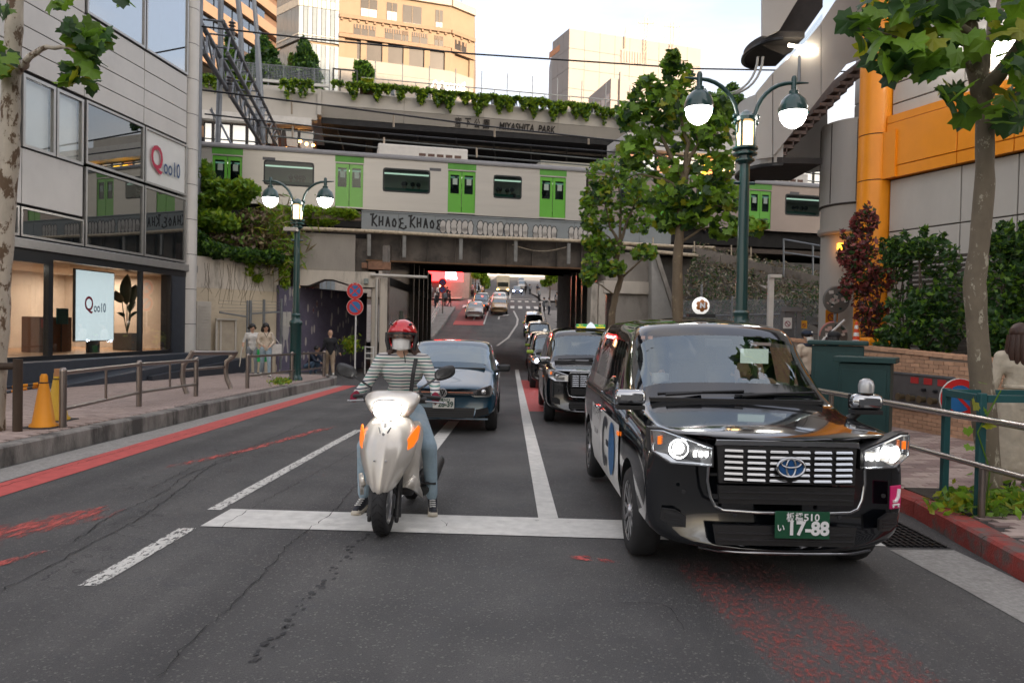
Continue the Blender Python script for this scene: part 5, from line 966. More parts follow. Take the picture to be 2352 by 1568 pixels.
M_REDS=mat('bright_red_sign', (.75, .01, .015), .5, var=0, emit=1.6, ecol=(1, .02, .02));Pd=Pl((-26, 92), (1, 0), (0, -1));xs0, xs1=Pd.S(984, 635), Pd.S(1064, 635)
MB().pbox(Pd, xs0, xs1, Pd.Z(1020, 646), Pd.Z(1020, 612), .1, .5).build('sign_board', M_REDS, DB)
text('lettering', 'DIESEL', 1.2, mat('white_lit_letters', (1, 1, 1), .5, var=0, emit=3), DB, Pd.pt(Pd.S(1038), Pd.Z(1038, 634), .53), Pd.d, (0, 0, 1), bold=.03, wide=Pd.S(1052)-Pd.S(1026))
far_block('grey building on the left of the far hill road', -30, -10, 122, 170, 22, M_FARW, 2);far_block('brown building further up the left of the hill road', -32, -10.5, 172, 250, 32, mat('far_brown_wall', (.25, .18, .14), .8), 3)
far_block('pale wall building right of the crossing beyond the bridge', 11, 30, 92, 125, 15, M_FARW, 4);far_block('pale building right of the upper hill road', 10, 30, 130, 200, 26, mat('far_white_wall', (.5, .47, .44), .8), 5)
far_block('block closing the street at the top of the hill', -30, 34, 300, 320, 58, mat('far_hazy_wall', (.42, .42, .42), .8), 6)
MB().pbox(Pl((-9.2, 95), (0, 1), (1, 0)), 0, 20, rz(95)+4, rz(95)+4.6, .1, 1).build('awning', mat('orange_awning', (.6, .25, .06), .6, emit=.3), DB)
TW=thing('sun_blocking_tower', 'tall banded tower out of view, placed and sized to keep sun off the street', 'building', (68, -45, 0));M_TWP=mat('tower_pale_band', (.32, .31, .30), .7)  # unseen tower, placed and sized to keep the low sun off the street
MB().box((68, -58, 31), (100, 26, 62)).build('core', mat('tower_dark_band', (.02, .022, .025), .3), TW)
for i in range(17):MB().box((68, -44.6, 3+i*3.5), (100.4, 1.2, 1.7)).build('spandrel', M_TWP, TW)
MB().box((68, -44.3, 1.2), (100, 1.4, 2.4)).build('base', M_TWP, TW)
# ================= RIGHT SIDE: BUILDING, STAIR, PLANTER =================
RB=Pl((8.3, 17), (.36, -.933), (-.933, -.36))
M_RBP=mat('light_grey_stone_panel', (.48, .455, .41), .7, var=.07, vs=1.2, bump=.08, bs=14, col2=(.40, .38, .35), c2=(.58, .8), c2s=.8, stretch=(1, 1, .4))
M_PERF=mat('perforated_grey_steel', (.56, .55, .52), .6, .05, var=.05, vs=.8, bump=.3, bs=70)
M_ORN=mat('orange_enamel', (.92, .31, .006), .42, var=.05, vs=1.5, coat=.15, col2=(.72, .22, .008), c2=(.6, .85), c2s=.7)
M_SEAM=mat('dark_seam', (.05, .04, .035), .7)
RBD=thing('corner_building', 'grey panelled corner building with orange band on the right', 'building', RB.pt(2, 0))
zz=[RB.Z(2090, y)for y in(900, 700, 640, 527, 405)];zo0, zo1=RB.Z(2090, 403), RB.Z(2090, 258);up_=[zo1, RB.Z(2090, 228), RB.Z(2090, 180), RB.Z(2090, 70), RB.Z(2090, -60), 14]
sx=[.33, RB.S(2207, 450), RB.S(2338, 450), RB.S(2338, 450)+2.2, RB.S(2338, 450)+4.6, 12]
MB().pbox(RB, .2, 12, 0, 16, -5, -.07).build('core', M_SEAM, RBD)
panels(RB, RBD, sx, zz, M_RBP, .014);panels(RB, RBD, sx, up_, M_RBP, .014)
for a, b_ in zip(sx, sx[1:]):
 MB().pbox(RB, a+.01, b_-.01, zo0+.25, zo1-.18, -.05, .16).build('orange_panel', M_ORN, RBD, bevel=.01)
 MB().pbox(RB, a+.01, b_-.01, zo0, zo0+.235, -.05, .15).build('orange_panel', M_ORN, RBD);MB().pbox(RB, a+.01, b_-.01, zo1-.165, zo1, -.05, .15).build('orange_panel', M_ORN, RBD)
oc=thing('orange_column', 'tall round orange column at the corner of the grey building', 'column', (0, 0, 0));cb=RB.pt(-.05, 0, .05);oc.location=cb;segs=[.9, zo0-.0, zo1-.35, 9.9, 16]
for z0, z1 in zip(segs, segs[1:]):MB().lathe([(.37, z0+.012), (.37, z1-.012)], 28, (cb.x, cb.y, 0)).build('column_shell', M_ORN, oc, smooth=60)
MB().lathe([(.35, .2), (.35, 16)], 20, (cb.x, cb.y, 0)).build('column_core', M_SEAM, oc)
MB().pbox(RB, .12, .62, zo0, zo1-.35, .14, .2).build('collar_plate', M_ORN, oc)
sg=at(2345, 95, 15);sp_=thing('wall_floodlights', 'row of small white floodlights on the grey wall behind the tree crown', 'lamp', sg)
for x, y in((2100, 118), (2220, 100), (2232, 118), (2268, 92), (2250, 75)):s, z=RB.px(x+80, y);p=RB.pt(s, z, .25);MB().ball(p, .09, 8).build('lamp_head', mat('lit_floodlight', (1, .97, .9), .4, var=0, emit=5), sp_)
M_CORR=mat('corrugated_grey_metal', (.52, .51, .48), .55, .05, var=.05, vs=.8, bump=.35, bs=55, stretch=(1, 1, .25))
DR=thing('corner_drum', 'light grey rounded corner tower with pillar beneath beside the orange column', 'tower', at(1950, 760, 20.4));q=at(1976, 400, 20.4);k=20.4/1700
def Zy(y, Y=20.4, x=1950):return at(x, y, Y).z
zs=[Zy(541), Zy(528), Zy(478), Zy(382), Zy(290), Zy(120), Zy(-100)]
for z0, z1, r in((zs[1], zs[2]-.02, .99), (zs[2]+.03, zs[4], 1.02)):
 MB().lathe([(r, z0), (r, z1)], 36, (q.x, q.y, 0)).build('drum_shell', M_CORR if r>1 else M_RBP, DR, smooth=50)
MB().lathe([(1.0, zs[0]), (1.05, zs[0]+.05), (1.05, zs[1])], 36, (q.x, q.y, 0)).build('drum_rim', M_RBP, DR, smooth=40)
MB().lathe([(.99, zs[2]-.02), (1.04, zs[2]), (1.04, zs[2]+.03)], 36, (q.x, q.y, 0)).build('seam_ring', M_SEAM, DR)
for a in range(0, 360, 40):MB().box((q.x+1.022*cos(R(a)), q.y+1.022*sin(R(a)), (zs[2]+zs[4])/2), (.012, .03, zs[4]-zs[2]-.1), None).build('drum_seam', M_SEAM, DR)
pq=at(1932, 650, 20.6);MB().lathe([(.56, -.3), (.56, zs[0]+.02)], 28, (pq.x, pq.y, 0)).build('pillar', M_RBP, DR, smooth=60)
WX=Pl((0, 21.8), (1, 0), (0, -1));e=[WX.S(x)for x in(1962, 1990, 2060, 2150, 2300)]
panels(WX, DR, e, [Zy(480), zs[4], Zy(200), Zy(80), Zy(-80), 15], M_CORR, .014, -.3, 0)
ST=thing('spiral_stair', 'grey perforated steel stair winding outside the corner building', 'stairs', at(1850, 300, 20));SP=Pl((0, 19.6), (1, 0), (0, -1))
def sp(x, y, o=0):s, z=SP.px(x, y);return SP.pt(s, z, o)
def plate(name, pts, th, m, o=0):return MB().prism([sp(x, y, o)for x, y in pts], (0, th, 0)).build(name, m, ST)
plate('parapet_panel', [(1738, 366), (1774, 361), (1774, 168), (1738, 212)], .1, M_PERF);plate('parapet_panel', [(1776, 359), (1885, 222), (1885, 55), (1850, 98), (1776, 166)], .1, M_PERF, .003)
plate('parapet_panel', [(1887, 219), (1946, 146), (2014, 120), (2014, -60), (1960, -60), (1887, 52)], .1, M_PERF)
M_STP=mat('dark_bronze_steps', (.20, .15, .13), .7, var=.2);M_UND=mat('dark_stair_soffit', (.05, .046, .044), .8, var=.2)
for i in range(14):
 t=i/13;x, y=1782+t*200, 358-t*212;a=sp(x, y-6);MB().box((a.x+.16, a.y+1.47, a.z+.02), (.36, 2.7, .09)).build('step', M_STP, ST);MB().box((a.x+.33, a.y+1.47, a.z+.11), (.03, 2.7, .2)).build('riser', M_STP, ST)
plate('inner_stringer', [(1790, 390), (1890, 300), (2020, 152), (2020, 60), (1890, 200), (1790, 330)], .08, M_PERF, -2.9)
MB().prism([sp(x, y, -3.1)for x, y in((1862, 345), (2016, 335), (2016, 112), (1946, 140), (1885, 215), (1862, 240))], (0, .1, 0)).build('wall_panel', M_CORR, ST)
def landing(name, cx, cy, rx, dp, z_th, x1):
 c_=sp(cx, cy);b=MB();n=20;pts=[V((c_.x-rx*sin(pi*i/n), c_.y+.05+dp*(1-cos(pi*i/n))/2, c_.z))for i in range(n+1)]
 e_=sp(x1, cy);pts+=[V((e_.x, c_.y+dp, c_.z)), V((e_.x, c_.y+.05, c_.z))];b.prism(pts, (0, 0, z_th));b.build(name, M_UND, ST)
 b=MB();n=20;P=[V((c_.x-(rx+.02)*sin(pi*i/n), c_.y+.05+dp*(1-cos(pi*i/n))/2, c_.z-.04))for i in range(n+1)];b.tube(P, .05, 6);b.build('rim_rail', M_BLK, ST)
landing('landing', 1800, 374, .80, 2.3, .16, 1890)
pr=[sp(1800, 372), sp(1738, 366)]
c_=sp(1800, 372);b=MB();n=14
for i in range(n):
 a0, a1=pi*i/n, pi*(i+1)/n;f=lambda a:V((c_.x-.83*sin(a), c_.y+.05+2.3*(1-cos(a))/2, c_.z));p0, p1=f(a0), f(a1);b.quad(p0, p1, p1+V((0, 0, 1.9)), p0+V((0, 0, 1.9)))
b.build('curved_parapet', M_PERF, ST)
landing('landing', 1800, 84, .62, 2.2, .16, 1850);plate('parapet_panel', [(1751, 82), (1762, 84), (1790, 70), (1838, -10), (1838, -90), (1751, -90)], .1, M_PERF)
plate('soffit', [(1765, 84), (1820, 108), (1838, 100), (1912, -6), (1912, -60), (1840, -60), (1838, -8), (1790, 70)], .1, M_UND, -.6)
b=MB()
for r_ in(0, 1):c2=sp(1758+r_*12, 112);b.tube([V((c2.x-.85*(1-cos(t*pi/16)), c2.y+.6, c2.z-1.0*sin(t*pi/16)))for t in range(9)], .035, 6)
b.build('curved_rail', M_RAIL, ST)
plate('tube_light', [(1808, 104), (1874, 116), (1874, 121), (1808, 110)], .05, mat('lit_tube_warm', (1, .85, .65), .5, var=0, emit=4), .12)
for x0, x1, y0, y1 in((1840, 1885, 118, 240), (1790, 1838, 170, 215)):pass
MB().prism([sp(1745, 205, -.3), sp(1840, 95, -.3), sp(1900, 20, -.3), sp(1900, 60, -.3), sp(1860, 100, -.3), sp(1790, 160, -.3)], (0, .02, 0)).build('glass_screen', glass('stair_glass', (.9, .93, .93), .05, 1), ST)
MB().tube([sp(1832, 190, .1), sp(1833, 132, .1)], .04, 6).build('lamp_stalk', M_GALV, ST)
PN=Pl((6.72, 10.9), (-.164, .986), (-.986, -.164));M_BRK=mat('orange_tan_brick_tile', (.52, .31, .195), .75, var=.12, vs=7, rnd=.14, bump=.2, bs=60);M_GROUT=mat('pale_grout', (.33, .27, .22), .9)
PW=thing('planter_wall', 'low orange tan brick planter wall beside the right pavement', 'wall', PN.pt(0, 0));pz0, pz1=.05, 1.27
def Zt(s):return 1.19+.035*(s+2)
MB().pbox(PN, -3.2, 6.5, -.1, Zt(-3.2)-.01, -.35, -.006, z1b=Zt(6.5)-.01).build('mortar_core', M_GROUT, PW)
me=MB();me.box((0, 0, 0), (.198, .014, .058));me.box((0, -.0075, 0), (.19, .004, .05));me=me.mesh('brick', M_BRK);rotz=math.atan2(PN.d.y, PN.d.x);r0, r1=PN.S(2047, 880), PN.S(2192, 900);rs0, rs1=min(r0, r1), max(r0, r1);rz0, rz1=.42, .96;cells=[]
for j in range(19):
 z=.09+j*.0645;s=-3.1+(.105 if j%2 else 0)
 while s<6.4:
  if z<Zt(s)-.04 and not(rs0-.05<s<rs1+.05 and rz0<z<rz1):cells.append((s, z))
  s+=.21
cells.sort(key=lambda c:abs(c[0]-.3));rest=MB()
for i, (s, z)in enumerate(cells):
 p=PN.pt(s, z, random.uniform(0, .003));M=Matrix.Translation(p)@Matrix.Rotation(rotz, 4, 'Z')
 if i<300:inst('brick', me, PW, M)
 else:rest.box((0, 0, 0), (.198, .014, .058), M)
rest.build('brick_field', M_BRK, PW, kind='stuff')
for i in range(46):s=-3.1+i*.21;MB().pbox(PN, s+.004, s+.206, Zt(s)-.005, Zt(s)+.05, -.36, .03).build('coping_brick', M_BRK, PW)
MB().pbox(PN, rs0, rs1, rz0, rz1, -.002, .012).build('valve_recess', mat('grey_valve_panel', (.10, .095, .095), .5, var=.2), PW)
f=MB();f.pbox(PN, rs0-.03, rs1+.03, rz1, rz1+.03, .0, .03);f.pbox(PN, rs0-.03, rs1+.03, rz0-.03, rz0, .0, .03);f.pbox(PN, rs0-.03, rs0, rz0, rz1, 0, .03);f.pbox(PN, rs1, rs1+.03, rz0, rz1, 0, .03);f.build('recess_frame', M_GALV, PW)
M_BRS=mat('dull_brass', (.22, .17, .10), .4, .8)
for i in range(5):s=rs0+.12+(rs1-rs0-.2)*i/5;p=PN.pt(s, rz0+.17, .05);b=MB();b.tube([PN.pt(s, rz0+.17, .01), PN.pt(s, rz0+.17, .1)], .045, 10);b.tube([PN.pt(s, rz0+.17, .1), PN.pt(s, rz0+.17, .12)], .06, 10);b.build('hose_valve', M_BRS, PW)
for i in range(3):s=rs0+.15+i*.3;MB().pbox(PN, s, s+.18, rz1-.13, rz1-.03, .013, .02).build('red_plate', mat('red_plate', (.45, .03, .03), .5), PW)
for s, z in((rs0+.35, rz1-.22), (rs0+.6, rz1-.22)):MB().tube([PN.pt(s, z, .013), PN.pt(s, z, .07)], .025, 8).build('knob', M_BLK, PW)
MB().pbox(PN, -3.2, 6.5, 1.0, 1.18, -2.6, -.37).build('soil', M_SOIL, PW)
LW=Pl((RB.pt(0, 0, .35).x, RB.pt(0, 0, .35).y), RB.d, RB.n);sc_=thing('slatted_screen', 'dark weathered timber slat screen behind the planter shrubs', 'fence', LW.pt(1, 1.2));M_SLAT=mat('weathered_dark_slat', (.075, .062, .05), .8, var=.25, vs=3, rnd=.2)
s0, s1=LW.S(2085, 650), LW.S(2085, 650)+4.6;z0, z1=1.15, LW.Z(2110, 588)
for i in range(22):z=z0+(z1-z0)*i/22;MB().pbox(LW, s0, s1, z, z+(z1-z0)/22*.62, 0, .03).build('slat', M_SLAT, sc_)
for i in range(4):MB().pbox(LW, s0+i*1.5, s0+i*1.5+.06, z0-.2, z1+.05, -.06, -.002).build('post', M_SLAT, sc_)
def shrub(label, cat, pos, cl, mats, n, leaf, seed, stems=4, sm=None):
 rt=thing('shrub', label, cat, pos, 'shrubs in the brick planter');b=MB();rn=random.Random(seed);pos=V(pos);extra=[]
 for i in range(stems):
  c=V(rn.choice(cl)[0]);b.tube([pos+V((rn.uniform(-.12, .12), rn.uniform(-.12, .12), -.15)), pos.lerp(c, .5)+V((rn.uniform(-.1, .1), 0, 0)), c], [.022, .016, .006], 5)
 for i in range(26):
  c, r_=rn.choice(cl);d=rvec(rn);d.z=abs(d.z);q=V((c[0]+d.x*r_[0], c[1]+d.y*r_[1], c[2]+d.z*r_[2]));e=q+V((d.x*.12, d.y*.1, .10+.16*rn.random()));b.tube([V(c), q, e], .005, 4);extra.append((tuple(q.lerp(e, .6)), (.07, .06, .11)))
 b.build('stem', sm or M_BRKD, rt);foliage('foliage', mats, n, lambda r:clumps(cl if r.random()<.8 else extra, r), leaf, rt, kind='stuff', seed=seed);return rt
def pclump(x, y, Y, w, h, d=.35):p=at(x, y, Y);return((p.x, p.y, p.z), (w*Y/1700, d, h*Y/1700))
shrub('tall bronze red leaved shrub in front of the orange column', 'shrub', at(2000, 800, 15.6), [pclump(1985, 510, 15.6, 28, 28), pclump(1975, 560, 15.6, 36, 34), pclump(1985, 610, 15.6, 55, 45), pclump(2030, 640, 15.4, 30, 34), pclump(1955, 590, 15.6, 30, 26), pclump(1960, 650, 15.6, 30, 30), pclump(1990, 690, 15.6, 30, 40), pclump(2005, 750, 15.6, 28, 40)], LR_+[LR_[0]]+[LF[2]], 2600, .07, 41, 5)
gs=[LF[1], LF[2], LF[2], LF[2]]
shrub('leafy green shrub sprawling over the slat screen left of the trunk', 'shrub', at(2120, 815, 13.6), [pclump(2110, 570, 13.8, 34, 26), pclump(2160, 600, 13.8, 45, 50), pclump(2130, 700, 13.5, 50, 40), pclump(2080, 745, 13.5, 50, 45), pclump(2150, 770, 13.3, 60, 45), pclump(2190, 690, 13.5, 40, 70), pclump(2050, 790, 13.8, 40, 28), pclump(2060, 580, 14.5, 24, 16)], gs, 3600, .07, 42, 9)
shrub('dense dark green shrub right of the near trunk', 'shrub', at(2320, 830, 11.6), [pclump(2300, 560, 12, 35, 28), pclump(2345, 580, 12, 40, 45), pclump(2300, 660, 11.8, 40, 80), pclump(2360, 690, 11.6, 45, 80), pclump(2270, 760, 11.6, 45, 60), pclump(2340, 800, 11.4, 60, 50)], [LF[2], LF[1], LF[2]], 3800, .07, 43, 9)
shrub('thin sprig of shrub between column and screen', 'shrub', at(2075, 800, 14.4), [pclump(2048, 600, 14.4, 18, 16), pclump(2075, 620, 14.4, 20, 26), pclump(2080, 690, 14.4, 26, 40)], gs, 700, .06, 44, 4)
def bank(name, P4, kind='structure'):
 b=MB();n=10;
 a, b2, c, d=P4
 for i in range(n):
  for j in range(n):
   f=lambda u, v:(a*(1-u)+b2*u)*(1-v)+(d*(1-u)+c*u)*v+V((0, 0, .12*sin(9*u+5*v)*sin(7*v)))
   b.quad(f(i/n, j/n), f((i+1)/n, j/n), f((i+1)/n, (j+1)/n), f(i/n, (j+1)/n))
 return tag(b.build(name, M_SOIL), kind=kind)
B4=[at(1545, 745, 27), at(1900, 745, 22), at(1900, 640, 31), at(1600, 572, 32.5)];bank('earth_bank', B4)
def onbank(rn, Q=B4, lift=.1):
 u, v=rn.random(), rn.random();p=(Q[0]*(1-u)+Q[1]*u)*(1-v)+(Q[3]*(1-u)+Q[2]*u)*v;return p+V((0, 0, lift+rn.random()*.25))
tag(foliage('dry_ground_cover', [LD[0], LD[1], LI[2], LF[2], leafmat('pale_dry_stalk', (.30, .26, .19), .1)], 5200, onbank, .11, seed=9, flat=.4, asp=.3, wts=(3, 3, 2, 2, 2)), 'dry straw and ivy ground cover on the fenced railway bank', 'ground cover', kind='stuff')
sw=thing('stepped_retaining_walls', 'weathered concrete stepped retaining walls across the railway bank', 'wall', at(1750, 620, 30));M_OLD=mat('old_mossy_concrete', (.24, .205, .17), .9, var=.2, vs=2, col2=(.10, .09, .075), c2=(.5, .66), c2s=1.2)
for pts, Y0, Y1, h in(((1600, 572, 1905, 640), 31.5, 28, .5), ((1735, 625, 1905, 655), 29, 27.5, .55), ((1745, 655, 1905, 735), 27.5, 25, .45), ((1590, 565, 1740, 600), 32, 31, .3)):
 x0, y0, x1, y1=pts;p0, p1=at(x0, y0, Y0), at(x1, y1, Y1);P=Pl(p0.xy, (p1.x-p0.x, p1.y-p0.y), (p1.y-p0.y, -(p1.x-p0.x)));L_=(p1.xy-p0.xy).length
 for i in range(5):za, zb=p0.z+(p1.z-p0.z)*i/5, p0.z+(p1.z-p0.z)*(i+1)/5;MB().pbox(P, L_*i/5+.01, L_*(i+1)/5-.01, za-h, za, -.4, random.uniform(0, .02), z0b=zb-h, z1b=zb).build('coping_block', M_OLD, sw)
mfn=thing('bank_fence', 'tall grey mesh fence along the foot of the dry bank', 'fence', at(1700, 745, 22));FPl=Pl(at(1556, 740, 24.5).xy, (at(1900, 740, 20.8)-at(1556, 740, 24.5)).xy, (-.2, -1));f=MB();fl=FPl.S(1900);wv=MB()
for x, yt in((1570, 655), (1639, 655), (1740, 685), (1853, 665)):f.tube([FPl.pt(FPl.S(x), FPl.Z(x, yt), 0), FPl.pt(FPl.S(x), -.2, 0)], .035, 6)
f.tube([FPl.pt(0, FPl.Z(1570, 727), 0), FPl.pt(fl, FPl.Z(1890, 727), 0)], .03, 5);f.build('post', M_GALV, mfn)
for i in range(70):s=fl*i/70;wv.tube([FPl.pt(s, .2, 0), FPl.pt(s+1.2, 2.6, 0)], .006, 3, cap=False);wv.tube([FPl.pt(s+1.2, .2, 0), FPl.pt(s, 2.6, 0)], .006, 3, cap=False)
wv.build('chain_link', M_GALV, mfn, kind='stuff')
MB().pbox(FPl, -.3, FPl.S(1745), -.3, FPl.Z(1660, 738), -.2, .2).build('plinth', M_CONC, mfn)
hf=thing('handrail', 'grey tubular handrail on the bank below the far train car', 'railing', at(1850, 600, 29));b=MB()
for x, y0, y1 in((1800, 548, 640), (1867, 560, 670)):b.tube([at(x, y0, 29), at(x, y1, 29)], .035, 6)
b.tube([at(1800, 550, 29), at(1890, 566, 28.6)], .035, 6);b.tube([at(1800, 580, 29), at(1890, 592, 28.6)], .03, 6);b.build('rail', M_GALV, hf)
lfn=thing('track_fence', 'rusty chain link fence at the edge of the tracks behind the street trees', 'fence', at(1600, 545, 31.6));b=MB()
for x in(1500, 1595, 1680, 1725):b.tube([at(x, 545+(x-1500)*.10, 31.6), at(x, 605+(x-1500)*.10, 31.6)], .03, 5)
b.tube([at(1380, 562, 31.5), at(1500, 578, 31.5), at(1740, 600, 31.5)], .08, 6);b.build('post', M_PIPE, lfn)
L4=[at(436, 600, 25.8), at(642, 602, 28.2), at(680, 500, 31), at(436, 470, 31)];bank('earth_bank', L4)
tag(foliage('bank_grass', [LF[0], LD[0], LF[1], LD[0], LF[3]], 1500, lambda rn:at(rn.gauss(630, 34), rn.gauss(550, 38), rn.uniform(27.5, 29.5)), .26, seed=12, flat=.1, asp=.16), 'long green and straw grass drooping over the left bank beside the lamp', 'grass', kind='stuff')
def bushL(label, cl, mats, n, leaf, seed, cat='bush', nm='bush'):
 p=V(cl[0][0]);rt=thing(nm, label, cat, (p.x, p.y, p.z-.3), 'bushes on the left railway bank');b=MB();rn=random.Random(seed)
 for c, r in cl:b.tube([V((p.x, p.y+.3, p.z-.2)), V(c)], [.018, .006], 5)
 b.build('stem', M_BRKD, rt);foliage('foliage', mats, n, lambda r:clumps(cl, r), leaf, rt, kind='stuff', seed=seed)
bushL('large leafy bush on the bank against the shop corner', [pclump(470, 470, 28, 48, 28, .8), pclump(462, 400, 28, 26, 32, .7), pclump(520, 455, 28, 50, 26, .8), pclump(560, 435, 28, 34, 22, .7), pclump(500, 510, 27.5, 55, 26, .8), pclump(450, 520, 27.5, 26, 40, .8), pclump(500, 430, 28, 40, 18, .6)], [LI[0], LI[1], LF[1], LF[1]], 3600, .17, 51)
bushL('dark low bush along the top of the beige wall', [pclump(480, 575, 26.4, 60, 20, .5), pclump(560, 585, 27, 60, 16, .5), pclump(620, 590, 27.5, 34, 16, .4), pclump(450, 555, 26.4, 30, 26, .5)], [LF[2], LI[2], LF[1]], 2600, .12, 52)
bushL('dry brown tangled bush in the middle of the left bank', [pclump(580, 505, 28, 34, 26, .6), pclump(600, 550, 28, 36, 34, .6), pclump(570, 560, 27.5, 40, 26, .5), pclump(500, 552, 27.5, 50, 16, .5)], [LD[0], LD[1], LD[1], LF[1]], 2000, .12, 53)
bushL('bright vine over the bridge parapet behind the lamp', [pclump(640, 490, 29.2, 40, 16, .4), pclump(700, 488, 29.2, 44, 16, .4), pclump(760, 490, 29.4, 44, 12, .3), pclump(800, 492, 29.4, 24, 10, .3), pclump(740, 508, 29.4, 40, 8, .3), pclump(650, 520, 28.8, 30, 26, .4)], [LI[0], LI[0], LI[1], LI[1]], 3000, .14, 54)
bushL('hanging creeper at the end of the beige wall', [pclump(648, 600, 28, 16, 26, .25), pclump(655, 640, 28, 12, 30, .2), pclump(560, 615, 27.4, 26, 22, .15), pclump(500, 605, 27, 14, 14, .15), pclump(590, 640, 27.6, 14, 8, .12), pclump(575, 600, 27.3, 50, 8, .15)], [LI[0], LI[1]], 900, .11, 55)
b=MB();rn=random.Random(6)
for i in range(26):
 x=rn.uniform(460, 630);s, z=BW.px(x, 600+rn.random()*8);b.tube([BW.pt(s, z, .015), BW.pt(s+rn.uniform(-.15, .15), z-rn.uniform(.3, 1.1), .015), BW.pt(s+rn.uniform(-.3, .3), z-rn.uniform(.9, 1.6), .015)], .005, 3)
tag(b.build('bare_vine', mat('bare_vine', (.22, .18, .14), .9)), 'bare thin vine stems hanging down the cream wall', 'vine', kind='stuff')
# ================= STREET TREES =================
M_BKP=bark('mottled_plane_bark', (.185, .15, .105), (.42, .38, .29), 14, .58, .62);M_BKW=bark('white_brown_plane_bark', (.47, .42, .34), (.13, .085, .05), 6.5, .52, .56);M_BKD=bark('dark_plane_bark', (.17, .13, .085), (.32, .26, .16), 8, .58, .63)
def branch_tree(name, label, m, Y, trunk, branches, base_r, pend=.03, seed=1):
 P0=at(*trunk[0], Y);rt=thing(name, label, 'tree', (P0.x, Y, rz(Y)+.1), 'plane trees along the street');rn=random.Random(seed);pts=[at(x, y, Y)for x, y in trunk];pts[0]=V((pts[0].x, Y, min(pts[0].z, rz(Y)+.05)))
 f=[]
 for a, c in zip(pts, pts[1:]):f+=[a.lerp(c, i/4)for i in range(4)]
 f.append(pts[-1]);n=len(f);rr=[base_r*(1.12 if i<2 else 1)*(1-.45*i/n)*(1+rn.uniform(-.07, .07))for i in range(n)]
 MB().tube(f, rr, 14).build('trunk', m, rt, smooth=80);ends=[]
 for br, r0 in branches:
  Ys=br[0][2]if len(br[0])>2 else 0;q=[at(p[0], p[1], Y+(p[2]if len(p)>2 else 0))for p in br];f=[]
  for a, c in zip(q, q[1:]):f+=[a.lerp(c, i/3)+V((rn.uniform(-1, 1), rn.uniform(-1, 1), rn.uniform(-1, 1)))*r0*.35 for i in range(3)]
  f.append(q[-1]);MB().tube(f, [r0*(1-.75*i/(len(f)-1))for i in range(len(f))], 8).build('branch', m, rt, smooth=80);ends.append(q)
 return rt
def pts_in(cl, n, seed):rn=random.Random(seed);return[clumps(cl, rn)for _ in range(n)]
t=branch_tree('plane_tree', 'taller leafy plane tree between the lamp and the smaller tree', M_BKD, 16.5, [(1566, 770), (1556, 690), (1556, 600), (1562, 520), (1568, 450), (1574, 405)], [([(1572, 410), (1545, 370), (1520, 320), (1505, 290, .3)], .07), ([(1574, 405), (1585, 360), (1605, 330), (1650, 305, -.3)], .07), ([(1574, 400), (1580, 330), (1565, 270), (1550, 180)], .06), ([(1566, 440), (1540, 420), (1500, 405), (1460, 400)], .05), ([(1566, 440), (1600, 425), (1650, 420), (1690, 400)], .05), ([(1560, 520), (1590, 480), (1640, 470), (1690, 480)], .05), ([(1558, 560), (1610, 525), (1650, 520, .4)], .035), ([(1545, 370), (1500, 350), (1450, 330)], .04), ([(1605, 330), (1590, 270), (1600, 200)], .04)], .13, seed=2)
cl=[pclump(x, y, 16.5+d, w, h, .55)for x, y, w, h, d in((1490, 215, 40, 40, 0), (1560, 180, 30, 40, .2), (1530, 240, 55, 45, -.3), (1600, 250, 45, 45, .2), (1470, 285, 50, 45, .1), (1560, 310, 60, 35, .4), (1640, 300, 45, 45, -.2), (1460, 350, 40, 35, 0), (1530, 390, 50, 30, .3), (1640, 380, 55, 40, 0), (1600, 440, 60, 40, -.3), (1520, 450, 50, 35, 0), (1660, 450, 45, 40, .2), (1590, 490, 45, 35, 0), (1670, 520, 40, 30, 0), (1540, 505, 35, 25, .3), (1725, 520, 28, 16, -.2), (1445, 255, 35, 25, 0), (1650, 240, 40, 30, .2), (1540, 140, 10, 14, 0))]
plane_leaves(t, pts_in(cl, 1700, 7), .26, 7)
t=branch_tree('plane_tree', 'smaller round headed plane tree in front of the right abutment', M_BKD, 23.5, [(1402, 770), (1406, 720), (1414, 680), (1426, 640), (1415, 600), (1424, 560)], [([(1424, 560), (1400, 520), (1385, 450)], .06), ([(1424, 560), (1440, 510), (1470, 440)], .06), ([(1420, 580), (1400, 545), (1365, 520)], .04), ([(1426, 640), (1470, 600), (1490, 585)], .04), ([(1414, 680), (1380, 655), (1350, 640)], .03), ([(1424, 560), (1425, 470), (1420, 400)], .05)], .12, seed=3)
cl=[pclump(x, y, 23.5+d, w, h, .6)for x, y, w, h, d in((1380, 400, 36, 30, 0), (1420, 385, 36, 30, .3), (1460, 400, 36, 28, -.3), (1370, 450, 34, 30, .2), (1420, 445, 46, 30, -.4), (1470, 455, 32, 32, .2), (1365, 505, 32, 30, 0), (1420, 500, 45, 28, .5), (1470, 510, 30, 28, 0), (1365, 555, 30, 24, 0), (1400, 570, 34, 22, .2), (1480, 580, 30, 18, 0), (1370, 605, 34, 26, 0), (1410, 615, 30, 20, -.3), (1350, 635, 18, 20, 0), (1350, 480, 18, 50, .2))]
plane_leaves(t, pts_in(cl, 2300, 8), .19, 8, wts=(4, 3, 1.5, 1.6))
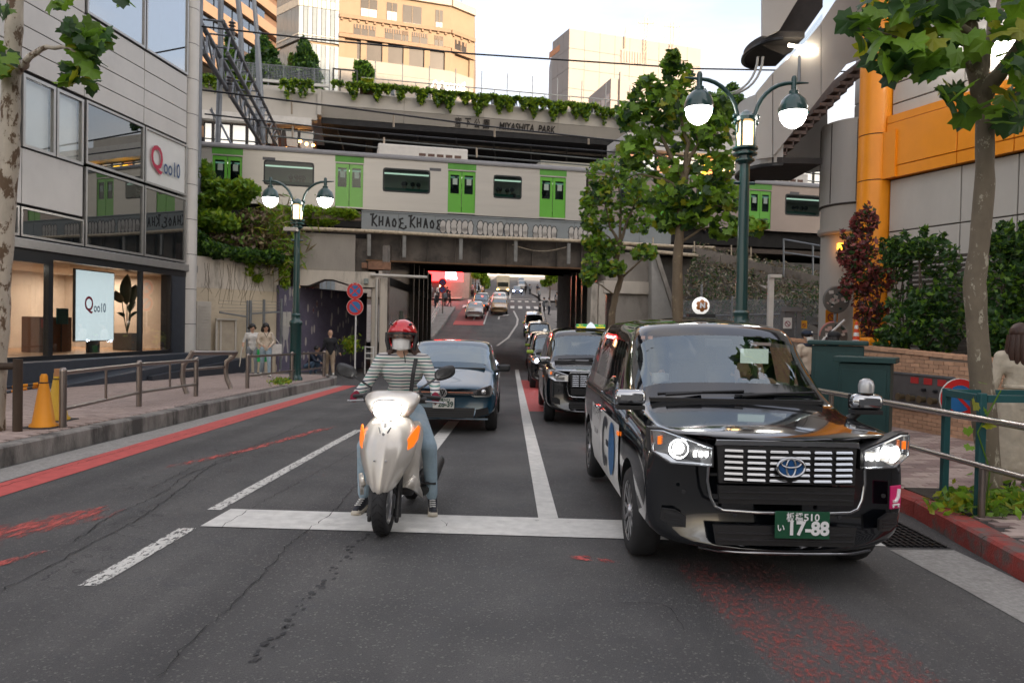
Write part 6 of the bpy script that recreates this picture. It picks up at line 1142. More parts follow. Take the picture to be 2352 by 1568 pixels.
t=branch_tree('plane_tree', 'thick mottled plane tree trunk close by on the right inside the green guard', M_BKP, 6.75, [(2278, 1150), (2268, 1040), (2256, 900), (2246, 780), (2238, 650), (2250, 560), (2262, 420), (2262, 280), (2238, 150), (2222, 20), (2210, -160)], [([(2258, 225), (2300, 170, -.1), (2352, 90, -.3), (2400, 20, -.4)], .085), ([(2245, 190), (2275, 90, .2), (2300, 0, .3), (2320, -80, .3)], .07), ([(2232, 90), (2190, 40, -.2), (2130, 5, -.4), (2060, -20, -.5)], .05), ([(2240, 170), (2180, 110, -.3), (2110, 100, -.5), (2020, 75, -.6), (1975, 60, -.6)], .018)], .108, seed=4)
rn=random.Random(9);lp=[]
def lcl(x, y, w, h, n, Y=6.4, d=.5):
 for _ in range(int(n*1.6)):
  a=at(x+rn.uniform(-w, w), y+rn.uniform(-h, h), Y+rn.uniform(-d, d));lp.append(a)
for a in((1975, 60, 30, 30, 7), (2010, 110, 50, 35, 10), (2080, 130, 50, 35, 14), (2150, 125, 45, 45, 14), (2120, 40, 75, 35, 20), (2050, 15, 35, 20, 7), (2200, 60, 40, 60, 12), (2010, -5, 20, 8, 3), (2190, 215, 26, 22, 6), (2215, 255, 16, 20, 4), (2310, 250, 35, 35, 10), (2335, 130, 22, 50, 9), (2330, 40, 26, 40, 12), (2350, 210, 15, 60, 8), (2280, 60, 20, 40, 5), (2180, -60, 160, 40, 30)):lcl(*a)
plane_leaves(t, lp, .25, 9, wts=(3, 3, 3, .8))
t=branch_tree('plane_tree', 'leaning white and brown plane tree trunk at the left edge by the cones', M_BKW, 9.3, [(-26, 1010), (-18, 880), (-8, 760), (-2, 640), (10, 520), (22, 330), (26, 180), (34, 30), (40, -160)], [([(40, 165), (62, 140, -.2), (95, 112, -.2), (140, 104, -.3), (200, 130, -.3)], .05), ([(20, 160), (-5, 130), (-40, 100)], .04)], .155, seed=5)
lp=[]
for a in((180, 80, 35, 30, 17, 9, .3), (225, 100, 30, 25, 12, 9, .3), (190, 130, 35, 25, 14, 9, .3), (170, 170, 18, 20, 7, 9, .3), (205, 180, 12, 22, 5, 9, .3), (140, 3, 20, 12, 4, 9, .3), (280, 0, 25, 8, 3, 9, .3), (5, 120, 12, 30, 4, 9, .3), (10, 15, 12, 12, 3, 9, .3), (0, 160, 8, 14, 2, 9, .3)):lcl(*a)
plane_leaves(t, lp, .25, 10, wts=(1.5, 3, 3, .6))
for i, (x, y, Y, w, h, lb)in enumerate(((1112, 640, 105, 12, 22, 'green tree right of the red sign beyond the bridge'), (1113, 718, 90, 0, 0, ''), (1263, 640, 88, 20, 17, 'small street tree right of the crossing beyond the bridge'), (1092, 632, 92, 8, 9, 'dark small tree in front of the red sign'))):
 if not w:continue
 p=at(x, y, Y);k=Y/1700;blob_tree('street_tree', lb, 'tree', 'trees beyond the bridge', (p.x, Y, rz(Y)), p.z-rz(Y), [((p.x+random.uniform(-.5, .5)*w*k, Y+random.uniform(-1, 1), p.z+random.uniform(-.6, .8)*h*k), (w*k*.7, w*k*.7, h*k*.5))for _ in range(7)], [LI[0], LI[1], LF[1]], 900, .3, 60+i, .1)
p=at(1106, 722, 95);hd=thing('street_hedge', 'bright clipped hedge beside the left hill road', 'hedge', (p.x, 95, rz(95)));foliage('foliage', LI[:2], 900, lambda rn:at(rn.uniform(1099, 1112), rn.uniform(706, 736), rn.uniform(94, 99)), .28, hd, seed=66, kind='stuff')
# ================= VEHICLES =================
TMPS=bpy.data.scenes.new('bench')
def evaluated(o):
 TMPS.collection.objects.link(o);vl=TMPS.view_layers[0];vl.update();dg=vl.depsgraph
 me=bpy.data.meshes.new_from_object(o.evaluated_get(dg), depsgraph=dg);return me
def shell(rings, tagf, warp, wheels, wr, level=2, wz=.31):
 """rings: [(y, [(x,z) bottom centre ... top centre])]; a smooth closed car skin, returns {tag: (verts, faces)}"""
 n=len(rings[0][1]);vs=[];fs=[];tg=[];names=[]
 def tid(t):
  if t not in names:names.append(t)
  return names.index(t)
 m=2*n-2
 for y, pr in rings:
  full=[(x, z)for x, z in pr]+[(-x, z)for x, z in pr[-2:0:-1]]
  vs+=[(x, warp(x, y, z), z)for x, z in full]
 for j in range(len(rings)-1):
  for k in range(m):
   i=k if k<n-1 else m-1-k;side='r' if k<n-1 else 'l'
   fs.append((j*m+k, (j+1)*m+k, (j+1)*m+(k+1)%m, j*m+(k+1)%m));tg.append(tid(tagf(j, i, side)))
 for j, rev in((0, False), (len(rings)-1, True)):
  for i in range(n-1):
   a, b, c, d=i, i+1, (m-i-1)%m, (m-i)%m;q=[j*m+t for t in(a, b, c, d)]
   q=list(dict.fromkeys(q))
   fs.append(tuple(reversed(q))if rev else tuple(q));tg.append(tid('body'))
 me=bpy.data.meshes.new('cage');me.from_pydata(vs, [], fs);mm=[mat('tag%d'%i, (.1, .1, .1))for i in range(len(names)+1)]
 for q in mm:me.materials.append(q)
 me.polygons.foreach_set('material_index', tg);o=bpy.data.objects.new('cage', me);s=o.modifiers.new('s', 'SUBSURF');s.levels=s.render_levels=level;cut=[]
 for wy in wheels:
  for sx in(-1, 1):
   b=MB();b.tube([(sx*.45, wy, wz), (sx*1.2, wy, wz)], wr, 28);cm=b.mesh('cut', mm);cm.polygons.foreach_set('material_index', [len(names)]*len(cm.polygons));c=bpy.data.objects.new('cut', cm);TMPS.collection.objects.link(c);cut.append(c)
   bo=o.modifiers.new('b', 'BOOLEAN');bo.operation='DIFFERENCE';bo.object=c;bo.solver='EXACT'
 ev=evaluated(o);out={};names.append('arch')
 for p in ev.polygons:out.setdefault(names[min(p.material_index, len(names)-1)], []).append(p)
 res={}
 for t, ps in out.items():
  ids={};V_=[];F_=[]
  for p in ps:
   f=[]
   for vi in p.vertices:
    if vi not in ids:ids[vi]=len(V_);V_.append(tuple(ev.vertices[vi].co))
    f.append(ids[vi])
   F_.append(f)
  res[t]=(V_, F_)
 for c in cut+[o]:bpy.data.objects.remove(c)
 return res
M_BPAINT=mat('black_car_paint', (.004, .005, .007), .10, var=0, spec=.7, coat=1, bump=.0);M_CHROME=mat('chrome', (.48, .49, .50), .10, 1, var=0);M_DCHR=mat('dark_chrome', (.3, .3, .31), .15, 1, var=0);M_TYRE=mat('tyre_rubber', (.018, .018, .019), .75, var=.2, vs=20);M_TRIM=mat('black_plastic', (.012, .012, .013), .5, var=.1)
M_ALLOY=mat('silver_alloy', (.45, .45, .46), .3, .85, var=.05);M_ARCH=mat('arch_black', (.006, .006, .006), .9, var=0)
G_WIND=glass('windscreen', (.92, .96, .96), .17, 1, .0, 1.52, (.80, .93, 1));G_WIND2=glass('sky_windscreen', (.6, .7, .72), .20, .5, .0, 1.6, (.80, .93, 1));G_SIDE=glass('tinted_side_glass', (.72, .76, .76), .04, .9, .0, 1.5)
M_LENS=glass('lamp_lens', (.95, .97, .98), .06, 1, .0, 1.45);M_LAMPW=mat('lit_headlamp', (1, .97, .92), .3, var=0, emit=4);M_LAMPB=mat('lit_blue_white_lamp', (.75, .82, 1), .3, var=0, emit=9, ecol=(.72, .80, 1));M_LBASE=mat('lamp_reflector', (.55, .55, .56), .15, .9, var=.1, vs=40)
M_AMB=mat('amber_lens', (.75, .15, .01), .25, var=.1, vs=30, coat=.6, emit=.12);M_REDL=mat('red_tail_lamp', (.6, .02, .01), .3, var=0, emit=2.6, ecol=(1, .09, .02))
def wheel(parent, x, y, r, w=.19, spokes=11, z=None, rim=None):
 z=z or r;sx=1 if x>0 else-1;b=MB();Mx=Matrix.Translation((x, y, z))@Matrix.Rotation(R(90)*sx, 4, 'Y')
 b.lathe([(r*.66, -w*.5), (r*.9, -w*.5), (r*.975, -w*.36), (r, -w*.2), (r, w*.2), (r*.975, w*.36), (r*.9, w*.5), (r*.68, w*.5), (r*.66, w*.40)], 32, (0, 0, 0), Mx, cap=False);t=b.build('wheel', M_TYRE, parent, smooth=50)
 q=MB();q.lathe([(0.001, w*.1), (r*.6, w*.16), (r*.64, w*.46), (r*.68, w*.47)], 28, (0, 0, 0), Mx, cap=False);q.build('rim_barrel', M_TRIM, t, smooth=60);q=MB()
 for k in range(spokes):
  a=2*pi*k/spokes;c, s=cos(a), sin(a);q.add([(c*r*.12-s*r*.04, s*r*.12+c*r*.04, w*.42), (c*r*.12+s*r*.04, s*r*.12-c*r*.04, w*.42), (c*r*.63+s*r*.055, s*r*.63-c*r*.055, w*.44), (c*r*.63-s*r*.055, s*r*.63+c*r*.055, w*.44), (c*r*.12, s*r*.12, w*.2), (c*r*.6, s*r*.6, w*.2)], [(0, 1, 2, 3), (0, 4, 5, 3), (1, 4, 5, 2)], 0, Mx)
 q.lathe([(r*.63, w*.44), (r*.67, w*.48), (r*.69, w*.46)], 28, (0, 0, 0), Mx, cap=False);q.lathe([(.001, w*.5), (r*.11, w*.5), (r*.15, w*.42), (r*.15, w*.2)], 14, (0, 0, 0), Mx, cap=False);q.build('rim', rim or M_ALLOY, t, smooth=40);return t
def parts_from(res, root, mats, smooth=60, inset=()):
 for t, (vs, fs)in res.items():
  nm=t.split('.')[0]
  if nm=='arch':
   ym=sum(v[1]for v in vs)/len(vs)
   for k in range(4):
    b=MB();fk=[f for f in fs if(vs[f[0]][0]>0)+2*(vs[f[0]][1]>ym)==k];ids=sorted({i for f in fk for i in f});ix={v:i for i, v in enumerate(ids)};b.add([vs[i]for i in ids], [[ix[i]for i in f]for f in fk]);b.build('wheel_arch', M_ARCH, root)
   continue
  b=MB();b.add(vs, fs);o=b.build(nm if nm!='arch' else 'wheel_arch', mats.get(nm, mats['body']), root, smooth=smooth)
def plate_jp(root, org, col, ink, top, kana, num, w=.33, h=.165, tilt=None):
 o=V(org);b=MB();b.box((o.x, o.y+.006, o.z), (w, .012, h));p=b.build('number_plate', col, root, bevel=.003)
 xd, u=(1, 0, 0), (0, 0, 1);text('lettering', top, .060*h/.165, ink, p, o+V((0, -.004, h*.30)), xd, u, bold=.001, wide=w*.62);text('lettering', num, .115*h/.165, ink, p, o+V((w*.10, -.004, -h*.13)), xd, u, bold=.0045, wide=w*.72)
 text('lettering', kana, .05*h/.165, ink, p, o+V((-w*.40, -.004, -h*.12)), xd, u, bold=.001);return p
def tw(x, y, z):return y+(.20*(abs(x)/.84)**2.6+.05*max(0, z-.7))*max(0, 1-y/1.1)-(.06*(abs(x)/.84)**2)*max(0, (y-3.6)/.8)
def hood(y, z4, z5, z6, z9, zb=.2, w=.8475):return(y, [(0, zb), (w-.05, zb+.01), (w-.005, .45), (w, .70), (w-.02, z4), (w-.075, z5), (.64, z6), (.46, z9-.008), (.25, z9-.002), (0, z9)])
def cab(y, z4, z5, x6, z6, x7, z7, z9, zb=.2, w=.8475, x5=.805):return(y, [(0, zb), (w-.05, zb+.01), (w-.003, .45), (w, .74), (w-.008, z4), (x5, z5), (x6, z6), (x7, z7), (x7*.54, z9-.012), (0, z9)])
TR_=[(0, [(0, .27), (.70, .28), (.79, .44), (.80, .62), (.79, .82), (.745, .945), (.60, .955), (.44, .955), (.24, .957), (0, .958)]), hood(.05, .87, .985, .985, .985, .23, .83), hood(.3, .90, 1.0, 1.01, 1.025), hood(.8, .945, 1.02, 1.045, 1.07), hood(1.02, .97, 1.045, 1.068, 1.085), (1.10, [(0, .2), (.797, .21), (.8425, .45), (.8475, .72), (.835, .99), (.765, 1.06), (.70, 1.085), (.48, 1.10), (.25, 1.105), (0, 1.107)]), (1.14, [(0, .2), (.797, .21), (.8425, .45), (.8475, .72), (.836, .995), (.77, 1.07), (.695, 1.12), (.48, 1.135), (.25, 1.14), (0, 1.142)]), cab(1.70, 1.01, 1.06, .672, 1.555, .585, 1.635, 1.672), cab(1.78, 1.01, 1.06, .688, 1.58, .60, 1.665, 1.70), cab(2.55, 1.02, 1.07, .702, 1.60, .615, 1.70, 1.745), cab(2.63, 1.02, 1.07, .702, 1.60, .615, 1.70, 1.747), cab(3.42, 1.03, 1.08, .698, 1.60, .61, 1.70, 1.745), cab(3.50, 1.03, 1.08, .697, 1.60, .61, 1.70, 1.743), cab(4.05, 1.03, 1.08, .68, 1.57, .59, 1.665, 1.71, .22), cab(4.30, 1.02, 1.07, .66, 1.53, .56, 1.62, 1.67, .26, .83, .78), cab(4.38, .98, 1.04, .62, 1.46, .52, 1.54, 1.58, .32, .78, .73)]
def ttag(j, i, s):
 if j==6 and i>=6:return 'windshield'
 if i==5 and j in(6, 7):return 'body'
 if i==5 and j in(8, 10, 12):return 'side_window.%s%d'%(s, j)
 if 8<=j<=11 and i in(2, 3, 4):return 'door.%s%d'%(s, (j-8)//2)
 if 8<=j<=11 and i==4:return 'body'
 return 'body'
M_WRAP=mat('white_door_wrap', (.78, .77, .74), .3, var=.03, coat=.3)
def taxi(label, group, wrap=M_BPAINT, lamp=M_LAMPW, lit=True, top='sign', plate=None, mirror=M_CHROME):
 rt=thing('taxi', label, 'taxi', (0, 0, 0), group);parts_from(TAXI_RES, rt, {'body':M_BPAINT, 'windshield':G_WIND, 'side_window':G_SIDE, 'door':M_BPAINT, 'arch':M_ARCH})
 SIDE=[(.30, .815), (.45, .8445), (.60, .8465), (.74, .8475), (.87, .844)]
 if wrap is not M_BPAINT:
  for s in(-1, 1):
   for y0, y1 in((1.28, 2.50), (2.51, 3.16)):b=MB();b.add([(s*(x+.006), y, z)for z, x in SIDE for y in(y0, y1)], [(2*i, 2*i+1, 2*i+3, 2*i+2)for i in range(4)]);b.build('door_wrap', wrap, rt, smooth=180)
 for x in(-.745, .745):
  for y in(.83, 3.58):wheel(rt, x, y, .315, .19, 12)
 def Y(x, z=.8):return tw(x, 0, z)-.012
 def fpoly(nm, pts, m, par=rt, d=0, th=.05):b=MB();b.prism([(x, Y(x, z)-d, z)for x, z in pts], (0, th, 0));return b.build(nm, m, par)
 for s in(-1, 1):
  h=fpoly('headlight', [(s*.45, .785), (s*.45, .91), (s*.60, .955), (s*.745, 1.0), (s*.825, 1.0), (s*.815, .85), (s*.70, .785)][::s], M_TRIM, rt, .012, .10)
  pts=[(s*.465, .795), (s*.465, .90), (s*.605, .945), (s*.745, .988), (s*.815, .988), (s*.805, .86), (s*.695, .795)];b=MB();b.poly([(x, Y(x, z)-.014, z)for x, z in pts][::s]);b.build('reflector', M_LBASE, h)
  b=MB();b.poly([(x, Y(x, z)-.038, z)for x, z in pts][::s]);b.build('lens', M_LENS, h)
  for a, c in zip(pts, pts[1:]+pts[:1]):pass
  b=MB();q=[(x, Y(x, z)-.03, z)for x, z in pts];b.tube(q+q[:1], .006, 5);b.build('chrome_edge', M_CHROME, h)
  x=s*.655;b=MB();b.ball((x, Y(x)-.01, .885), (.034, .018, .034), 14);b.build('projector', lamp if lit else M_LBASE, h, smooth=80);b=MB();b.lathe([(.045, -.02), (.058, .0), (.062, .01)], 20, (0, 0, 0), Matrix.Translation((x, Y(x)-.014, .885))@Matrix.Rotation(R(90), 4, 'X'), cap=False);b.build('projector_ring', M_CHROME, h, smooth=50)
  if lit:
   for k in range(3):b=MB();b.box((s*(.49+k*.036), Y(.55)-.022, .86), (.016, .012, .034));b.build('led', lamp, h, bevel=.004)
  b=MB();b.box((s*.765, Y(.765)-.028, .93), (.022, .012, .05));b.build('indicator', M_AMB, h)
 g=fpoly('grille', [(-.415, .69), (.415, .69), (.43, .925), (-.43, .925)], M_TRIM, rt, .004, .03)
 b=MB();b.prism([(x, Y(x, .94)-.02, z)for x, z in((-.445, .918), (.445, .918), (.435, .955), (-.435, .955))], (0, .03, 0));b.build('chrome_bar', M_CHROME, g, bevel=.006)
 me=MB();me.box((0, 0, 0), (.108, .022, .012));me.box((0, -.008, .004), (.102, .012, .008));me=me.mesh('slat', M_CHROME)
 for r_ in range(6):
  for k in range(6):
   x=(k-2.5)*.134;z=.712+r_*.035;a=math.atan((Y(x+.05)-Y(x-.05))/.1);inst('slat', me, g, Matrix.Translation((x, Y(x)-.014, z))@Matrix.Rotation(a, 4, 'Z')@Matrix.Rotation(R(-34), 4, 'X'))
 e=MB();N_=20
 def ell(cx, cz, rx, rz_, t):e.tube([(cx+rx*cos(2*pi*k/N_), Y(0)-.040, cz+rz_*sin(2*pi*k/N_))for k in range(N_+1)], t, 6)
 ell(0, .805, .083, .058, .009);ell(0, .805, .028, .055, .007);ell(0, .83, .060, .026, .007)
 d=MB();d.poly([(.08*cos(2*pi*k/N_), Y(0)-.034, .805+.055*sin(2*pi*k/N_))for k in range(N_)]);bd=d.build('emblem', mat('emblem_blue', (.015, .10, .30), .2, coat=.6), g);e.build('emblem_ring', M_CHROME, bd, smooth=60)
 fpoly('lower_grille', [(-.41, .565), (.41, .565), (.42, .675), (-.42, .675)], M_TRIM, rt, .003, .03)
 for z in(.60, .64):fpoly('grille_bar', [(-.41, z-.006), (.41, z-.006), (.41, z+.006), (-.41, z+.006)], mat('dark_gloss_bar', (.03, .03, .032), .25), rt, .012, .02)
 b=MB();q=[(s_[0]*.92, Y(s_[0]*.92)-.012, s_[1])for s_ in((-.52, .80), (-.525, .70), (-.505, .60), (-.475, .545), (-.42, .525), (-.2, .52), (0, .52), (.2, .52), (.42, .525), (.475, .545), (.505, .60), (.525, .70), (.52, .80))];b.tube(q, .011, 7);b.build('chrome_frame', M_CHROME, rt, smooth=60)
 fpoly('air_intake', [(-.42, .31), (.42, .31), (.44, .43), (-.44, .43)], M_TRIM, rt, .004, .03)
 for z in(.345, .385):fpoly('intake_bar', [(-.42, z-.006), (.42, z-.006), (.42, z+.006), (-.42, z+.006)], MATS['dark_gloss_bar'], rt, .012, .02)
 b=MB();q=[(x, Y(x, .3)-.015, .275+.07*max(0, abs(x)-.42)**1.2*3)for x in[-.74+.1057*k for k in range(2, 13)]];b.tube(q, .009, 6);b.build('chrome_lip', M_DCHR, rt, smooth=60)
 for s in(-1, 1):
  v=fpoly('corner_vent', [(s*.60, .40), (s*.60, .47), (s*.66, .50), (s*.735, .50), (s*.745, .43), (s*.68, .395)][::s], M_TRIM, rt, .006, .03)
  for z in(.42, .445, .47):fpoly('vent_fin', [(s*.62, z-.004), (s*.725, z-.004), (s*.725, z+.004), (s*.62, z+.004)][::s], MATS['dark_gloss_bar'], v, .014, .02)
  for x, z in((.62, .62), (.32, .50)):b=MB();b.lathe([(.013, 0), (.013, .008)], 12, (0, 0, 0), Matrix.Translation((s*x, Y(x, z)-.004, z))@Matrix.Rotation(R(90), 4, 'X'));b.build('parking_sensor', MATS['dark_gloss_bar'], rt)
  b=MB();b.box((0, 0, 0), (.22, .115, .11));mr=b.build('mirror', mirror, rt, bevel=.035, smooth=60);mr.location=(s*.845, .80, 1.135)
  b=MB();b.box((0, .062, -.002), (.2, .004, .1));b.box((0, 0, -.072), (.2, .11, .03));b.build('mirror_base', M_TRIM, mr, bevel=.004).matrix_parent_inverse=Matrix.Identity(4)
  b=MB();b.tube([(s*.72, .86, .985), (s*.775, .84, 1.02), (s*.815, .815, 1.07)], [.035, .028, .024], 8);b.build('mirror_arm', M_TRIM, rt, smooth=60)
  b=MB();b.tube([(s*.852, 1.75, .985), (s*.852, 3.9, 1.01)], .008, 5);b.build('belt_moulding', M_CHROME, rt)
  for y in(2.42, 2.78):b=MB();b.box((s*.856, y, .86), (.025, .17, .025));b.build('door_handle', M_CHROME, rt, bevel=.008)
  b=MB();b.box((s*.853, 1.32, .80), (.008, .08, .03));b.build('side_lamp', M_AMB, rt)
 b=MB()
 for x0, x1 in((-.58, .08), (.0, .62)):b.tube([(x0, 1.13+.10*abs(x0)**2-.02, 1.135), (x1, 1.15, 1.165)], .010, 5);b.tube([(x0+.05, 1.09, 1.13), ((x0+x1)/2, 1.12, 1.15)], .012, 5)
 b.build('wiper', M_TRIM, rt);b=MB();b.box((0, 1.085, 1.095), (1.3, .07, .03));b.build('cowl', M_TRIM, rt)
 M_SEAT=mat('dark_seat', (.075, .075, .08), .8, var=.2);M_DASH=mat('dark_dash', (.05, .05, .053), .6)
 MB().box((0, 1.42, 1.0), (1.46, .42, .16)).build('dashboard', M_DASH, rt, bevel=.03)
 for x in(-.36, .36):
  b=MB();b.box((x, 2.15, .62), (.5, .5, .18));b.box((x, 2.44, .98), (.48, .14, .66));b.box((x, 2.46, 1.40), (.27, .1, .19));b.build('seat', M_SEAT, rt, bevel=.04)
 MB().box((0, 3.55, .9), (1.3, .16, .8)).build('rear_seat', M_SEAT, rt, bevel=.04);MB().box((0, 2.6, .45), (1.5, 3.2, .1)).build('cabin_floor', M_DASH, rt)
 b=MB();b.tube([(-.36+.185*cos(2*pi*k/20), 1.75-.08*sin(2*pi*k/20), 1.02+.165*sin(2*pi*k/20))for k in range(21)], .016, 6);b.tube([(-.36, 1.75, 1.02), (-.36, 1.5, .96)], .03, 6);b.tube([(-.53, 1.75, 1.02), (-.19, 1.75, 1.02)], .015, 5);b.build('steering_wheel', M_TRIM, rt)
 MB().box((0, 1.60, 1.52), (.22, .03, .07)).build('rear_mirror', M_TRIM, rt, bevel=.01)
 if top=='ball':
  b=MB();b.box((0, 2.2, 1.755), (.24, .12, .03));rs=b.build('roof_sign', M_TRIM, rt);q=MB();q.ball((0, 2.2, 1.845), (.08, .06, .08), 18);q.build('globe', mat('white_roof_globe', (.7, .68, .64), .3, var=0, emit=.12), rs, smooth=80)
  M_FL=mat('copper_flower', (.42, .15, .035), .4, var=.1);b=MB()
  def fp(x, z, o=.003):r2=(x/.08)**2+(z/.08)**2;return(x, 2.2-.06*max(0, 1-r2)**.5-o, 1.845+z)
  for k in range(6):a=k*pi/3+pi/6;c=(.035*cos(a), .035*sin(a));b.add([fp(*c, .005)]+[fp(c[0]+.021*cos(t*pi/6), c[1]+.021*sin(t*pi/6))for t in range(12)], [(0, 1+t, 1+(t+1)%12)for t in range(12)])
  b.add([fp(0, 0, .005)]+[fp(.035*cos(t*pi/6), .035*sin(t*pi/6), .004)for t in range(12)], [(0, 1+t, 1+(t+1)%12)for t in range(12)]);b.build('flower_mark', M_FL, rs)
  text('lettering', 'N', .062, mat('white_print', (.8, .8, .8), .5, var=0), rs, (0, 2.2-.068, 1.845), (1, 0, 0), (0, 0, 1), bold=.004)
 elif top=='sign':
  b=MB();b.box((.10, 1.85, 1.72), (.6, .1, .03));rs=b.build('roof_sign', M_TRIM, rt);MB().box((.10, 1.84, 1.775), (.58, .07, .08)).build('green_box', mat('green_taxi_sign', (.03, .20, .06), .4, emit=.10), rs, bevel=.01);MB().box((.10, 1.80, 1.748), (.56, .004, .02)).build('yellow_band', mat('yellow_band', (.7, .5, .02), .4, emit=.1), rs)
  MB().prism([(.0, 1.795, 1.735), (.2, 1.795, 1.735), (.17, 1.795, 1.80), (.10, 1.795, 1.86), (.03, 1.795, 1.80)], (0, .05, 0)).build('white_badge', mat('white_badge', (.6, .65, .7), .4, emit=.1), rs)
  text('lettering', '個人', .05, MATS['yellow_band'], rs, (-.1, 1.803, 1.79), (1, 0, 0), (0, 0, 1));text('lettering', '8652', .05, MATS['yellow_band'], rs, (.3, 1.803, 1.79), (1, 0, 0), (0, 0, 1))
 else:b=MB();b.ball((0, 2.0, 1.80), (.09, .06, .07), 12);b.build('roof_sign', mat('white_roof_globe', (.7, .68, .64), .3, var=0, emit=.12), rt, smooth=80)
 if plate:plate_jp(rt, (.08, Y(.0)-.035, .455), *plate)
 return rt
TAXI_RES=shell(TR_, ttag, tw, (.83, 3.58), .375, 2, .315)
M_PGRN=mat('deep_green_plate', (.008, .075, .035), .4, var=.05);M_PWH=mat('ivory_plate', (.55, .54, .50), .4, var=.04);M_WPR=mat('white_print', (.8, .8, .8), .5, var=0);M_GPR=mat('dark_green_print', (.02, .06, .04), .5, var=0)
TX=taxi('glossy black boxy taxi nearest the viewer with white door wrap and pink sticker', 'black taxis queueing in the right lane', M_WRAP, M_LAMPW, True, 'ball', (M_PGRN, M_WPR, '板橋510', 'い', '17-88'))
xs=-.857
c_=MB();n_=22
M_DK=mat('charcoal_print', (.035, .04, .05), .5, var=0);M_BLP=mat('blue_print', (.01, .10, .26), .4, var=.3, vs=3)
c_.add([(xs-.003, 2.05-.20*cos(R(50+260*k/n_))*(.62 if q else 1), .63+.22*sin(R(50+260*k/n_))*(.62 if q else 1))for k in range(n_+1)for q in(0, 1)], [(2*k, 2*k+1, 2*k+3, 2*k+2)for k in range(n_)]);c_.build('logo_letter', M_DK, TX)
MB().box((xs, 1.93, .63), (.003, .14, .05)).build('logo_bar', M_DK, TX)
MB().poly([(xs-.004, 1.62+.18*cos(2*pi*k/24), .63+.22*sin(2*pi*k/24))for k in range(24)]).build('logo_disc', M_BLP, TX)
text('lettering', 'タクシーアプリ', .10, M_DK, TX, (xs, 2.75, .80), (0, -1, 0), (0, 0, 1));text('lettering', 'TAXI APP', .08, M_DK, TX, (xs, 2.75, .62), (0, -1, 0), (0, 0, 1))
b=MB();b.prism([(x, tw(x, 0, .6)-.020, z)for x, z in((.675, .53), (.765, .53), (.765, .675), (.675, .675))], (0, .012, 0));sk=b.build('pink_sticker', mat('hot_pink_print', (.62, .01, .14), .4, var=0), TX, bevel=.004);sk.rotation_euler=(0, 0, 0)
b=MB();y_=lambda x:tw(x, 0, .6)-.026;b.tube([(x, y_(x), z)for x, z in((.742, .655), (.736, .605), (.72, .58), (.70, .58))], .011, 6);b.tube([(.695, y_(.695), .557), (.748, y_(.748), .557)], .006, 5);b.ball((.70, y_(.70), .545), .007, 6);b.ball((.742, y_(.742), .545), .007, 6);b.build('seat_symbol', M_WPR, sk, smooth=60)
b=MB();b.lathe([(.052, 0), (.055, .05), (.045, .085), (.02, .10), (.001, .102)], 18, (.845, .80, 1.20));b.build('sensor_dome', mat('satin_silver', (.5, .5, .5), .35, .6), TX, smooth=60)
MB().box((.30, 1.60, 1.42), (.23, .006, .12)).build('display', mat('sage_screen', (.36, .42, .36), .5, emit=.10), TX);MB().box((.36, 1.62, 1.52), (.16, .004, .025)).build('permit', mat('permit_white', (.6, .45, .42), .6), TX)
MB().add([(.0, 1.36, 1.10), (.24, 1.34, 1.10), (.28, 1.52, 1.115), (-.02, 1.54, 1.115)], [(0, 1, 2, 3)]).build('cyan_leaflet', mat('cyan_leaflet', (.03, .38, .46), .5), TX)
b=MB();b.tube([(.63, 1.60, 1.37), (.64, 1.66, 1.30), (.66, 1.72, 1.16), (.64, 1.66, 1.09)], [.03, .02, .02, .03], 8);b.build('grab_handle', M_TRIM, TX, smooth=60)
for x in(-.63, -.57):MB().box((x, 1.545, 1.555), (.035, .003, .025)).build('inspection_sticker', MATS['permit_white'], TX)
TX.matrix_basis=TM(1.70, 4.5, rz(5.5))
T2=taxi('black taxi with green and yellow roof sign right behind the nearest taxi', 'black taxis queueing in the right lane', mat('pinkish_white_wrap', (.5, .47, .46), .25), M_LAMPB, False, 'sign', (M_PWH, M_GPR, '品川510', 'あ', '12-40'));T2.matrix_basis=TM(1.46, 12.9, rz(14))
T3=taxi('black taxi with lime mirrors and bright headlights third in the queue', 'black taxis queueing in the right lane', M_BPAINT, M_LAMPB, True, 'globe', None, mat('lime_mirror', (.35, .5, .06), .35));T3.matrix_basis=TM(1.42, 22.4, rz(24))
for i, (x, y, lb)in enumerate(((1.55, 33, 'dark taxi in the underpass shade fourth in the queue'), (1.75, 46.5, 'black taxi climbing out of the underpass fifth in the queue'), (1.75, 58, 'black taxi in front of the far crossing with blue headlights'))):
 pt=math.atan((rz(y+4)-rz(y))/4);c=copy_tree(T3, Matrix.Translation((x, y, rz(y)+.03))@Matrix.Rotation(pt, 4, 'X'), lb)
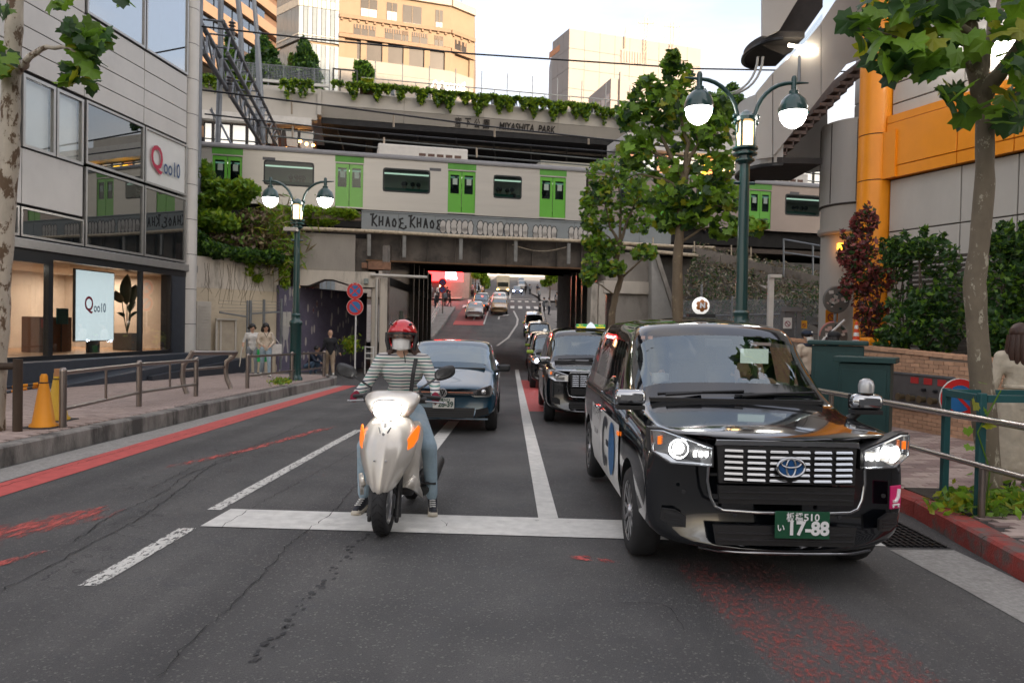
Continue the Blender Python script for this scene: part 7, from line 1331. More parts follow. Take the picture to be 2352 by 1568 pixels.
def generic(label, group, L, Wd, H, paint, hz, cy, cz, ry, rr, rz9, level=2, gl=None, wr=.30, name='car', cat='car', rear=False):
 w=Wd/2;hw=w-.0;e=L
 def wp(x, y, z):return y+(.22*(abs(x)/w)**2.4+.10*max(0, z-.55))*max(0, 1-y/1.0)-(.18*(abs(x)/w)**2.4)*max(0, (y-(e-.9))/.9)
 def hd(y, z, ww=w, zb=.2):return(y, [(0, zb), (ww-.06, zb+.01), (ww-.01, .42), (ww, .58), (ww-.03, z-.10), (ww-.12, z-.03), (ww-.26, z), (ww-.42, z+.012), (ww*.3, z+.02), (0, z+.022)])
 def cb(y, zb5, z9, x6, zb=.2, ww=w):return(y, [(0, zb), (ww-.06, zb+.01), (ww-.005, .42), (ww, .62), (ww-.02, zb5-.06), (ww-.06, zb5), (x6, z9-.10), (x6-.07, z9-.03), (x6*.5, z9-.006), (0, z9)])
 rg=[hd(0, hz-.05, w-.07, .27), hd(.05, hz, w-.02, .22), hd(.4, hz+.08), hd(cy-.1, cz-.02), hd(cy, cz), (cy+.04, [(0, .2), (w-.06, .21), (w-.005, .42), (w, .62), (w-.03, cz-.08), (w-.10, cz+.0), (w-.17, cz+.04), (w-.38, cz+.055), (w*.3, cz+.06), (0, cz+.062)]), cb(ry, cz+.03, H-.03, w-.18), cb(ry+.1, cz+.03, H-.005, w-.16), cb((ry+rr)/2-.04, cz+.04, H, w-.15), cb((ry+rr)/2+.04, cz+.04, H, w-.15), cb(rr, cz+.05, H-.02, w-.17), cb(rr+.06, cz+.05, H-.04, w-.18)]
 if rz9<H-.3:rg+=[(rr+.7, [(0, .22), (w-.06, .23), (w-.01, .42), (w, .62), (w-.03, cz-.06), (w-.1, cz), (w-.2, rz9+.02), (w-.4, rz9+.03), (w*.3, rz9+.035), (0, rz9+.036)]), hd(e-.08, rz9, w-.02, .26), hd(e, rz9-.06, w-.07, .32)]
 else:rg+=[cb(e-.25, cz+.03, H-.18, w-.27, .24, w-.01), cb(e-.04, cz-.08, cz+.02, w-.2, .26, w-.03), cb(e, .72, .78, w-.25, .32, w-.08)]
 def tg(j, i, s):
  if j==5 and i>=6:return 'windshield'
  if i==5 and j in(7, 9):return 'side_window.%s%d'%(s, j)
  if j==11 and i>=6:return 'rear_window'
  return 'body'
 res=shell(rg, tg, wp, (.72, L-.85), wr+.055, level, wr);rt=thing(name, label, cat, (0, 0, 0), group);g=gl or G_WIND2
 parts_from(res, rt, {'body':paint, 'windshield':g, 'side_window':G_SIDE, 'rear_window':G_SIDE, 'arch':M_ARCH})
 for x in(-w+.10, w-.10):
  for y in(.72, L-.85):wheel(rt, x, y, wr, .19, 10)
 return rt, wp
M_VWB=mat('steel_blue_car_paint', (.013, .058, .10), .18, .3, var=.02, coat=1)
VW, wp=generic('steel blue hatchback waiting behind the scooter', 'cars facing the viewer', 3.97, 1.69, 1.45, M_VWB, .74, .98, .97, 1.72, 3.1, 1.4, 2)
def vp(nm, pts, m, d=.012, th=.04, par=None):b=MB();b.prism([(x, wp(x, 0, z)-d, z)for x, z in pts], (0, th, 0));return b.build(nm, m, par or VW)
vp('grille', [(-.62, .62), (.62, .62), (.64, .70), (-.64, .70)], M_TRIM, .012);vp('grille_strip', [(-.6, .655), (.6, .655), (.6, .664), (-.6, .664)], mat('red_chrome_strip', (.4, .15, .1), .2, .8), .018)
for s in(-1, 1):
 h=vp('headlight', [(s*.44, .62), (s*.50, .70), (s*.74, .78), (s*.78, .70), (s*.74, .60), (s*.5, .595)][::s], M_LBASE, .02, .08);vp('lamp_bezel', [(s*.52, .62), (s*.54, .69), (s*.70, .735), (s*.72, .64)][::s], M_TRIM, .025, .02, h);b=MB();b.ball((s*.63, wp(.63, 0, .66)-.02, .67), (.045, .02, .045), 12);b.build('projector', M_LBASE, h, smooth=80)
 b=MB();b.box((s*.94, 1.25, .99), (.2, .09, .12));b.build('mirror', M_TRIM if s>0 else M_VWB, VW, bevel=.035);b=MB();b.tube([(s*.76, 1.22, .93), (s*.88, 1.24, .96)], .03, 6);b.build('mirror_arm', M_TRIM, VW)
 vp('fog_recess', [(s*.5, .27), (s*.52, .40), (s*.70, .43), (s*.72, .33)][::s], M_TRIM, .02, .03)
vp('lower_grille', [(-.48, .27), (.48, .27), (.50, .42), (-.50, .42)], M_TRIM, .014)
for z in(.30, .335, .37):vp('grille_bar', [(-.47, z-.006), (.47, z-.006), (.47, z+.006), (-.47, z+.006)], MATS['dark_gloss_bar'], .022, .02)
vp('splitter', [(-.7, .235), (.7, .235), (.7, .255), (-.7, .255)], mat('pale_blue_lip', (.25, .33, .40), .3, .5), .02)
b=MB();y_=wp(0, 0, .66)-.03;b.lathe([(.001, 0), (.062, 0), (.066, .008)], 24, (0, 0, 0), Matrix.Translation((0, y_+.004, .66))@Matrix.Rotation(R(90), 4, 'X'), cap=False);em=b.build('emblem', M_TRIM, VW);b=MB();b.tube([(.062*cos(2*pi*k/24), y_-.006, .66+.062*sin(2*pi*k/24))for k in range(25)], .007, 5)
b.tube([(-.026, y_-.006, .715), (0, y_-.006, .672), (.026, y_-.006, .715)], .006, 5);b.tube([(-.052, y_-.006, .69), (-.022, y_-.006, .613), (0, y_-.006, .66), (.022, y_-.006, .613), (.052, y_-.006, .69)], .006, 5);b.build('emblem_letters', M_ALLOY, em)
text('lettering', 'GT', .05, M_CHROME, VW, (.40, wp(.4, 0, .66)-.022, .66), (1, 0, 0), (0, 0, 1))
plate_jp(VW, (.02, wp(0, 0, .5)-.02, .50), M_PWH, M_GPR, '多摩503', 'ゆ', '26-39')
b=MB();b.tube([(-.6, 1.06, 1.03), (.0, 1.10, 1.045)], .01, 5);b.tube([(.05, 1.06, 1.03), (.62, 1.12, 1.045)], .01, 5);b.build('wiper', M_TRIM, VW)
MB().box((0, 1.75, 1.33), (.2, .03, .06)).build('rear_mirror', M_TRIM, VW);MB().box((0, 1.0, .985), (1.24, .09, .03)).build('cowl', M_TRIM, VW);VW.matrix_basis=TM(-1.06, 11.45, rz(12))
def traffic(label, x, y, paint, away, rz9=.95, H=1.45, Wd=1.7, L=4.4, group='cars beyond the bridge', lamp=None):
 rt, wp2=generic(label, group, L, Wd, H, paint, .74, 1.05, .95, 1.8, L-1.35, rz9, 1)
 w=Wd/2-.12
 for s in(-1, 1):
  if away:MB().box((s*(w-.08), L-.05, .82), (.26, .08, .16)).build('tail_light', M_REDL, rt, bevel=.02)
  b=MB();b.box((s*(w-.1), .12, .66), (.26, .10, .12));b.build('headlight', (lamp or M_LBASE), rt, bevel=.02)
  MB().box((s*(Wd/2+.05), 1.4, .98), (.16, .08, .1)).build('mirror', paint, rt, bevel=.02)
 if away:MB().box((0, L-.30 if rz9>1.2 else L-1.15, 1.22 if rz9>1.2 else 1.14), (.22, .04, .05)).build('brake_light', M_REDL, rt);MB().box((0, L+.005, .75), (.34, .02, .16)).build('number_plate', M_PWH, rt)
 else:MB().box((0, -.01, .5), (.34, .02, .16)).build('number_plate', M_PWH, rt)
 pt=math.atan((rz(y+2.2)-rz(y-2.2))/4.4);M=Matrix.Translation((x, y, rz(y)+.05))@Matrix.Rotation(pt, 4, 'X')
 rt.matrix_basis=(M@Matrix.Translation((0, -L, 0)))if away else M
 return rt
M_SILV=mat('silver_car_paint', (.38, .37, .35), .25, .5, var=.02, coat=1);M_GOLD=mat('warm_gold_car_paint', (.42, .27, .13), .25, .5, var=.02, coat=1)
traffic('silver saloon stopped on the red lane beyond the bridge', -3.6, 73.5, M_SILV, True);traffic('gold compact hatchback braking beside the silver saloon', -1.35, 77.5, M_GOLD, True, 1.4, 1.5)
traffic('dark tall wagon half hidden behind the silver saloon', -3.3, 80, M_BPAINT, True, 1.6, 1.75);traffic('white saloon in front of the gold hatchback', -1.5, 84.5, M_WRAP, True)
traffic('black compact braking on the far hill road', -5.6, 112, M_BPAINT, True, 1.4, 1.5);traffic('teal dark hatchback higher up the far hill road', -6.2, 126, M_VWB, True, 1.4, 1.55);traffic('orange taxi saloon high on the far hill road', -6.4, 142, mat('orange_taxi_paint', (.5, .16, .04), .3, coat=1), True)
traffic('dark blue hatchback coming down the far hill road', .75, 128, mat('navy_car_paint', (.02, .04, .09), .25, coat=1), False, 1.4, 1.5, lamp=M_LAMPB)
traffic('white van coming down behind the blue hatchback', 1.9, 158, M_WRAP, False, 1.9, 1.95, 1.75, 4.5);traffic('white compact van furthest up the hill road', 2.0, 185, M_WRAP, False, 1.7, 1.8, 1.7, 4.0)
tk=thing('delivery_truck', 'cream box truck coming down the middle of the far hill road', 'truck', (0, 0, 0), 'cars beyond the bridge');M_TRK=mat('cream_truck_paint', (.52, .48, .38), .4)
MB().box((0, 4.0, 1.9), (2.1, 4.6, 2.5)).build('cargo_box', M_TRK, tk, bevel=.03);MB().box((0, .8, 1.3), (1.95, 1.6, 1.7)).build('cab', M_TRK, tk, bevel=.12);MB().box((0, -.01, 1.6), (1.7, .05, .7)).build('windshield', G_WIND2, tk);MB().box((0, -.03, .55), (1.95, .1, .3)).build('bumper', M_TRIM, tk)
for s in(-1, 1):
 MB().box((s*.8, -.06, .8), (.26, .06, .16)).build('headlight', mat('lit_amber_lamp', (1, .6, .2), .4, var=0, emit=2.5), tk)
 for y in(.9, 5.2):wheel(tk, s*.88, y, .38, .25, 6)
tk.matrix_basis=TM(-1.65, 120, rz(121)+.1)
M_SCS=mat('champagne_silver_paint', (.58, .54, .48), .28, .25, var=.03, vs=60, coat=.9);M_SCD=mat('scooter_black', (.02, .02, .021), .5, var=.15)
def loft(secs, n=18):
 """closed loft through superellipse sections (cx, cy, cz, rx, ry, power) stacked along z or any path"""
 b=MB();vs=[]
 for cx, cy, cz, rx, ry, pw in secs:
  for k in range(n):a=2*pi*k/n;c, s=cos(a), sin(a);vs.append((cx+rx*math.copysign(abs(c)**pw, c), cy+ry*math.copysign(abs(s)**pw, s), cz))
 b.add(vs, [(i*n+k, i*n+(k+1)%n, (i+1)*n+(k+1)%n, (i+1)*n+k)for i in range(len(secs)-1)for k in range(n)]+[tuple(reversed(range(n))), tuple(range((len(secs)-1)*n, len(secs)*n))]);return b
def sub(o, l=1):s=o.modifiers.new('s', 'SUBSURF');s.levels=s.render_levels=l;return o
SCO=thing('scooter', 'champagne silver motor scooter with lit headlamp waiting at the stop line', 'scooter', (0, 0, 0))
def scwheel(y, nm='wheel'):
 b=MB();Mx=Matrix.Translation((0, y, .235))@Matrix.Rotation(R(90), 4, 'Y');r, w=.235, .115
 pf=[(r*.62, -w*.38), (r*.80, -w*.5), (r*.93, -w*.42), (r*.985, -w*.22), (r, 0), (r*.985, w*.22), (r*.93, w*.42), (r*.80, w*.5), (r*.62, w*.38)];b.lathe(pf, 36, (0, 0, 0), Mx, cap=False);t=b.build(nm, M_TYRE, SCO, smooth=60)
 q=MB();q.lathe([(r*.63, -w*.36), (r*.55, -w*.2), (.05, -w*.15), (.05, w*.15), (r*.55, w*.2), (r*.63, w*.36)], 24, (0, 0, 0), Mx, cap=False);q.build('rim', M_ALLOY, t, smooth=40)
 g=MB()
 for k in range(26):
  a=2*pi*k/26
  for s in(-1, 1):p0, p1=a, a+.16;g.tube([(s*.006, y+(r+.0005)*cos(p0), .235+(r+.0005)*sin(p0)), (s*.040, y+(r*.975)*cos(p1), .235+r*.975*sin(p1))], .0022, 4, cap=False)
 g.build('tread_groove', M_ARCH, t, kind='stuff');return t
scwheel(.30);scwheel(1.52)
for s in(-1, 1):
 b=MB();b.tube([(s*.105, .31, .17), (s*.105, .41, .50)], [.024, .024], 10);b.tube([(s*.105, .302, .14), (s*.105, .315, .20)], .030, 10);b.build('fork', M_SCD, SCO, smooth=60);MB().box((s*.105, .28, .13), (.03, .05, .05)).build('fork_end', M_SCD, SCO, bevel=.01)
MB().lathe([(.085, 0), (.085, .006)], 20, (0, 0, 0), Matrix.Translation((.07, .30, .235))@Matrix.Rotation(R(90), 4, 'Y')).build('brake_disc', M_ALLOY, SCO)
ap=[(.35, .055, .10, 0.0), (.375, .105, .12, .03), (.46, .152, .165, .06), (.55, .202, .215, .09), (.64, .229, .27, .12), (.73, .238, .325, .13), (.80, .218, .38, .11), (.86, .18, .42, .09), (.91, .12, .45, .06)]
def apron(nm, m, ap, dz, grow, yo, par=None):
 b=MB();n=13;vs=[]
 for z, hw, y0, bul in ap:
  for k in range(n):u=k/(n-1)*2-1;x=u*(hw+grow);y=y0+yo-bul*(1-abs(u)**2.1)*1.0+.14*abs(u)**3+(.018 if .30<abs(u)<.36 else 0);vs.append((x, y, z+dz))
 b.add(vs, [(i*n+k, i*n+k+1, (i+1)*n+k+1, (i+1)*n+k)for i in range(len(ap)-1)for k in range(n-1)]);o=b.build(nm, m, par or SCO, smooth=180);so=o.modifiers.new('t', 'SOLIDIFY');so.thickness=.025;so.offset=1 if False else-1;return sub(o, 2)
A1=apron('front_apron', M_SCS, ap, 0, 0, .0)
apron('leg_shield', M_SCS, [(.30, .24, .50, .0), (.38, .225, .44, .0), (.48, .232, .42, .0), (.62, .24, .44, .0), (.75, .255, .50, .0), (.85, .215, .52, .0)], 0, 0, .03)
b=MB()
for s in(-1, 1):b.add([(s*.16, .26, .385), (s*.212, .34, .46), (s*.24, .50, .30), (s*.24, .52, .25), (s*.20, .36, .345)], [(0, 1, 2, 3, 4)])
o=b.build('side_fairing', M_SCS, SCO, smooth=40);o.modifiers.new('t', 'SOLIDIFY').thickness=.03
apron('inner_fender', M_SCD, [(.30, .20, .52, 0), (.42, .19, .47, 0), (.5, .15, .44, 0)], 0, 0, .04)
b=MB();b.tube([(0, .20, .485), (0, .30, .50), (0, .42, .475), (0, .50, .40)], [.05, .075, .08, .07], 10);o=b.build('mudguard', M_SCD, SCO, smooth=80);o.scale=(1, 1, 1)
for s in(-1, 1):
 pts=[(s*.165, .74), (s*.225, .83), (s*.238, .80), (s*.232, .72), (s*.21, .675), (s*.175, .655)]
 b=MB();b.prism([(x, .365-.11*(1-(abs(x)/.247)**2.1)+.12*(abs(x)/.247)**3-.010-.58*(.75-z), z)for x, z in pts][::s], (0, .05, 0));b.build('indicator', M_AMB, SCO, bevel=.008)
 b=MB();b.tube([(s*.028, .252, .795), (s*.045, .29, .83)], .006, 5);b.build('nose_slot', M_SCD, SCO)
 b=MB();b.ball((s*.045, .137, .60), .008, 8);b.build('screw', M_ALLOY, SCO)
b=MB();b.lathe([(.012, 0), (.012, .006)], 12, (0, 0, 0), Matrix.Translation((0, .247, .785))@Matrix.Rotation(R(90), 4, 'X'));b.build('badge', M_ALLOY, SCO)
text('lettering', 'S', .045, mat('grey_badge', (.25, .25, .25), .4, .5), SCO, (0, .30, .845), (1, 0, 0), (0, .5, 1), bold=.003)
cw_=sub(loft([(0, .62, .86, .10, .09, .8), (0, .56, .90, .16, .13, .75), (0, .54, .96, .195, .14, .7), (0, .56, 1.02, .235, .12, .75), (0, .60, 1.065, .22, .09, .8), (0, .63, 1.09, .15, .05, .9)]).build('handlebar_cowl', M_SCS, SCO, smooth=80), 1)
hl=MB();N_=26;pts=[]
for k in range(N_):a=2*pi*k/N_;x=.108*math.copysign(abs(cos(a))**.65, cos(a));z=.072*math.copysign(abs(sin(a))**.7, sin(a));x*=1-.18*(z<0)*(-z/.072);pts.append((x, .375+.45*x*x*2.2-.02+.05*max(0, z), .955+z))
hl.prism(pts, (0, .12, 0));hl.build('headlight', mat('scooter_headlamp', (1, .98, .94), .3, var=0, emit=5), SCO)
b=MB();b.tube([(x*1.06, y-.0, .955+(z-.955)*1.08)for x, y, z in pts+pts[:1]], .008, 5);b.build('lamp_bezel', M_SCS, SCO, smooth=60)
sub(loft([(0, .66, .78, .11, .08, .8), (0, .63, .84, .12, .09, .8), (0, .60, .90, .14, .09, .8)], 14).build('steering_cover', mat('warm_brown_plastic', (.16, .085, .05), .5), SCO, smooth=80))  # steering cover in plain warm brown
for s in(-1, 1):
 b=MB();b.tube([(s*.16, .66, 1.03), (s*.24, .69, 1.035), (s*.36, .74, 1.02)], .017, 8);b.build('handlebar', M_SCD, SCO, smooth=60);b=MB();b.tube([(s*.25, .645, 1.00), (s*.32, .665, .995), (s*.40, .71, .985)], .007, 6);b.ball((s*.40, .71, .985), .010, 8);b.build('brake_lever', M_ALLOY, SCO, smooth=60);b=MB();b.tube([(s*.19, .655, 1.01), (s*.255, .675, 1.01)], .028, 10);b.build('switch_gear', M_SCD, SCO, smooth=60)
 b=MB();b.tube([(s*.21, .67, 1.04), (s*.20, .68, 1.10), (s*.29, .66, 1.16), (s*.35, .65, 1.20)], .009, 7);b.ball((s*.21, .67, 1.05), .022, 8);b.build('mirror_stalk', M_SCD, SCO, smooth=60)
 b=MB();Mr=Matrix.Translation((s*.405, .65, 1.235))@Matrix.Rotation(-s*R(18), 4, 'Y');n=20;q=[(.088*math.copysign(abs(cos(2*pi*k/n))**.75, cos(2*pi*k/n))+s*.012*sin(2*pi*k/n), .052*math.copysign(abs(sin(2*pi*k/n))**.75, sin(2*pi*k/n)))for k in range(n)]
 b.add([(x*.7, -.028, z*.7)for x, z in q]+[(x, .0, z)for x, z in q]+[(x, .022, z)for x, z in q], [tuple(reversed(range(n)))]+[(i*n+k, i*n+(k+1)%n, (i+1)*n+(k+1)%n, (i+1)*n+k)for i in(0, 1)for k in range(n)]+[tuple(range(2*n, 3*n))], 0, Mr);b.build('mirror', M_SCD, SCO, smooth=50)
MB().box((0, .78, .29), (.36, .46, .08)).build('footboard', M_SCD, SCO, bevel=.02)
sub(loft([(0, 1.2, .28, .15, .30, .7), (0, 1.2, .45, .19, .36, .7), (0, 1.25, .62, .18, .45, .75), (0, 1.28, .72, .14, .48, .8)]).build('rear_body', M_SCS, SCO, smooth=80))
sub(loft([(0, 1.25, .70, .14, .42, .75), (0, 1.25, .745, .16, .44, .75), (0, 1.25, .775, .13, .42, .8)]).build('seat', M_SCD, SCO, smooth=80))
b=MB();b.box((.17, 1.3, .24), (.14, .5, .18));b.build('engine_cover', mat('satin_engine', (.10, .10, .105), .4, .5), SCO, bevel=.05);b=MB();b.tube([(.2, .95, .20), (.21, 1.3, .25), (.22, 1.7, .33)], [.04, .07, .06], 10);b.build('exhaust', M_SCD, SCO, smooth=60);b=MB();b.tube([(.17, .95, .27), (.30, .99, .26)], .012, 6);b.build('foot_peg', M_SCD, SCO)
SCO.matrix_basis=TM(-.975, 5.38, rz(5.6), R(-2.5))
# ================= STREET FURNITURE =================
M_LGRN=mat('dark_green_lamp_paint', (.010, .055, .052), .3, var=.1, coat=.6);M_GLOBE=mat('lit_opal_globe', (1, .97, .92), .3, var=0, emit=3.5, ecol=(1, .95, .88));M_WARM=mat('lit_warm_lantern', (1, .72, .4), .4, var=0, emit=.75, ecol=(1, .58, .25))
def street_lamp(label, x, y, zoff, rot=0):
 rt=thing('street_lamp', label, 'street lamp', (0, 0, 0), 'green twin globe street lamps')
 MB().lathe([(.20, 0), (.20, .10), (.165, .14), (.155, .2), (.155, 1.55), (.175, 1.58), (.185, 1.64), (.17, 1.68), (.13, 1.72), (.115, 1.80), (.13, 1.86), (.10, 1.9)], 24).build('pedestal', M_LGRN, rt, smooth=45)
 MB().lathe([(.098, 1.88), (.078, 4.28)], 20).build('pole', M_LGRN, rt, smooth=60);MB().tube([(-.17, 0, 3.95), (.17, 0, 3.95)], .025, 6).build('ladder_bar', M_LGRN, rt)
 MB().lathe([(.08, 4.25), (.15, 4.30), (.15, 4.33), (.11, 4.34), (.11, 4.38), (.19, 4.40), (.19, 4.43), (.12, 4.44), (.12, 4.47), (.2, 4.49), (.2, 4.52), (.13, 4.54)], 22).build('collar', M_LGRN, rt, smooth=35)
 la=MB().lathe([(.115, 4.54), (.135, 4.72), (.115, 4.92)], 18).build('lantern', M_WARM, rt, smooth=60);MB().ball((0, 0, 4.68), .05, 10).build('bulb', mat('lit_bulb_warm', (1, .85, .6), .4, var=0, emit=14), la)
 b=MB()
 for k in range(4):a=pi/4+k*pi/2;b.tube([(.145*cos(a), .145*sin(a), 4.5), (.145*cos(a), .145*sin(a), 4.95)], .022, 6)
 b.build('lantern_bar', M_LGRN, la);MB().lathe([(.13, 4.92), (.18, 4.94), (.18, 5.0), (.13, 5.03), (.09, 5.08), (.02, 5.12)], 20).build('lantern_cap', M_LGRN, la, smooth=35)
 for s in(-1, 1):
  q=[(s*(.14+.62*(1-cos(t*pi/16))), 0, 4.95+.64*sin(t*pi/16))for t in range(9)]
  a=MB().tube([(s*.13, 0, 4.75)]+q+[(s*1.02, 0, 5.60)], [.035]*9+[.03, .012], 8).build('arm', M_LGRN, rt, smooth=60);b=MB();b.ball((s*.17, 0, 4.92), .045, 8);b.ball((s*.19, 0, 5.02), .04, 8);b.build('arm_knuckle', M_LGRN, a, smooth=60)
  MB().lathe([(.03, 5.70), (.045, 5.66), (.045, 5.48), (.075, 5.46), (.075, 5.41), (.11, 5.39), (.19, 5.31), (.235, 5.18), (.235, 5.11)], 24, (s*.78, 0, 0)).build('shade', M_LGRN, rt, smooth=50)
  MB().lathe([(.215, 5.11), (.20, 5.02), (.14, 4.92), (.06, 4.87), (.005, 4.86)], 24, (s*.78, 0, 0)).build('globe', M_GLOBE, rt, smooth=80)
 rt.matrix_basis=TM(x, y, zoff, rot);return rt
L1=street_lamp('tall green twin globe lamp behind the nearest taxi', 3.70, 12.0, rz(12)+.14, R(4))
copy_tree(L1, TM(-6.08, 20.8, rz(20.8)+.2, R(-3)), 'smaller looking green twin globe lamp by the left railing and mural')
cm=thing('surveillance_camera', 'white surveillance camera and box on the left lamp post', 'camera', at(655, 530, 20.6));p=at(668, 527, 20.6);MB().box(p, (.36, .2, .10)).build('housing', mat('ivory_paint', (.52, .48, .42)), cm, bevel=.01);MB().ball((p.x-.05, p.y, p.z-.1), .06, 8).build('dome', M_TRIM, cm);MB().tube([p, (-6.08, 20.8, p.z)], .02, 5).build('bracket', M_GALV, cm)
M_SRED=mat('sign_red', (.62, .02, .02), .4, var=.03);M_SBLU=mat('sign_blue', (.02, .16, .42), .4, var=.03);M_SWH=mat('sign_white', (.7, .69, .66), .5, var=.02)
def disc(b, c, r, o, n=28, r2=0):
 P=lambda q, a:(c[0]+q*cos(a), c[1]-o, c[2]+q*sin(a))
 for k in range(n):
  a0, a1=2*pi*k/n, 2*pi*(k+1)/n;b.poly([P(r2, a0), P(r, a0), P(r, a1), P(r2, a1)]if r2 else[(c[0], c[1]-o, c[2]), P(r, a0), P(r, a1)])
def nosign(label, c, r, cross, kind_, turn=0):
 rt=thing('round_sign', label, 'traffic sign', c, 'round no parking signs');pl_=MB();pl_.lathe([(r, 0), (r, .012)], 28, (0, 0, 0), Matrix.Translation(c)@Matrix.Rotation(R(90), 4, 'X'));ob=pl_.build('plate', M_SWH, rt)
 b=MB();disc(b, c, r*.965, .016, r2=r*.66);w=r*.075
 for a in((45, -45)if cross else(-45, )):
  d=V((cos(R(a)), 0, sin(R(a))));e=V((-d.z, 0, d.x))*w;o=V((c[0], c[1]-.0165-.0006*(a>0), c[2]));b.poly([o-d*r*.67-e, o+d*r*.67-e, o+d*r*.67+e, o-d*r*.67+e])
 b.build('red_ring', M_SRED, ob);b=MB();disc(b, c, r*.655, .0145);b.build('blue_field', M_SBLU, ob)
 if kind_:text('lettering', kind_, r*.26, M_SWH, ob, V(c)+V((0, -.0175, r*.8)), (1, 0, 0), (0, 0, 1))
 if turn:rt.rotation_euler=(0, 0, turn)
 return rt
sx_=at(817, 700, 27.2);sp0=thing('sign_pole', 'white pole carrying two round signs left of the underpass', 'pole', (sx_.x, 27.2, rz(27)));MB().tube([(sx_.x, 27.25, rz(27)-.1), (sx_.x, 27.25, at(817, 655, 27.2).z)], .03, 8).build('pole', M_SWH, sp0)
nosign('round no stopping sign with red cross topping the white pole', tuple(at(815.5, 668, 27.2)), .31, True, '8 - 20');nosign('round no parking sign with single red slash under the crossed sign on the white pole', tuple(at(815.5, 705, 27.2)), .31, False, None)
sp1=thing('sign_pole', 'dark pole with two round signs beyond the underpass', 'pole', (0, 0, 0));q=at(1016, 730, 72);MB().tube([(q.x, 72.1, rz(72)), (q.x, 72.1, at(1016, 640, 72).z)], .06, 6).build('pole', M_GIRD, sp1)
nosign('far round no stopping sign seen through the underpass', tuple(at(1016.5, 648, 72)), .38, True, None);nosign('far round no parking sign seen through the underpass below the crossed one', tuple(at(1016.5, 665, 72)), .38, False, None)
nosign('round blue and red sign half hidden behind the near tree trunk', tuple(at(2203, 915, 8.0)), .22, False, None)
M_SST=mat('brownish_steel_rail', (.30, .26, .235), .28, .85, var=.08)
def post(parent, p, h, r=.045):b=MB();b.lathe([(r, -.05), (r, h-.04), (r*.98, h-.02), (r*.7, h+.005), (.003, h+.012)], 14, p);return b.build('post', M_SST, parent, smooth=50)
def lean(x, yb):q=gnd(x, yb, .205);return V((q.x, q.y, q.z))
rl=thing('pavement_railing', 'steel tube railing along the left pavement edge beside the cones', 'railing', lean(319, 936), 'steel railings on the left pavement');pp=[lean(144, 985), lean(319, 936), lean(450, 912)]
for q in pp:post(rl, q, .80)
b=MB()
for h, r in((.74, .032), (.26, .026)):b.tube([q+V((0, 0, h))for q in pp], r, 10)
b.build('rail', M_SST, rl, smooth=60);b=MB()
for a, c in zip(pp, pp[1:]):m=(a+c)/2;b.tube([m+V((0, 0, .26)), m+V((0, 0, .74))], .02, 8)
b.build('baluster', M_SST, rl)
rl=thing('pavement_railing', 'second steel railing at the pavement corner by the left lamp', 'railing', lean(568, 893), 'steel railings on the left pavement');pp=[lean(568, 893), lean(670, 876), lean(744, 866)]
for q in pp:post(rl, q, .82)
b=MB()
for h, r in((.76, .03), (.3, .024)):b.tube([q+V((0, 0, h))for q in pp], r, 10)
b.build('rail', M_SST, rl, smooth=60);b=MB()
for a, c in zip(pp, pp[1:]):m=(a+c)/2;b.tube([m+V((0, 0, .3)), m+V((0, 0, .76))], .02, 8)
b.build('baluster', M_SST, rl)
lb=thing('leaning_bench', 'bent steel leaning bar behind the pavement railing', 'bench', lean(430, 905));u=[]
for x0, y0, x1, y1, x2, y2 in((430, 906, 418, 850, 444, 806), (531, 894, 517, 842, 543, 806)):
 q=lean(x0, y0);k=q.y;pts=[q, at((x0+x1)/2-3, (y0*.55+y1*.45), k), at(x1+1, y1+8, k), at(x1+4, y1-12, k), at(x2-8, y2+14, k), at(x2, y2, k)];MB().tube(pts, .052, 10).build('leg', M_SST, lb, smooth=60);u.append((k, at(x2-2, y2+4, k), at(x1, y1, k)))
MB().tube([u[0][1], u[1][1]], .05, 10).build('bar', M_SST, lb, smooth=60);MB().tube([u[0][2], u[1][2]], .03, 8).build('lower_bar', M_SST, lb, smooth=60)
M_CO1=mat('amber_cone', (.88, .33, .008), .5, var=.06);M_CO2=mat('mustard_cone', (.62, .36, .01), .5, var=.06)
def cone(label, x, yb, m):
 q=gnd(x, yb, .205);rt=thing('traffic_cone', label, 'traffic cone', q, 'traffic cones by the tree guard');b=MB();b.box((q.x, q.y, q.z+.018), (.40, .40, .03));ba=b.build('base', mat('cone_rubber', (.03, .03, .032), .8), rt, bevel=.01);MB().box((q.x, q.y, q.z+.008), (.408, .408, .014)).build('edge', m, ba)
 MB().lathe([(.17, .034), (.165, .06), (.135, .08), (.055, .60), (.048, .62), (.046, .69), (.03, .72), (.004, .722)], 22, q).build('body', m, rt, smooth=50);MB().lathe([(.058, .60), (.064, .608), (.058, .616)], 20, q, cap=False).build('collar', M_TRIM, rt);return q
q1=cone('bright amber traffic cone nearer the kerb edge', 100, 984, M_CO1);q2=cone('mustard traffic cone just behind the amber one', 131, 968, M_CO2)
for i, (q, x1, y1, lb_)in enumerate(((q1, -8, 893, 'upper'), (q1, -8, 905, 'lower'))):
 bt=thing('cone_bar', '%s orange and black bar from the cones to the left edge'%lb_, 'barrier bar', q, 'striped bars hung on the cones');a=q+V((0, 0, .60-.03*i));e=at(x1, y1, q.y-.15+.2*i);n=9
 for k in range(n):MB().tube([a.lerp(e, k/n), a.lerp(e, (k+1)/n)], .020, 8).build('stripe', M_CO1 if k%2 else mat('dark_bar', (.04, .05, .07), .4), bt)
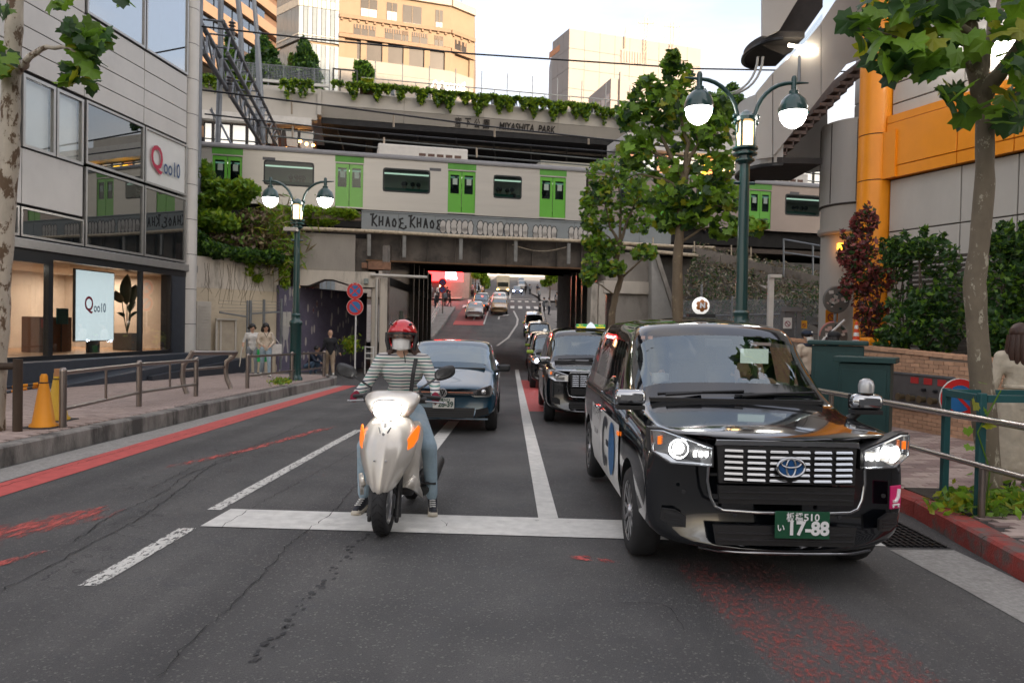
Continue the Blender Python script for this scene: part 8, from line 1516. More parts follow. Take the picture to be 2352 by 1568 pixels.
wg=thing('wooden_tree_guard', 'dark brown wooden guard post and rail round the left tree', 'tree guard', lean(38, 990));M_DW=mat('dark_brown_wood', (.055, .035, .022), .8, var=.3, vs=8, stretch=(1, 1, .3));q=lean(40, 994);b=MB();b.tube([q, q+V((0, 0, .93))], .055, 12);b.build('post', M_DW, wg, smooth=50);b=MB();b.tube([q+V((0, 0, .84)), q+V((-1.0, -.25, .82))], .045, 10);b.build('rail', M_DW, wg, smooth=50);b=MB();b.tube([q+V((-1.0, -.25, -.1)), q+V((-1, -.25, .93))], .055, 10);b.build('post', M_DW, wg, smooth=50)
tp=at(136, 855, 9.8);MB().box(tp, (.09, .08, .1)).build('tape_wrap', mat('tan_tape', (.45, .22, .10), .6), rl)
foliage('weeds', LF[:2]+[LF[3]], 260, lambda r:gnd(r.choice((636, 655, 648))+r.gauss(0, 9), 880+r.gauss(0, 3), .205)+V((0, 0, r.random()*.12)), .07, None, 'stuff', 71, .1, .3)['label']='small tufts of weeds on the left pavement edge'
rr=thing('guard_rail', 'two polished steel tube rails along the right kerb', 'railing', (3.85, 7, .2));kx=lambda Y:3.86-.012*(Y-5);b=MB();
for h, r in((.82, .030), (.44, .026)):b.tube([(kx(Y), Y, rz(Y)+.13+h-.04*0)for Y in(3.6, 5, 7, 9, 11.4)], r, 12)
b.build('rail', mat('polished_rail', (.48, .45, .43), .22, .9, var=.05), rr, smooth=60)
for Y in(3.7, 6.0, 8.8, 11.4):b=MB();b.tube([(kx(Y)+.0, Y, rz(Y)+.1), (kx(Y), Y, rz(Y)+(.94 if Y!=6.0 else .55))], .028, 10);b.build('post', M_SST, rr, smooth=60)
tg_=thing('tree_guard', 'teal painted square steel guard round the near right tree', 'tree guard', (4.4, 6.8, .1));M_TEAL=mat('teal_guard_paint', (.014, .085, .09), .45, var=.15, vs=6, col2=(.07, .06, .045), c2=(.66, .74), c2s=5);A=gnd(2167, 1150, .14);B_=gnd(2247, 1186, .14);n_=(B_-A);pr_=V((-n_.y, n_.x, 0)).normalized();A2=A+(B_-A)*1.0
C_=B_+V((.95, .12, 0));D_=A+V((.95, .12, 0));hh=1.02
for q in(A, B_, C_, D_):MB().box((q.x, q.y, q.z+hh/2), (.058, .058, hh)).build('post', M_TEAL, tg_, bevel=.008)
def bar(P_, a, c, z, w=.058, m=M_TEAL, nm='top_bar', par=tg_):d=(c-a);P=Pl(a.xy, d.xy, (d.y, -d.x));return MB().pbox(P, .030, d.xy.length-.030, z-w/2, z+w/2, -w/2, w/2).build(nm, m, par)
for a, c in((A, B_), (B_, C_), (C_, D_), (D_, A)):bar(None, a, c, A.z+hh-.04)
foliage('weeds', LF[:2]+[LF[3], LF[1]], 620, lambda r:gnd(r.choice((2180, 2235, 2290, 2330, 2300))+r.gauss(0, 22), 1165+r.gauss(0, 14), .14)+V((0, 0, .02+abs(r.gauss(0, .06)))), .05, None, 'stuff', 72, .4, .7)['label']='green weeds growing round the foot of the near right tree'
vn=thing('climbing_vine', 'vine leaves climbing the teal guard and rail of the near right tree', 'vine', B_);b=MB();b.tube([B_+V((.03, -.05, .02)), B_+V((.05, -.05, .4)), B_+V((-.06, -.05, .7)), B_+V((.12, -.05, 1.05))], .006, 5);b.build('stem', LF[1], vn)
for x, y, s in((2240, 925, .12), (2265, 975, .11), (2222, 985, .09), (2228, 1025, .08), (2262, 940, .07), (2258, 880, .07)):p=at(x, y, B_.y-.10);inst('leaf', PLMESH[3 if s>.1 else 0][0], vn, leaf_M(p, s*1.1, random.Random(x), .7))
MB().box((4.3, 6.6, rz(6.6)+.155), (1.0, 1.0, .02)).build('tree_pit', M_SOIL, PAVR)
M_CAB=mat('dark_green_cabinet', (.012, .052, .05), .5, var=.12, vs=6)
def cabinet(label, x, y, w, d, h, rot, roof):
 z=rz(y)+.14;rt=thing('utility_cabinet', label, 'cabinet', (0, 0, 0), 'green cabinets on the right pavement');MB().box((0, 0, h/2), (w, d, h)).build('body', M_CAB, rt, bevel=.012)
 MB().box((0, 0, h+.045), (w+.12, d+.12, .07)).build('lid', M_CAB, rt, bevel=.02 if roof else .008);MB().box((0, -d/2-.006, h*.5), (w*.86, .012, h*.86)).build('door', M_CAB, rt, bevel=.005);MB().box((w*.3, -d/2-.02, h*.55), (.03, .03, .12)).build('handle', M_TRIM, rt);MB().box((0, 0, .03), (w+.04, d+.04, .06)).build('plinth', M_CONC, rt);rt.matrix_basis=TM(x, y, z, rot)
cabinet('nearer dark green cabinet with flat overhanging lid', 4.58, 9.55, .60, .42, 1.15, R(-32), False);cabinet('further taller dark green cabinet with rounded lid', 4.98, 11.3, .72, .5, 1.36, R(-25), True)
gg=thing('louvred_gate', 'grey slatted metal gate with no smoking notice by the bank', 'gate', at(1812, 790, 19));GP=Pl((0, 19), (1, 0), (0, -1));s0, s1=GP.S(1790, 760), GP.S(1838, 760);z0, z1=0, GP.Z(1812, 705);f=MB();f.pbox(GP, s0, s0+.12, z0, z1, 0, .06);f.pbox(GP, s1-.12, s1, z0, z1, 0, .06);f.pbox(GP, s0, s1, z1-.12, z1, .061, .1);f.build('frame', M_GALV, gg)
for i in range(9):s=s0+.14+i*(s1-s0-.3)/9;MB().pbox(GP, s, s+.02, z0, z1-.1, .0, .05).build('slat', M_GALV, gg)
def notice(P, x, y, w, h, m, par, o=.08):s, z=P.px(x, y);q=MB().pbox(P, s-w/2, s+w/2, z-h/2, z+h/2, o, o+.01).build('notice', m, par);b=MB();c=P.pt(s, z-.02, o+.012);disc(b, c, w*.34, .001, 18, w*.25);d=V((.7, 0, -.7))*w*.28;b.poly([c-d+V((0, -.002, -.015)), c-d+V((0, -.002, .015)), c+d+V((0, -.002, .015)), c+d+V((0, -.002, -.015))]);b.build('no_smoking_mark', mat('print_plum', (.25, .03, .06), .5, var=0), q)
notice(GP, 1806, 742, .22, .28, M_SWH, gg);notice(GP, 1846, 745, .15, .2, mat('sign_amber', (.72, .35, .02), .5), gg, .02)
P6=Pl((0, 19.9), (1, 0), (0, -1));ns=thing('orange_notice', 'orange no smoking notice beside the sticker covered disc', 'notice', at(1910, 725, 19.9));notice(P6, 1910, 727, .33, .36, mat('sign_orange', (.75, .27, .01), .5), ns, .0)
pb=thing('white_post', 'tall white square post with short arm beside the gate', 'post', at(1775, 780, 18));P7=Pl((0, 18), (1, 0), (0, -1));b=MB();b.pbox(P7, P7.S(1768), P7.S(1780), -.2, P7.Z(1775, 630), -.12, 0);b.pbox(P7, P7.S(1768), P7.S(1795), P7.Z(1775, 638), P7.Z(1775, 630)-.003, .001, .06);b.build('post', mat('white_post_paint', (.6, .58, .54), .5), pb, bevel=.008)
dc=thing('sticker_disc', 'round mirror back covered with pasted stickers by the pillar', 'traffic mirror', at(1921, 690, 19.3));c=at(1921, 688, 19.3);MB().lathe([(.36, 0), (.33, .04), (.002, .06)], 26, (0, 0, 0), Matrix.Translation(c)@Matrix.Rotation(R(90), 4, 'X')).build('disc', mat('dull_disc', (.16, .155, .14), .6), dc);rn=random.Random(4);MB().tube([c+V((0, .05, 0)), (c.x, 19.35, -.1)], .04, 8).build('pole', M_GALV, dc)
def stickers(c, R0, n, par):
 for i in range(n):
  a, r_=rn.uniform(0, 6.28), R0*rn.random()**.5;s=rn.uniform(.025, .06);p=V((c[0]+r_*cos(a), c[1]-.062-.0006*i, c[2]+r_*sin(a)));t=rn.uniform(-.6, .6);u, v=V((cos(t), 0, sin(t)))*s, V((-sin(t), 0, cos(t)))*s*rn.uniform(.5, 1);MB().poly([p-u-v, p+u-v, p+u+v, p-u+v]).build('sticker', rn.choice((M_SWH, M_SWH, MATS['paper_white'], M_DK, MATS['permit_white'], M_LGRN)), par)
stickers(c, .28, 22, dc);d2=thing('sticker_disc', 'lower round mirror behind the black capped person', 'traffic mirror', at(1915, 770, 18.2));c=at(1914, 772, 18.2);MB().lathe([(.36, 0), (.33, .04), (.002, .06)], 26, (0, 0, 0), Matrix.Translation(c)@Matrix.Rotation(R(90), 4, 'X')).build('disc', MATS['dull_disc'], d2);stickers(c, .28, 16, d2);MB().tube([c+V((0, .05, 0)), (c.x, 18.25, -.1)], .04, 8).build('pole', M_GALV, d2);b=MB();b.tube([(c.x+.35*cos(k*pi/12), c.y-.02, c.z+.35*sin(k*pi/12))for k in range(6, 13)], .02, 6);b.build('pink_rim', mat('pink_rim', (.6, .25, .22), .5), d2)
hr=thing('stair_handrail', 'pale sloping handrail in front of the corner pillar', 'railing', at(1910, 765, 17));b=MB();b.tube([at(1875, 795, 17), at(1940, 735, 17)], .03, 8);b.tube([at(1885, 812, 17), at(1925, 775, 17)], .03, 8);b.build('rail', M_SWH, hr, smooth=60)
sc2=thing('striped_cone', 'slim red and white striped cone standing on the planter wall', 'traffic cone', at(1966, 796, 15.2));q=at(1966, 797, 15.2)
for i in range(7):r0, r1=.085-.0085*i, .085-.0085*(i+1);MB().lathe([(r0, i*.075), (r1, (i+1)*.075)], 14, q, mi=0).build('band', mat('cone_red', (.65, .07, .02), .5)if i%2==0 else M_SWH, sc2, smooth=60)
ob=thing('orange_tarp', 'orange plastic sheet lying on the planter by the red shrub', 'sheet', at(2010, 790, 15));q=at(2010, 785, 15);MB().box((q.x, q.y, q.z), (.5, .4, .18)).build('sheet', M_ORN, ob, bevel=.05)
al=thing('amber_beacon', 'small amber warning lamp on the corner pillar', 'lamp', at(1930, 565, 19.9));q=at(1931, 566, 19.9);MB().box(q, (.17, .1, .17)).build('lens', mat('lit_amber_box', (.9, .3, .02), .4, var=0, emit=1.2), al, bevel=.02)
wb=thing('white_barrier', 'low white tube barrier beside the cream pillars', 'barrier', at(848, 830, 28.6));b=MB();P8=Pl((0, 28.6), (1, 0), (0, -1));s0, s1=P8.S(842), P8.S(861)
for s in(s0, s1):b.tube([P8.pt(s, -.3, 0), P8.pt(s, P8.Z(850, 795), 0)], .03, 6)
for y in(797, 811, 823):b.tube([P8.pt(s0, P8.Z(850, y), 0), P8.pt(s1, P8.Z(850, y), 0)], .025, 6)
b.build('frame', M_SWH, wb)
fp_=thing('yellow_flowering_plant', 'yellow green potted plant by the mural and sign pole', 'plant', at(806, 820, 27.8));foliage('foliage', [LF[3], LI[0], LF[1]], 500, lambda r:at(r.gauss(805, 8), r.gauss(793, 8), r.uniform(27.6, 28.2)), .09, fp_, 'stuff', 73);q=at(806, 822, 27.9);MB().lathe([(.16, -.05), (.2, .32)], 12, (q.x, q.y, rz(28))).build('pot', mat('dark_pot', (.05, .04, .035), .7), fp_)
pg=thing('paper_bag', 'crumpled beige paper sack on the ground by the sign pole', 'bag', at(803, 832, 27.2));q=gnd(803, 836, 0);sub(loft([(q.x, q.y, q.z, .16, .12, .8), (q.x+.02, q.y, q.z+.2, .19, .13, .7), (q.x+.06, q.y, q.z+.38, .10, .05, .9), (q.x+.05, q.y, q.z+.46, .12, .03, 1)], 10).build('sack', mat('beige_sack', (.45, .35, .25), .8), pg, smooth=60))
for k, (xa, Ya, xb, Yb, lb_)in enumerate(((968, 52, 1010, 76, 'left'), (1262, 50, 1242, 76, 'right'))):
 rf2=thing('white_guard_fence', 'white tube guard fence on the %s kerb beyond the bridge'%lb_, 'railing', at(xa, 740, Ya), 'white guard fences beyond the bridge');a, e=at(xa, 740, Ya), at(xb, 740, Yb);b=MB();n=9
 for i in range(n+1):p=a.lerp(e, i/n);z=rz(p.y)+.2;b.tube([(p.x, p.y, z), (p.x, p.y, z+.9)], .035, 5)
 for h in(.3, .6, .88):b.tube([(a.lerp(e, i/n).x, a.lerp(e, i/n).y, rz(a.lerp(e, i/n).y)+.2+h)for i in range(n+1)], .03, 5)
 b.build('frame', M_SWH, rf2)
# ================= PEOPLE =================
M_SKIN=mat('skin', (.50, .30, .205), .5, var=.05, vs=8);M_HAIRB=mat('black_hair', (.012, .010, .010), .45, var=.3, vs=40, stretch=(3, 3, .4));M_HAIRR=mat('brown_hair', (.055, .024, .015), .45, var=.4, vs=40, stretch=(3, 3, .4));M_MASK=mat('white_face_mask', (.62, .61, .59), .8, var=.05, vs=30, bump=.3, bs=25)
def cloth(n, c, **k):return mat(n, c, .85, var=.14, vs=9, bump=.7, bs=9, **k)
M_JEAN=cloth('pale_blue_denim', (.30, .40, .47), col2=(.42, .48, .51), c2=(.5, .7), c2s=4);M_BLKC=cloth('black_cloth', (.015, .015, .018));M_WHC=cloth('white_cloth', (.58, .56, .53));M_CRMC=cloth('cream_cloth', (.55, .46, .36));M_GRYC=cloth('grey_cloth', (.22, .24, .26));M_NAVC=cloth('navy_cloth', (.02, .028, .05));M_TANC=cloth('tan_cloth', (.32, .24, .17));M_SHOE=mat('dark_shoe', (.02, .022, .03), .6);M_SHOW=mat('white_shoe', (.55, .54, .5), .6)
def stripes():
 m=mat('striped_jersey', (.62, .60, .56), .85, var=.04);t=m.node_tree;n=t.nodes;l=t.links;b=n['Principled BSDF'];base=b.inputs['Base Color'].links[0].from_socket;g=n.new('ShaderNodeNewGeometry');s=n.new('ShaderNodeSeparateXYZ');l.new(g.outputs['Position'], s.inputs[0])
 nz_=n.new('ShaderNodeTexNoise');nz_.inputs['Scale'].default_value=5;l.new(g.outputs['Position'], nz_.inputs['Vector']);z=n.new('ShaderNodeMath');z.operation='MULTIPLY_ADD';z.inputs[1].default_value=.02;l.new(nz_.outputs['Fac'], z.inputs[0]);l.new(s.outputs['Z'], z.inputs[2])
 for per, off, col in((.056, 0, (.03, .035, .07)), (.056, .5, (.02, .20, .16))):
  a=n.new('ShaderNodeMath');a.operation='MULTIPLY_ADD';a.inputs[1].default_value=1/per;a.inputs[2].default_value=off;l.new(z.outputs[0], a.inputs[0]);f=n.new('ShaderNodeMath');f.operation='FRACT';l.new(a.outputs[0], f.inputs[0]);c=n.new('ShaderNodeMath');c.operation='LESS_THAN';c.inputs[1].default_value=.17;l.new(f.outputs[0], c.inputs[0])
  k=n.new('ShaderNodeMix');k.data_type='RGBA';l.new(base, k.inputs['A']);k.inputs['B'].default_value=(*col, 1);l.new(c.outputs[0], k.inputs['Factor']);base=k.outputs['Result']
 l.new(base, b.inputs['Base Color']);return m
PLACE=[]
def flesh(caps, vox):
 """one continuous skin grown round tapering limb segments; faces take the tag of the nearest segment"""
 b=MB()
 for a, c, ra, rb, t in caps:
  a, c=V(a), V(c)
  b.tube([a, a.lerp(c, .5), c], [ra, (ra+rb)/2, rb], 10);b.ball(a, ra, 10);b.ball(c, rb, 10)
 me=b.mesh('f', mat('tag0', (.1, .1, .1)));o=bpy.data.objects.new('f', me);r_=o.modifiers.new('r', 'REMESH');r_.mode='VOXEL';r_.voxel_size=vox;s=o.modifiers.new('s', 'SMOOTH');s.factor=.5;s.iterations=3
 ev=evaluated(o);bpy.data.objects.remove(o);return ev
def near_tag(p, caps):
 best, bt=9, None
 for a, c, ra, rb, t in caps:
  d=c-a;q=max(0, min(1, (p-a).dot(d)/max(1e-9, d.dot(d))));k=(p-(a+d*q)).length-(ra+(rb-ra)*q)
  if k<best:best, bt=k, t
 return bt
def rig(h=1.6, J={}, fem=True):
 k=h/1.6;j={'hipL':(.085, 0, .83), 'kneeL':(.095, -.03, .45), 'ankL':(.095, .03, .08), 'toeL':(.11, -.13, .03), 'shL':(.165, .01, 1.29), 'elL':(.215, .03, 1.03), 'wrL':(.225, -.05, .81), 'pel':(0, 0, .86), 'wai':(0, .0, 1.02), 'che':(0, .0, 1.20), 'nek':(0, .01, 1.36), 'hed':(0, -.015, 1.485)}
 for q in list(j):
  if q.endswith('L'):v=j[q];j[q[:-1]+'R']=(-v[0], v[1], v[2])
 j.update(J);return{q:V(v)*k for q, v in j.items()}, k
def body_caps(j, k, sleeve=1.0, skirt=0, coat=0, hands=True, bulk=1.0, fist=0):
 c=[];A=lambda a, b_, ra, rb, t:c.append((V(a), V(b_), ra*k, rb*k, t));t='top';B=bulk
 A(j['hipL'], j['hipR'], .092*B, .092*B, 'pants');A(j['pel'], j['wai'], .11*B, .102*B, t);A(j['wai']+V((.035, 0, 0)), j['wai']-V((.035, 0, 0)), .098*B, .098*B, t);A(j['wai'], j['che'], .10*B, .118*B, t);sh=(j['shL']-j['shR'])
 A(j['che']+sh*.18, j['che']-sh*.18, .105*B, .105*B, t);A(j['shL'].lerp(j['shR'], .08), j['shR'].lerp(j['shL'], .08), .058*B, .058*B, t)
 A(j['nek']-V((0, 0, .05*k)), j['hed'], .048, .05, 'skin');up=(j['hed']-j['nek']).normalized();A(j['hed']-up*.035*k+V((0, -.012*k, 0)), j['hed']+up*.045*k, .068, .083, 'skin');A(j['hed']-up*.075*k+V((0, -.03*k, 0)), j['hed']-up*.02*k+V((0, -.025*k, 0)), .042, .055, 'skin');A(j['hed']+V((0, -.085*k, .005*k)), j['hed']+V((0, -.10*k, -.02*k)), .012, .016, 'skin')
 for s in(-1, 1):A(j['hed']+V((s*.078*k, .005*k, .01*k)), j['hed']+V((s*.082*k, .008*k, -.02*k)), .014, .012, 'skin')
 for s in 'LR':
  A(j['sh'+s], j['el'+s], .054*B, .043*B, t)
  if sleeve>=1:A(j['el'+s], j['wr'+s], .043*B, .033*B, t)
  else:A(j['el'+s], j['wr'+s], .038, .027, 'skin')
  d=(j['wr'+s]-j['el'+s]).normalized();sx=1 if s=='L' else-1;side=V((sx, 0, 0));w=j['wr'+s]
  if hands:
   fwd=d;q=d.cross(V((0, 0, 1)));q=q.normalized()if q.length>.2 else V((1, 0, 0));p=w+d*.05*k;ht='hand'
   A(w, p, .026, .030, ht);A(p-q*.018*k, p+q*.018*k, .02, .02, ht);cu=V((0, -.3, -.3))if not fist else V((0, -.35, -1))
   for f in range(4):
    o=p+q*(f-1.5)*.017*k+d*.02*k;l_=(.034, .040, .037, .028)[f]*k;e1=o+(d+cu*.35).normalized()*l_;e2=e1+(d+cu*(1.0 if not fist else 2.6)).normalized()*l_*.9;A(o, e1, .0095, .009, ht);A(e1, e2, .009, .0075, ht)
   o=w+d*.025*k-q*.02*k*sx;A(o, o+(d*.5-q*.8*sx+cu*.4).normalized()*.035*k, .012, .010, ht)
  A(j['hip'+s], j['knee'+s], .092*B, .062*B, 'pants');A(j['knee'+s], j['ank'+s].lerp(j['knee'+s], .12), .060*B, .044*B, 'pants');A(j['ank'+s].lerp(j['knee'+s], .14), j['ank'+s], .036, .034, 'skin' if not coat else 'pants')
  h_=j['ank'+s]-V((0, -.03*k, .03*k));A(h_, j['toe'+s], .040, .036, 'shoe');A(j['ank'+s], h_, .042, .042, 'shoe')
 if coat:
  for s in 'LR':A(j['hip'+s], j['hip'+s].lerp(j['ank'+s], coat), .12*B, .135*B, t)
  A(j['hipL'].lerp(j['ankL'], coat), j['hipR'].lerp(j['ankR'], coat), .12*B, .12*B, t);A(j['hipL'], j['hipR'], .115*B, .115*B, t)
 return c
def person(label, M, j, k, mats, vox=.012, group=None, hair=None, hairlen=0, mask=False, **kw):
 caps=body_caps(j, k, **kw);ev=flesh(caps, vox);order=['skin', 'hand', 'top', 'pants', 'shoe']
 for n_ in order:ev.materials.append(mats.get(n_, M_SKIN))
 ev.materials.pop(index=0);ev.polygons.foreach_set('material_index', [order.index(near_tag(p.center, caps))for p in ev.polygons]);ev.polygons.foreach_set('use_smooth', [True]*len(ev.polygons))
 rt=thing('person', label, 'person', (0, 0, 0), group);o=bpy.data.objects.new('body', ev);link(o, rt);H=j['hed']
 if vox<.02:
  b=MB()
  for s in(-1, 1):b.ball(H+V((s*.031*k, -.079*k, .012*k)), (.012*k, .006*k, .007*k), 8);b.tube([H+V((s*.018*k, -.086*k, .034*k)), H+V((s*.046*k, -.078*k, .036*k))], .0035*k, 4)
  b.build('eyes', M_HAIRB, rt)
  if not mask:b=MB();b.tube([H+V((-.02*k, -.083*k, -.052*k)), H+V((.02*k, -.083*k, -.052*k))], .006*k, 5);b.build('mouth', mat('lips', (.35, .11, .09), .5), rt)
 if hair:
  b=MB();b.ball(H+V((0, .014*k, .046*k)), (.100*k, .108*k, .098*k), 16)
  if hairlen:
   n=9
   for i in range(n):a=pi*(i/(n-1))*1.2-.1*pi;c, s=cos(a), sin(a);q=H+V((c*.085*k, .035*k+s*.07*k, .02*k));e=q+V((c*.012*k, s*.01*k, -hairlen*k));b.tube([q, q.lerp(e, .5)+V((c*.012*k, .01, 0)), e], [.035*k, .04*k, .015*k], 7)
  b.build('hair', hair, rt, smooth=70)
 if mask:mk=MB();n=9;mk.add([H+V((x*.078*k, -.118*k+.066*k*abs(x)**2-.014*k*(1-abs(z))*(1-abs(x)), -.048*k+z*.052*k*(1-.25*abs(x))))for z in(-1, -.5, 0, .5, 1)for x in[i/4-1 for i in range(n)]], [(r_*n+i, r_*n+i+1, (r_+1)*n+i+1, (r_+1)*n+i)for r_ in range(4)for i in range(n-1)]);mo=mk.build('mask', M_MASK, rt, smooth=180);mo.modifiers.new('t', 'SOLIDIFY').thickness=.004;b=MB();[b.tube([H+V((s*.068*k, -.045*k, -.02*k)), H+V((s*.082*k, .0, .0))], .003, 4)for s in(-1, 1)];b.build('ear_loop', M_MASK, rt)
 PLACE.append((rt, M));return rt
SJ={'pel':(0, .14, .82), 'wai':(0, .15, .98), 'che':(0, .12, 1.17), 'nek':(0, .09, 1.33), 'hed':(0, .06, 1.455), 'hipL':(.10, .14, .80), 'hipR':(-.10, .14, .80), 'kneeL':(.265, -.13, .56), 'kneeR':(-.265, -.13, .56), 'ankL':(.285, -.01, .10), 'ankR':(-.295, -.01, .10), 'toeL':(.31, -.17, .035), 'toeR':(-.32, -.17, .035), 'shL':(.18, .10, 1.27), 'shR':(-.18, .10, 1.27), 'elL':(.285, .03, 1.07), 'elR':(-.285, .03, 1.07), 'wrL':(.315, -.215, 1.01), 'wrR':(-.315, -.215, 1.01)}
j, k=rig(1.66, SJ);M_GLOV=mat('crimson_knit', (.20, .008, .03), .9, var=.25, vs=60, bump=.5, bs=70)
RD=person('woman in striped top, red helmet and white mask astride the scooter', TM(-.965, 6.45, rz(6.4)), j, k, {'top':stripes(), 'pants':M_JEAN, 'hand':M_GLOV, 'shoe':M_SHOE}, .0105, None, None, 0, True, fist=1, bulk=1.13)
H=j['hed'];b=MB()
for s in(-1, 1):
 for i in range(4):q=H+V((s*(.07+.008*i), .02+.02*i, -.06));b.tube([q, q+V((s*.05, .0, -.10)), q+V((s*(.075+.02*i), -.01+.02*i, -.20))], [.022, .026, .006], 7)
b.build('hair', M_HAIRR, RD, smooth=70)
M_HELM=mat('candy_red_helmet', (.55, .008, .015), .12, .1, var=.05, coat=1);b=MB();n=28;vs=[]
rows=[(-1.35+i*2.9/13)for i in range(14)]
for t in rows:
 for q in range(n):a=2*pi*q/n;vs.append(H+V((.135*cos(t)*cos(a), .15*cos(t)*sin(a)+.012, .145*sin(t)+.025)))
f=[]
for i in range(13):
 for q in range(n):
  z=.145*sin((rows[i]+rows[i+1])/2);a=2*pi*(q+.5)/n;front=sin(a)<-.35
  if(front and z<.045)or z<-.115:continue
  f.append((i*n+q, i*n+(q+1)%n, (i+1)*n+(q+1)%n, (i+1)*n+q))
b.add(vs, f);he=b.build('helmet', M_HELM, RD, smooth=180);so=he.modifiers.new('t', 'SOLIDIFY');so.thickness=.018;so.offset=-1;sub(he)
b=MB();b.tube([H+V((.137*cos(R(a)), .152*sin(R(a))+.012, .050-.012*abs(cos(R(a)))))for a in range(196, 345, 12)], .010, 6);b.build('helmet_trim', M_TRIM, he, smooth=60);b=MB()
for s in(-1, 1):b.tube([H+V((s*.128, -.045, .05)), H+V((s*.124, -.06, -.02)), H+V((s*.112, -.05, -.10))], [.016, .020, .016], 8);b.tube([H+V((s*.075, -.098, .118)), H+V((s*.088, -.082, .128))], .011, 6)
b.build('cheek_pad', M_TRIM, he, smooth=60)
b=MB();vz=[];n=15
for z in(.005, .02, .04, .055):
 for q in range(n):a=R(205+130*q/(n-1));vz.append(H+V((.142*cos(a), .164*sin(a)+.012, z)))
b.add(vz, [(i*n+q, i*n+q+1, (i+1)*n+q+1, (i+1)*n+q)for i in range(3)for q in range(n-1)]);b.build('visor', glass('smoked_visor', (.45, .42, .42), .03, 1), he, smooth=180)
b=MB();b.tube([H+V((.02, -.05, -.115)), H+V((.035, -.07, -.17)), H+V((.04, -.075, -.21))], .005, 5);b.build('chin_strap', M_TRIM, he)
C=j['che'];b=MB();pts=[(.13, .10, .175), (.135, .02, .165), (.125, -.075, .12), (.11, -.118, .0), (.095, -.122, -.15), (.085, -.115, -.32)]
for a, c in zip(pts, pts[1:]):a, c=C+V(a), C+V(c);w=V((.017, 0, 0));o=V((0, -.012, 0));b.hexa([a-w, a+w, a+w+o, a-w+o, c-w, c+w, c+w+o, c-w+o])
b.build('bag_strap', M_TRIM, RD)
for s in 'LR':
 T, A_=j['toe'+s], j['ank'+s];b=MB();q=T+V((0, -.012, -.012));b.ball((q.x, q.y, q.z+.004), (.043, .04, .022), 10);b.tube([T+V((0, -.02, -.022)), A_+V((0, .05, -.085))], [.044, .042], 10);b.build('rubber_sole', mat('cream_rubber', (.55, .50, .41), .7), RD, smooth=70);b=MB()
 for i in range(5):c=T.lerp(A_, .22+i*.17)+V((0, -.026+.005*i, .030-.002*i));b.tube([c+V((-.024, .012, 0)), c+V((0, -.006, .01)), c+V((.024, .012, .004))], .005, 4)
 b.build('lace', M_SWH, RD)
ST_J={'pel':(0, .05, .58), 'wai':(0, .07, .74), 'che':(0, .06, .92), 'nek':(0, .03, 1.06), 'hed':(0, 0, 1.175), 'hipL':(.09, .05, .56), 'hipR':(-.09, .05, .56), 'kneeL':(.12, -.38, .55), 'kneeR':(-.12, -.38, .55), 'ankL':(.12, -.45, .2), 'ankR':(-.12, -.45, .2), 'toeL':(.12, -.55, .14), 'toeR':(-.12, -.55, .14), 'shL':(.18, .04, 1.0), 'shR':(-.18, .04, 1.0), 'elL':(.24, -.1, .8), 'elR':(-.24, -.1, .8), 'wrL':(.14, -.32, .95), 'wrR':(-.14, -.32, .95)}
j, k=rig(1.68, ST_J);DV=person('masked driver in grey suit behind the taxi windscreen', TM(1.34, 6.68, rz(6.7)+.02), j, k, {'top':M_GRYC, 'pants':M_NAVC, 'shoe':M_SHOE, 'hand':M_WHC}, .014, None, M_HAIRB, 0, True);MB().tube([j['nek']+V((-.04, -.05, -.03)), j['nek']+V((0, -.07, -.06)), j['nek']+V((.04, -.05, -.03))], .025, 6).build('collar', M_WHC, DV)
j, k=rig(1.7, dict(ST_J, elL=(.44, -.12, .93), wrL=(.22, -.17, 1.08), shL=(.19, .03, 1.0), hed=(-.01, -.02, 1.165)));PS=person('bearded passenger in black with bent bare arm behind the windscreen', TM(2.06, 6.60, rz(6.7)+.03), j, k, {'top':M_BLKC, 'pants':M_BLKC, 'shoe':M_SHOE}, .012, None, M_HAIRB, 0, False, sleeve=.5);q=j['wrL'].lerp(j['elL'], .12);MB().tube([q, q.lerp(j['elL'], .08)], .036, 10).build('watch', mat('pale_watch', (.6, .6, .55), .3, .5), PS)
H=j['hed'];b=MB();b.ball(H+V((0, -.05, -.075)), (.055, .05, .045), 10);b.build('beard', M_HAIRB, PS, smooth=70)
def walker(label, x, yb, off, h, face, mats, J={}, Y=None, **kw):p=gnd(x, yb, off)if Y is None else V((at(x, yb, Y).x, Y, rz(Y)+off));jj, kk=rig(h, J);return person(label, TM(p.x, p.y, p.z, face), jj, kk, mats, **kw), jj, kk
STEP={'kneeL':(.08, -.15, .46), 'ankL':(.08, -.14, .09), 'toeL':(.09, -.30, .06), 'kneeR':(-.08, .06, .45), 'ankR':(-.08, .27, .14), 'toeR':(-.08, .15, .03)}
W1, jj, kk=walker('woman in white tee and grey trousers walking by the left railing', 578, 864, .205, 1.60, R(35), {'top':M_WHC, 'pants':M_GRYC, 'shoe':M_SHOW}, dict(STEP, elR=(-.25, .02, 1.05), wrR=(-.30, -.08, .86), wrL=(.2, -.15, .86)), sleeve=.5, hair=M_HAIRB, hairlen=.06, vox=.014)
MB().tube([jj['wrR']+V((-.03, -.05, .05)), jj['wrR']+V((-.10, -.05, -.55))], [.035, .012], 8).build('umbrella', mat('cream_umbrella', (.5, .47, .40), .6), W1);MB().box(jj['wrL']+V((.06, -.05, -.22)), (.32, .08, .38)).build('green_bag', mat('bright_green_bag', (.03, .45, .12), .5), W1, bevel=.01)
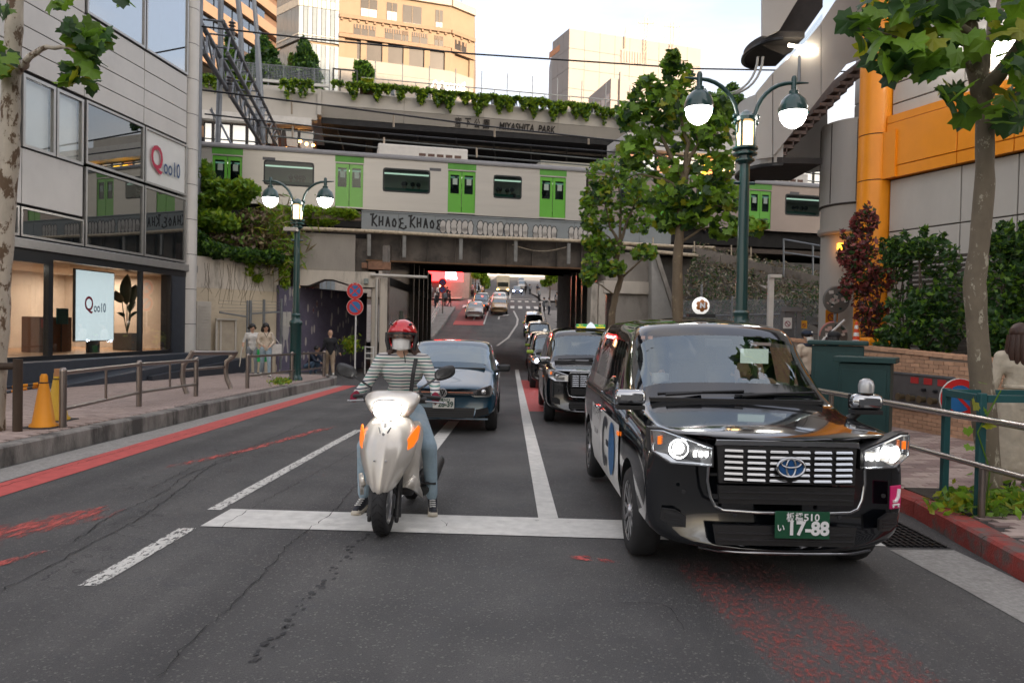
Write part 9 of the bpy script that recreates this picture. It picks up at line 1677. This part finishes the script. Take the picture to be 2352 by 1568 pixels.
W2, jj, kk=walker('woman in cream cardigan and jeans with white tote by the left railing', 609, 866, .205, 1.62, R(30), {'top':M_CRMC, 'pants':M_JEAN, 'shoe':M_SHOW}, dict(STEP, elL=(.24, .0, 1.05), wrL=(.10, -.18, .95), elR=(-.23, -.02, 1.05), wrR=(-.12, -.18, .96)), hair=M_HAIRB, hairlen=.2, vox=.014)
MB().box(jj['hipL']+V((.24, 0, .0)), (.30, .08, .32)).build('tote_bag', M_WHC, W2, bevel=.02);b=MB();b.tube([jj['shL']+V((0, -.06, .03)), jj['hipL']+V((.14, -.03, .16))], .01, 5);b.tube([jj['hipL']+V((.32, -.03, .16)), jj['shL']+V((.02, .05, .03))], .01, 5);b.build('bag_strap', M_WHC, W2);b=MB();b.tube([jj['shL'].lerp(jj['nek'], .5)+V((0, -.06, .04)), jj['che']+V((0, -.125, .0)), jj['shR'].lerp(jj['nek'], .5)+V((0, -.06, .04))], .010, 5);b.build('dark_trim', M_BLKC, W2)
CR={'pel':(0, .12, .36), 'wai':(0, .02, .5), 'che':(0, -.10, .66), 'nek':(0, -.2, .80), 'hed':(0, -.25, .92), 'hipL':(.1, .12, .34), 'hipR':(-.1, .12, .34), 'kneeL':(.15, -.25, .5), 'kneeR':(-.15, -.25, .5), 'ankL':(.13, -.05, .09), 'ankR':(-.13, -.05, .09), 'toeL':(.14, -.2, .03), 'toeR':(-.14, -.2, .03), 'shL':(.18, -.14, .74), 'shR':(-.18, -.14, .74), 'elL':(.2, -.3, .56), 'elR':(-.2, -.3, .56), 'wrL':(.1, -.42, .5), 'wrR':(-.1, -.42, .5)}
walker('man in dark jacket and jeans crouching by the mural', 714, 828, .0, 1.7, R(70), {'top':M_NAVC, 'pants':cloth('mid_denim', (.08, .13, .2)), 'shoe':M_TANC}, CR, Y=26.6, hair=M_HAIRB, vox=.016, hairlen=0)
walker('balding man in black jacket walking away along the mural', 758, 834, .0, 1.68, R(200), {'top':M_BLKC, 'pants':M_TANC, 'shoe':M_SHOW}, dict(STEP, wrL=(.30, -.12, .86), wrR=(-.30, .08, .86)), Y=26.4, vox=.016, bulk=1.15)
W3, jj, kk=walker('person in navy cap, white mask and cream jacket on the right pavement', 1852, 800, .135, 1.64, R(30), {'top':M_CRMC, 'pants':M_BLKC, 'shoe':M_SHOE}, {}, Y=14.2, vox=.013, mask=True, hair=M_HAIRB, bulk=1.1);H=jj['hed'];b=MB();b.ball(H+V((0, .01, .062)), (.104, .112, .075), 14);b.box(H+V((0, -.13, .055)), (.14, .10, .012));b.build('cap', M_NAVC, W3, smooth=60);b=MB();b.tube([jj['nek']+V((.09*cos(a*pi/6), .085*sin(a*pi/6), -.03))for a in range(13)], .035, 8);b.build('collar', M_NAVC, W3, smooth=60);MB().ball(H+V((0, -.105, .085)), .018, 8).build('badge', M_SWH, W3)
W4, jj, kk=walker('person in black cap with dark hair seen behind the green cabinets', 1914, 800, .135, 1.60, R(110), {'top':M_BLKC, 'pants':M_BLKC, 'shoe':M_SHOE}, {}, Y=13.0, vox=.015, hair=M_HAIRB, hairlen=.16);H=jj['hed'];b=MB();b.ball(H+V((0, .01, .055)), (.106, .115, .085), 14);b.box(H+V((0, -.13, .045)), (.15, .10, .012));b.build('cap', M_BLKC, W4, smooth=60)
W5, jj, kk=walker('long haired woman in cream trench coat behind the teal tree guard', 2333, 1119, .135, 1.62, R(160), {'top':cloth('ivory_trench', (.56, .49, .38)), 'pants':M_TANC, 'shoe':M_SHOE}, {'wrL':(.27, -.03, .80), 'wrR':(-.26, -.04, .80)}, Y=7.35, vox=.011, hair=M_HAIRR, hairlen=.34, coat=.82, bulk=1.12)
b=MB();b.box(jj['wrR'].lerp(jj['elR'], .25)+V((0, .06, 0)), (.05, .008, .05));b.build('cuff_buckle', mat('horn_buckle', (.12, .07, .04), .4), W5);MB().tube([V((.13*cos(a*pi/8)*kk, .115*sin(a*pi/8)*kk, 1.0*kk))for a in range(17)], .022, 6).build('belt', MATS['ivory_trench'], W5)
for o_, M_ in PLACE:o_.matrix_basis=M_
base=[]
for i, (tm, pm)in enumerate(((M_BLKC, M_BLKC), (M_WHC, M_NAVC), (M_NAVC, M_TANC), (M_GRYC, M_BLKC))):
 jj, kk=rig(1.66, STEP if i%2==0 else{});p=person('pedestrian', TM(0, 0, 0), jj, kk, {'top':tm, 'pants':pm, 'shoe':M_SHOE}, .028, 'pedestrians beyond the bridge', M_HAIRB, 0, False, hands=False);base.append(p)
used=set();rn=random.Random(14)
def put(i, M, lb, grp):
 if i in used:copy_tree(base[i], M, lb, grp)
 else:used.add(i);base[i].matrix_basis=M;base[i]['label']=lb;base[i]['group']=grp
KN=('tiny person in black', 'tiny person in white and navy', 'tiny person in navy and tan', 'tiny person in grey and black')
for x0, x1, Y0, Y1, n, where in((985, 1040, 74, 90, 10, 'left of the road beyond the underpass'), (1048, 1100, 96, 125, 10, 'on the far left pavement of the hill road'), (1232, 1290, 66, 92, 9, 'right of the road beyond the underpass'), (1205, 1235, 110, 150, 4, 'on the far right pavement of the hill road')):
 for q in range(n):i=rn.randrange(4);Y=rn.uniform(Y0, Y1);p=at(rn.uniform(x0, x1), 700, Y);put(i, TM(p.x, Y, rz(Y)+.22, rn.uniform(0, 6.28)), KN[i]+' '+where, 'pedestrians beyond the bridge')
for x, y in((1112, 213), (1141, 222), (1190, 226), (1215, 231), (1240, 236), (1285, 240), (1358, 246), (1372, 250), (905, 200), (985, 204), (1262, 240), (1345, 247)):i=rn.randrange(4);s, z=PK.px(x, y);p=PK.pt(s, zT-.35-.3*rn.random(), -1.3);put(i, TM(p.x, p.y, p.z, rn.uniform(2, 4)), KN[i]+' on the park roof behind the railing', 'people on the park roof')
for ops in CARS:
 for a, c, kd in ops[1]:
  for q in range(4 if kd=='w' else 1):
   i=(0, 2, 3)[rn.randrange(3)];p=TR.pt(a+(c-a)*rn.uniform(.2, .8), zbot, -.42-rn.random()*.25);put(i, TM(p.x, p.y, zbot+.36-(.66 if kd=='w' else .1), rn.uniform(2.4, 3.8)), ('passenger sitting inside the train seen through a window' if kd=='w' else 'passenger standing inside the train behind the door glass'), 'passengers in the train')
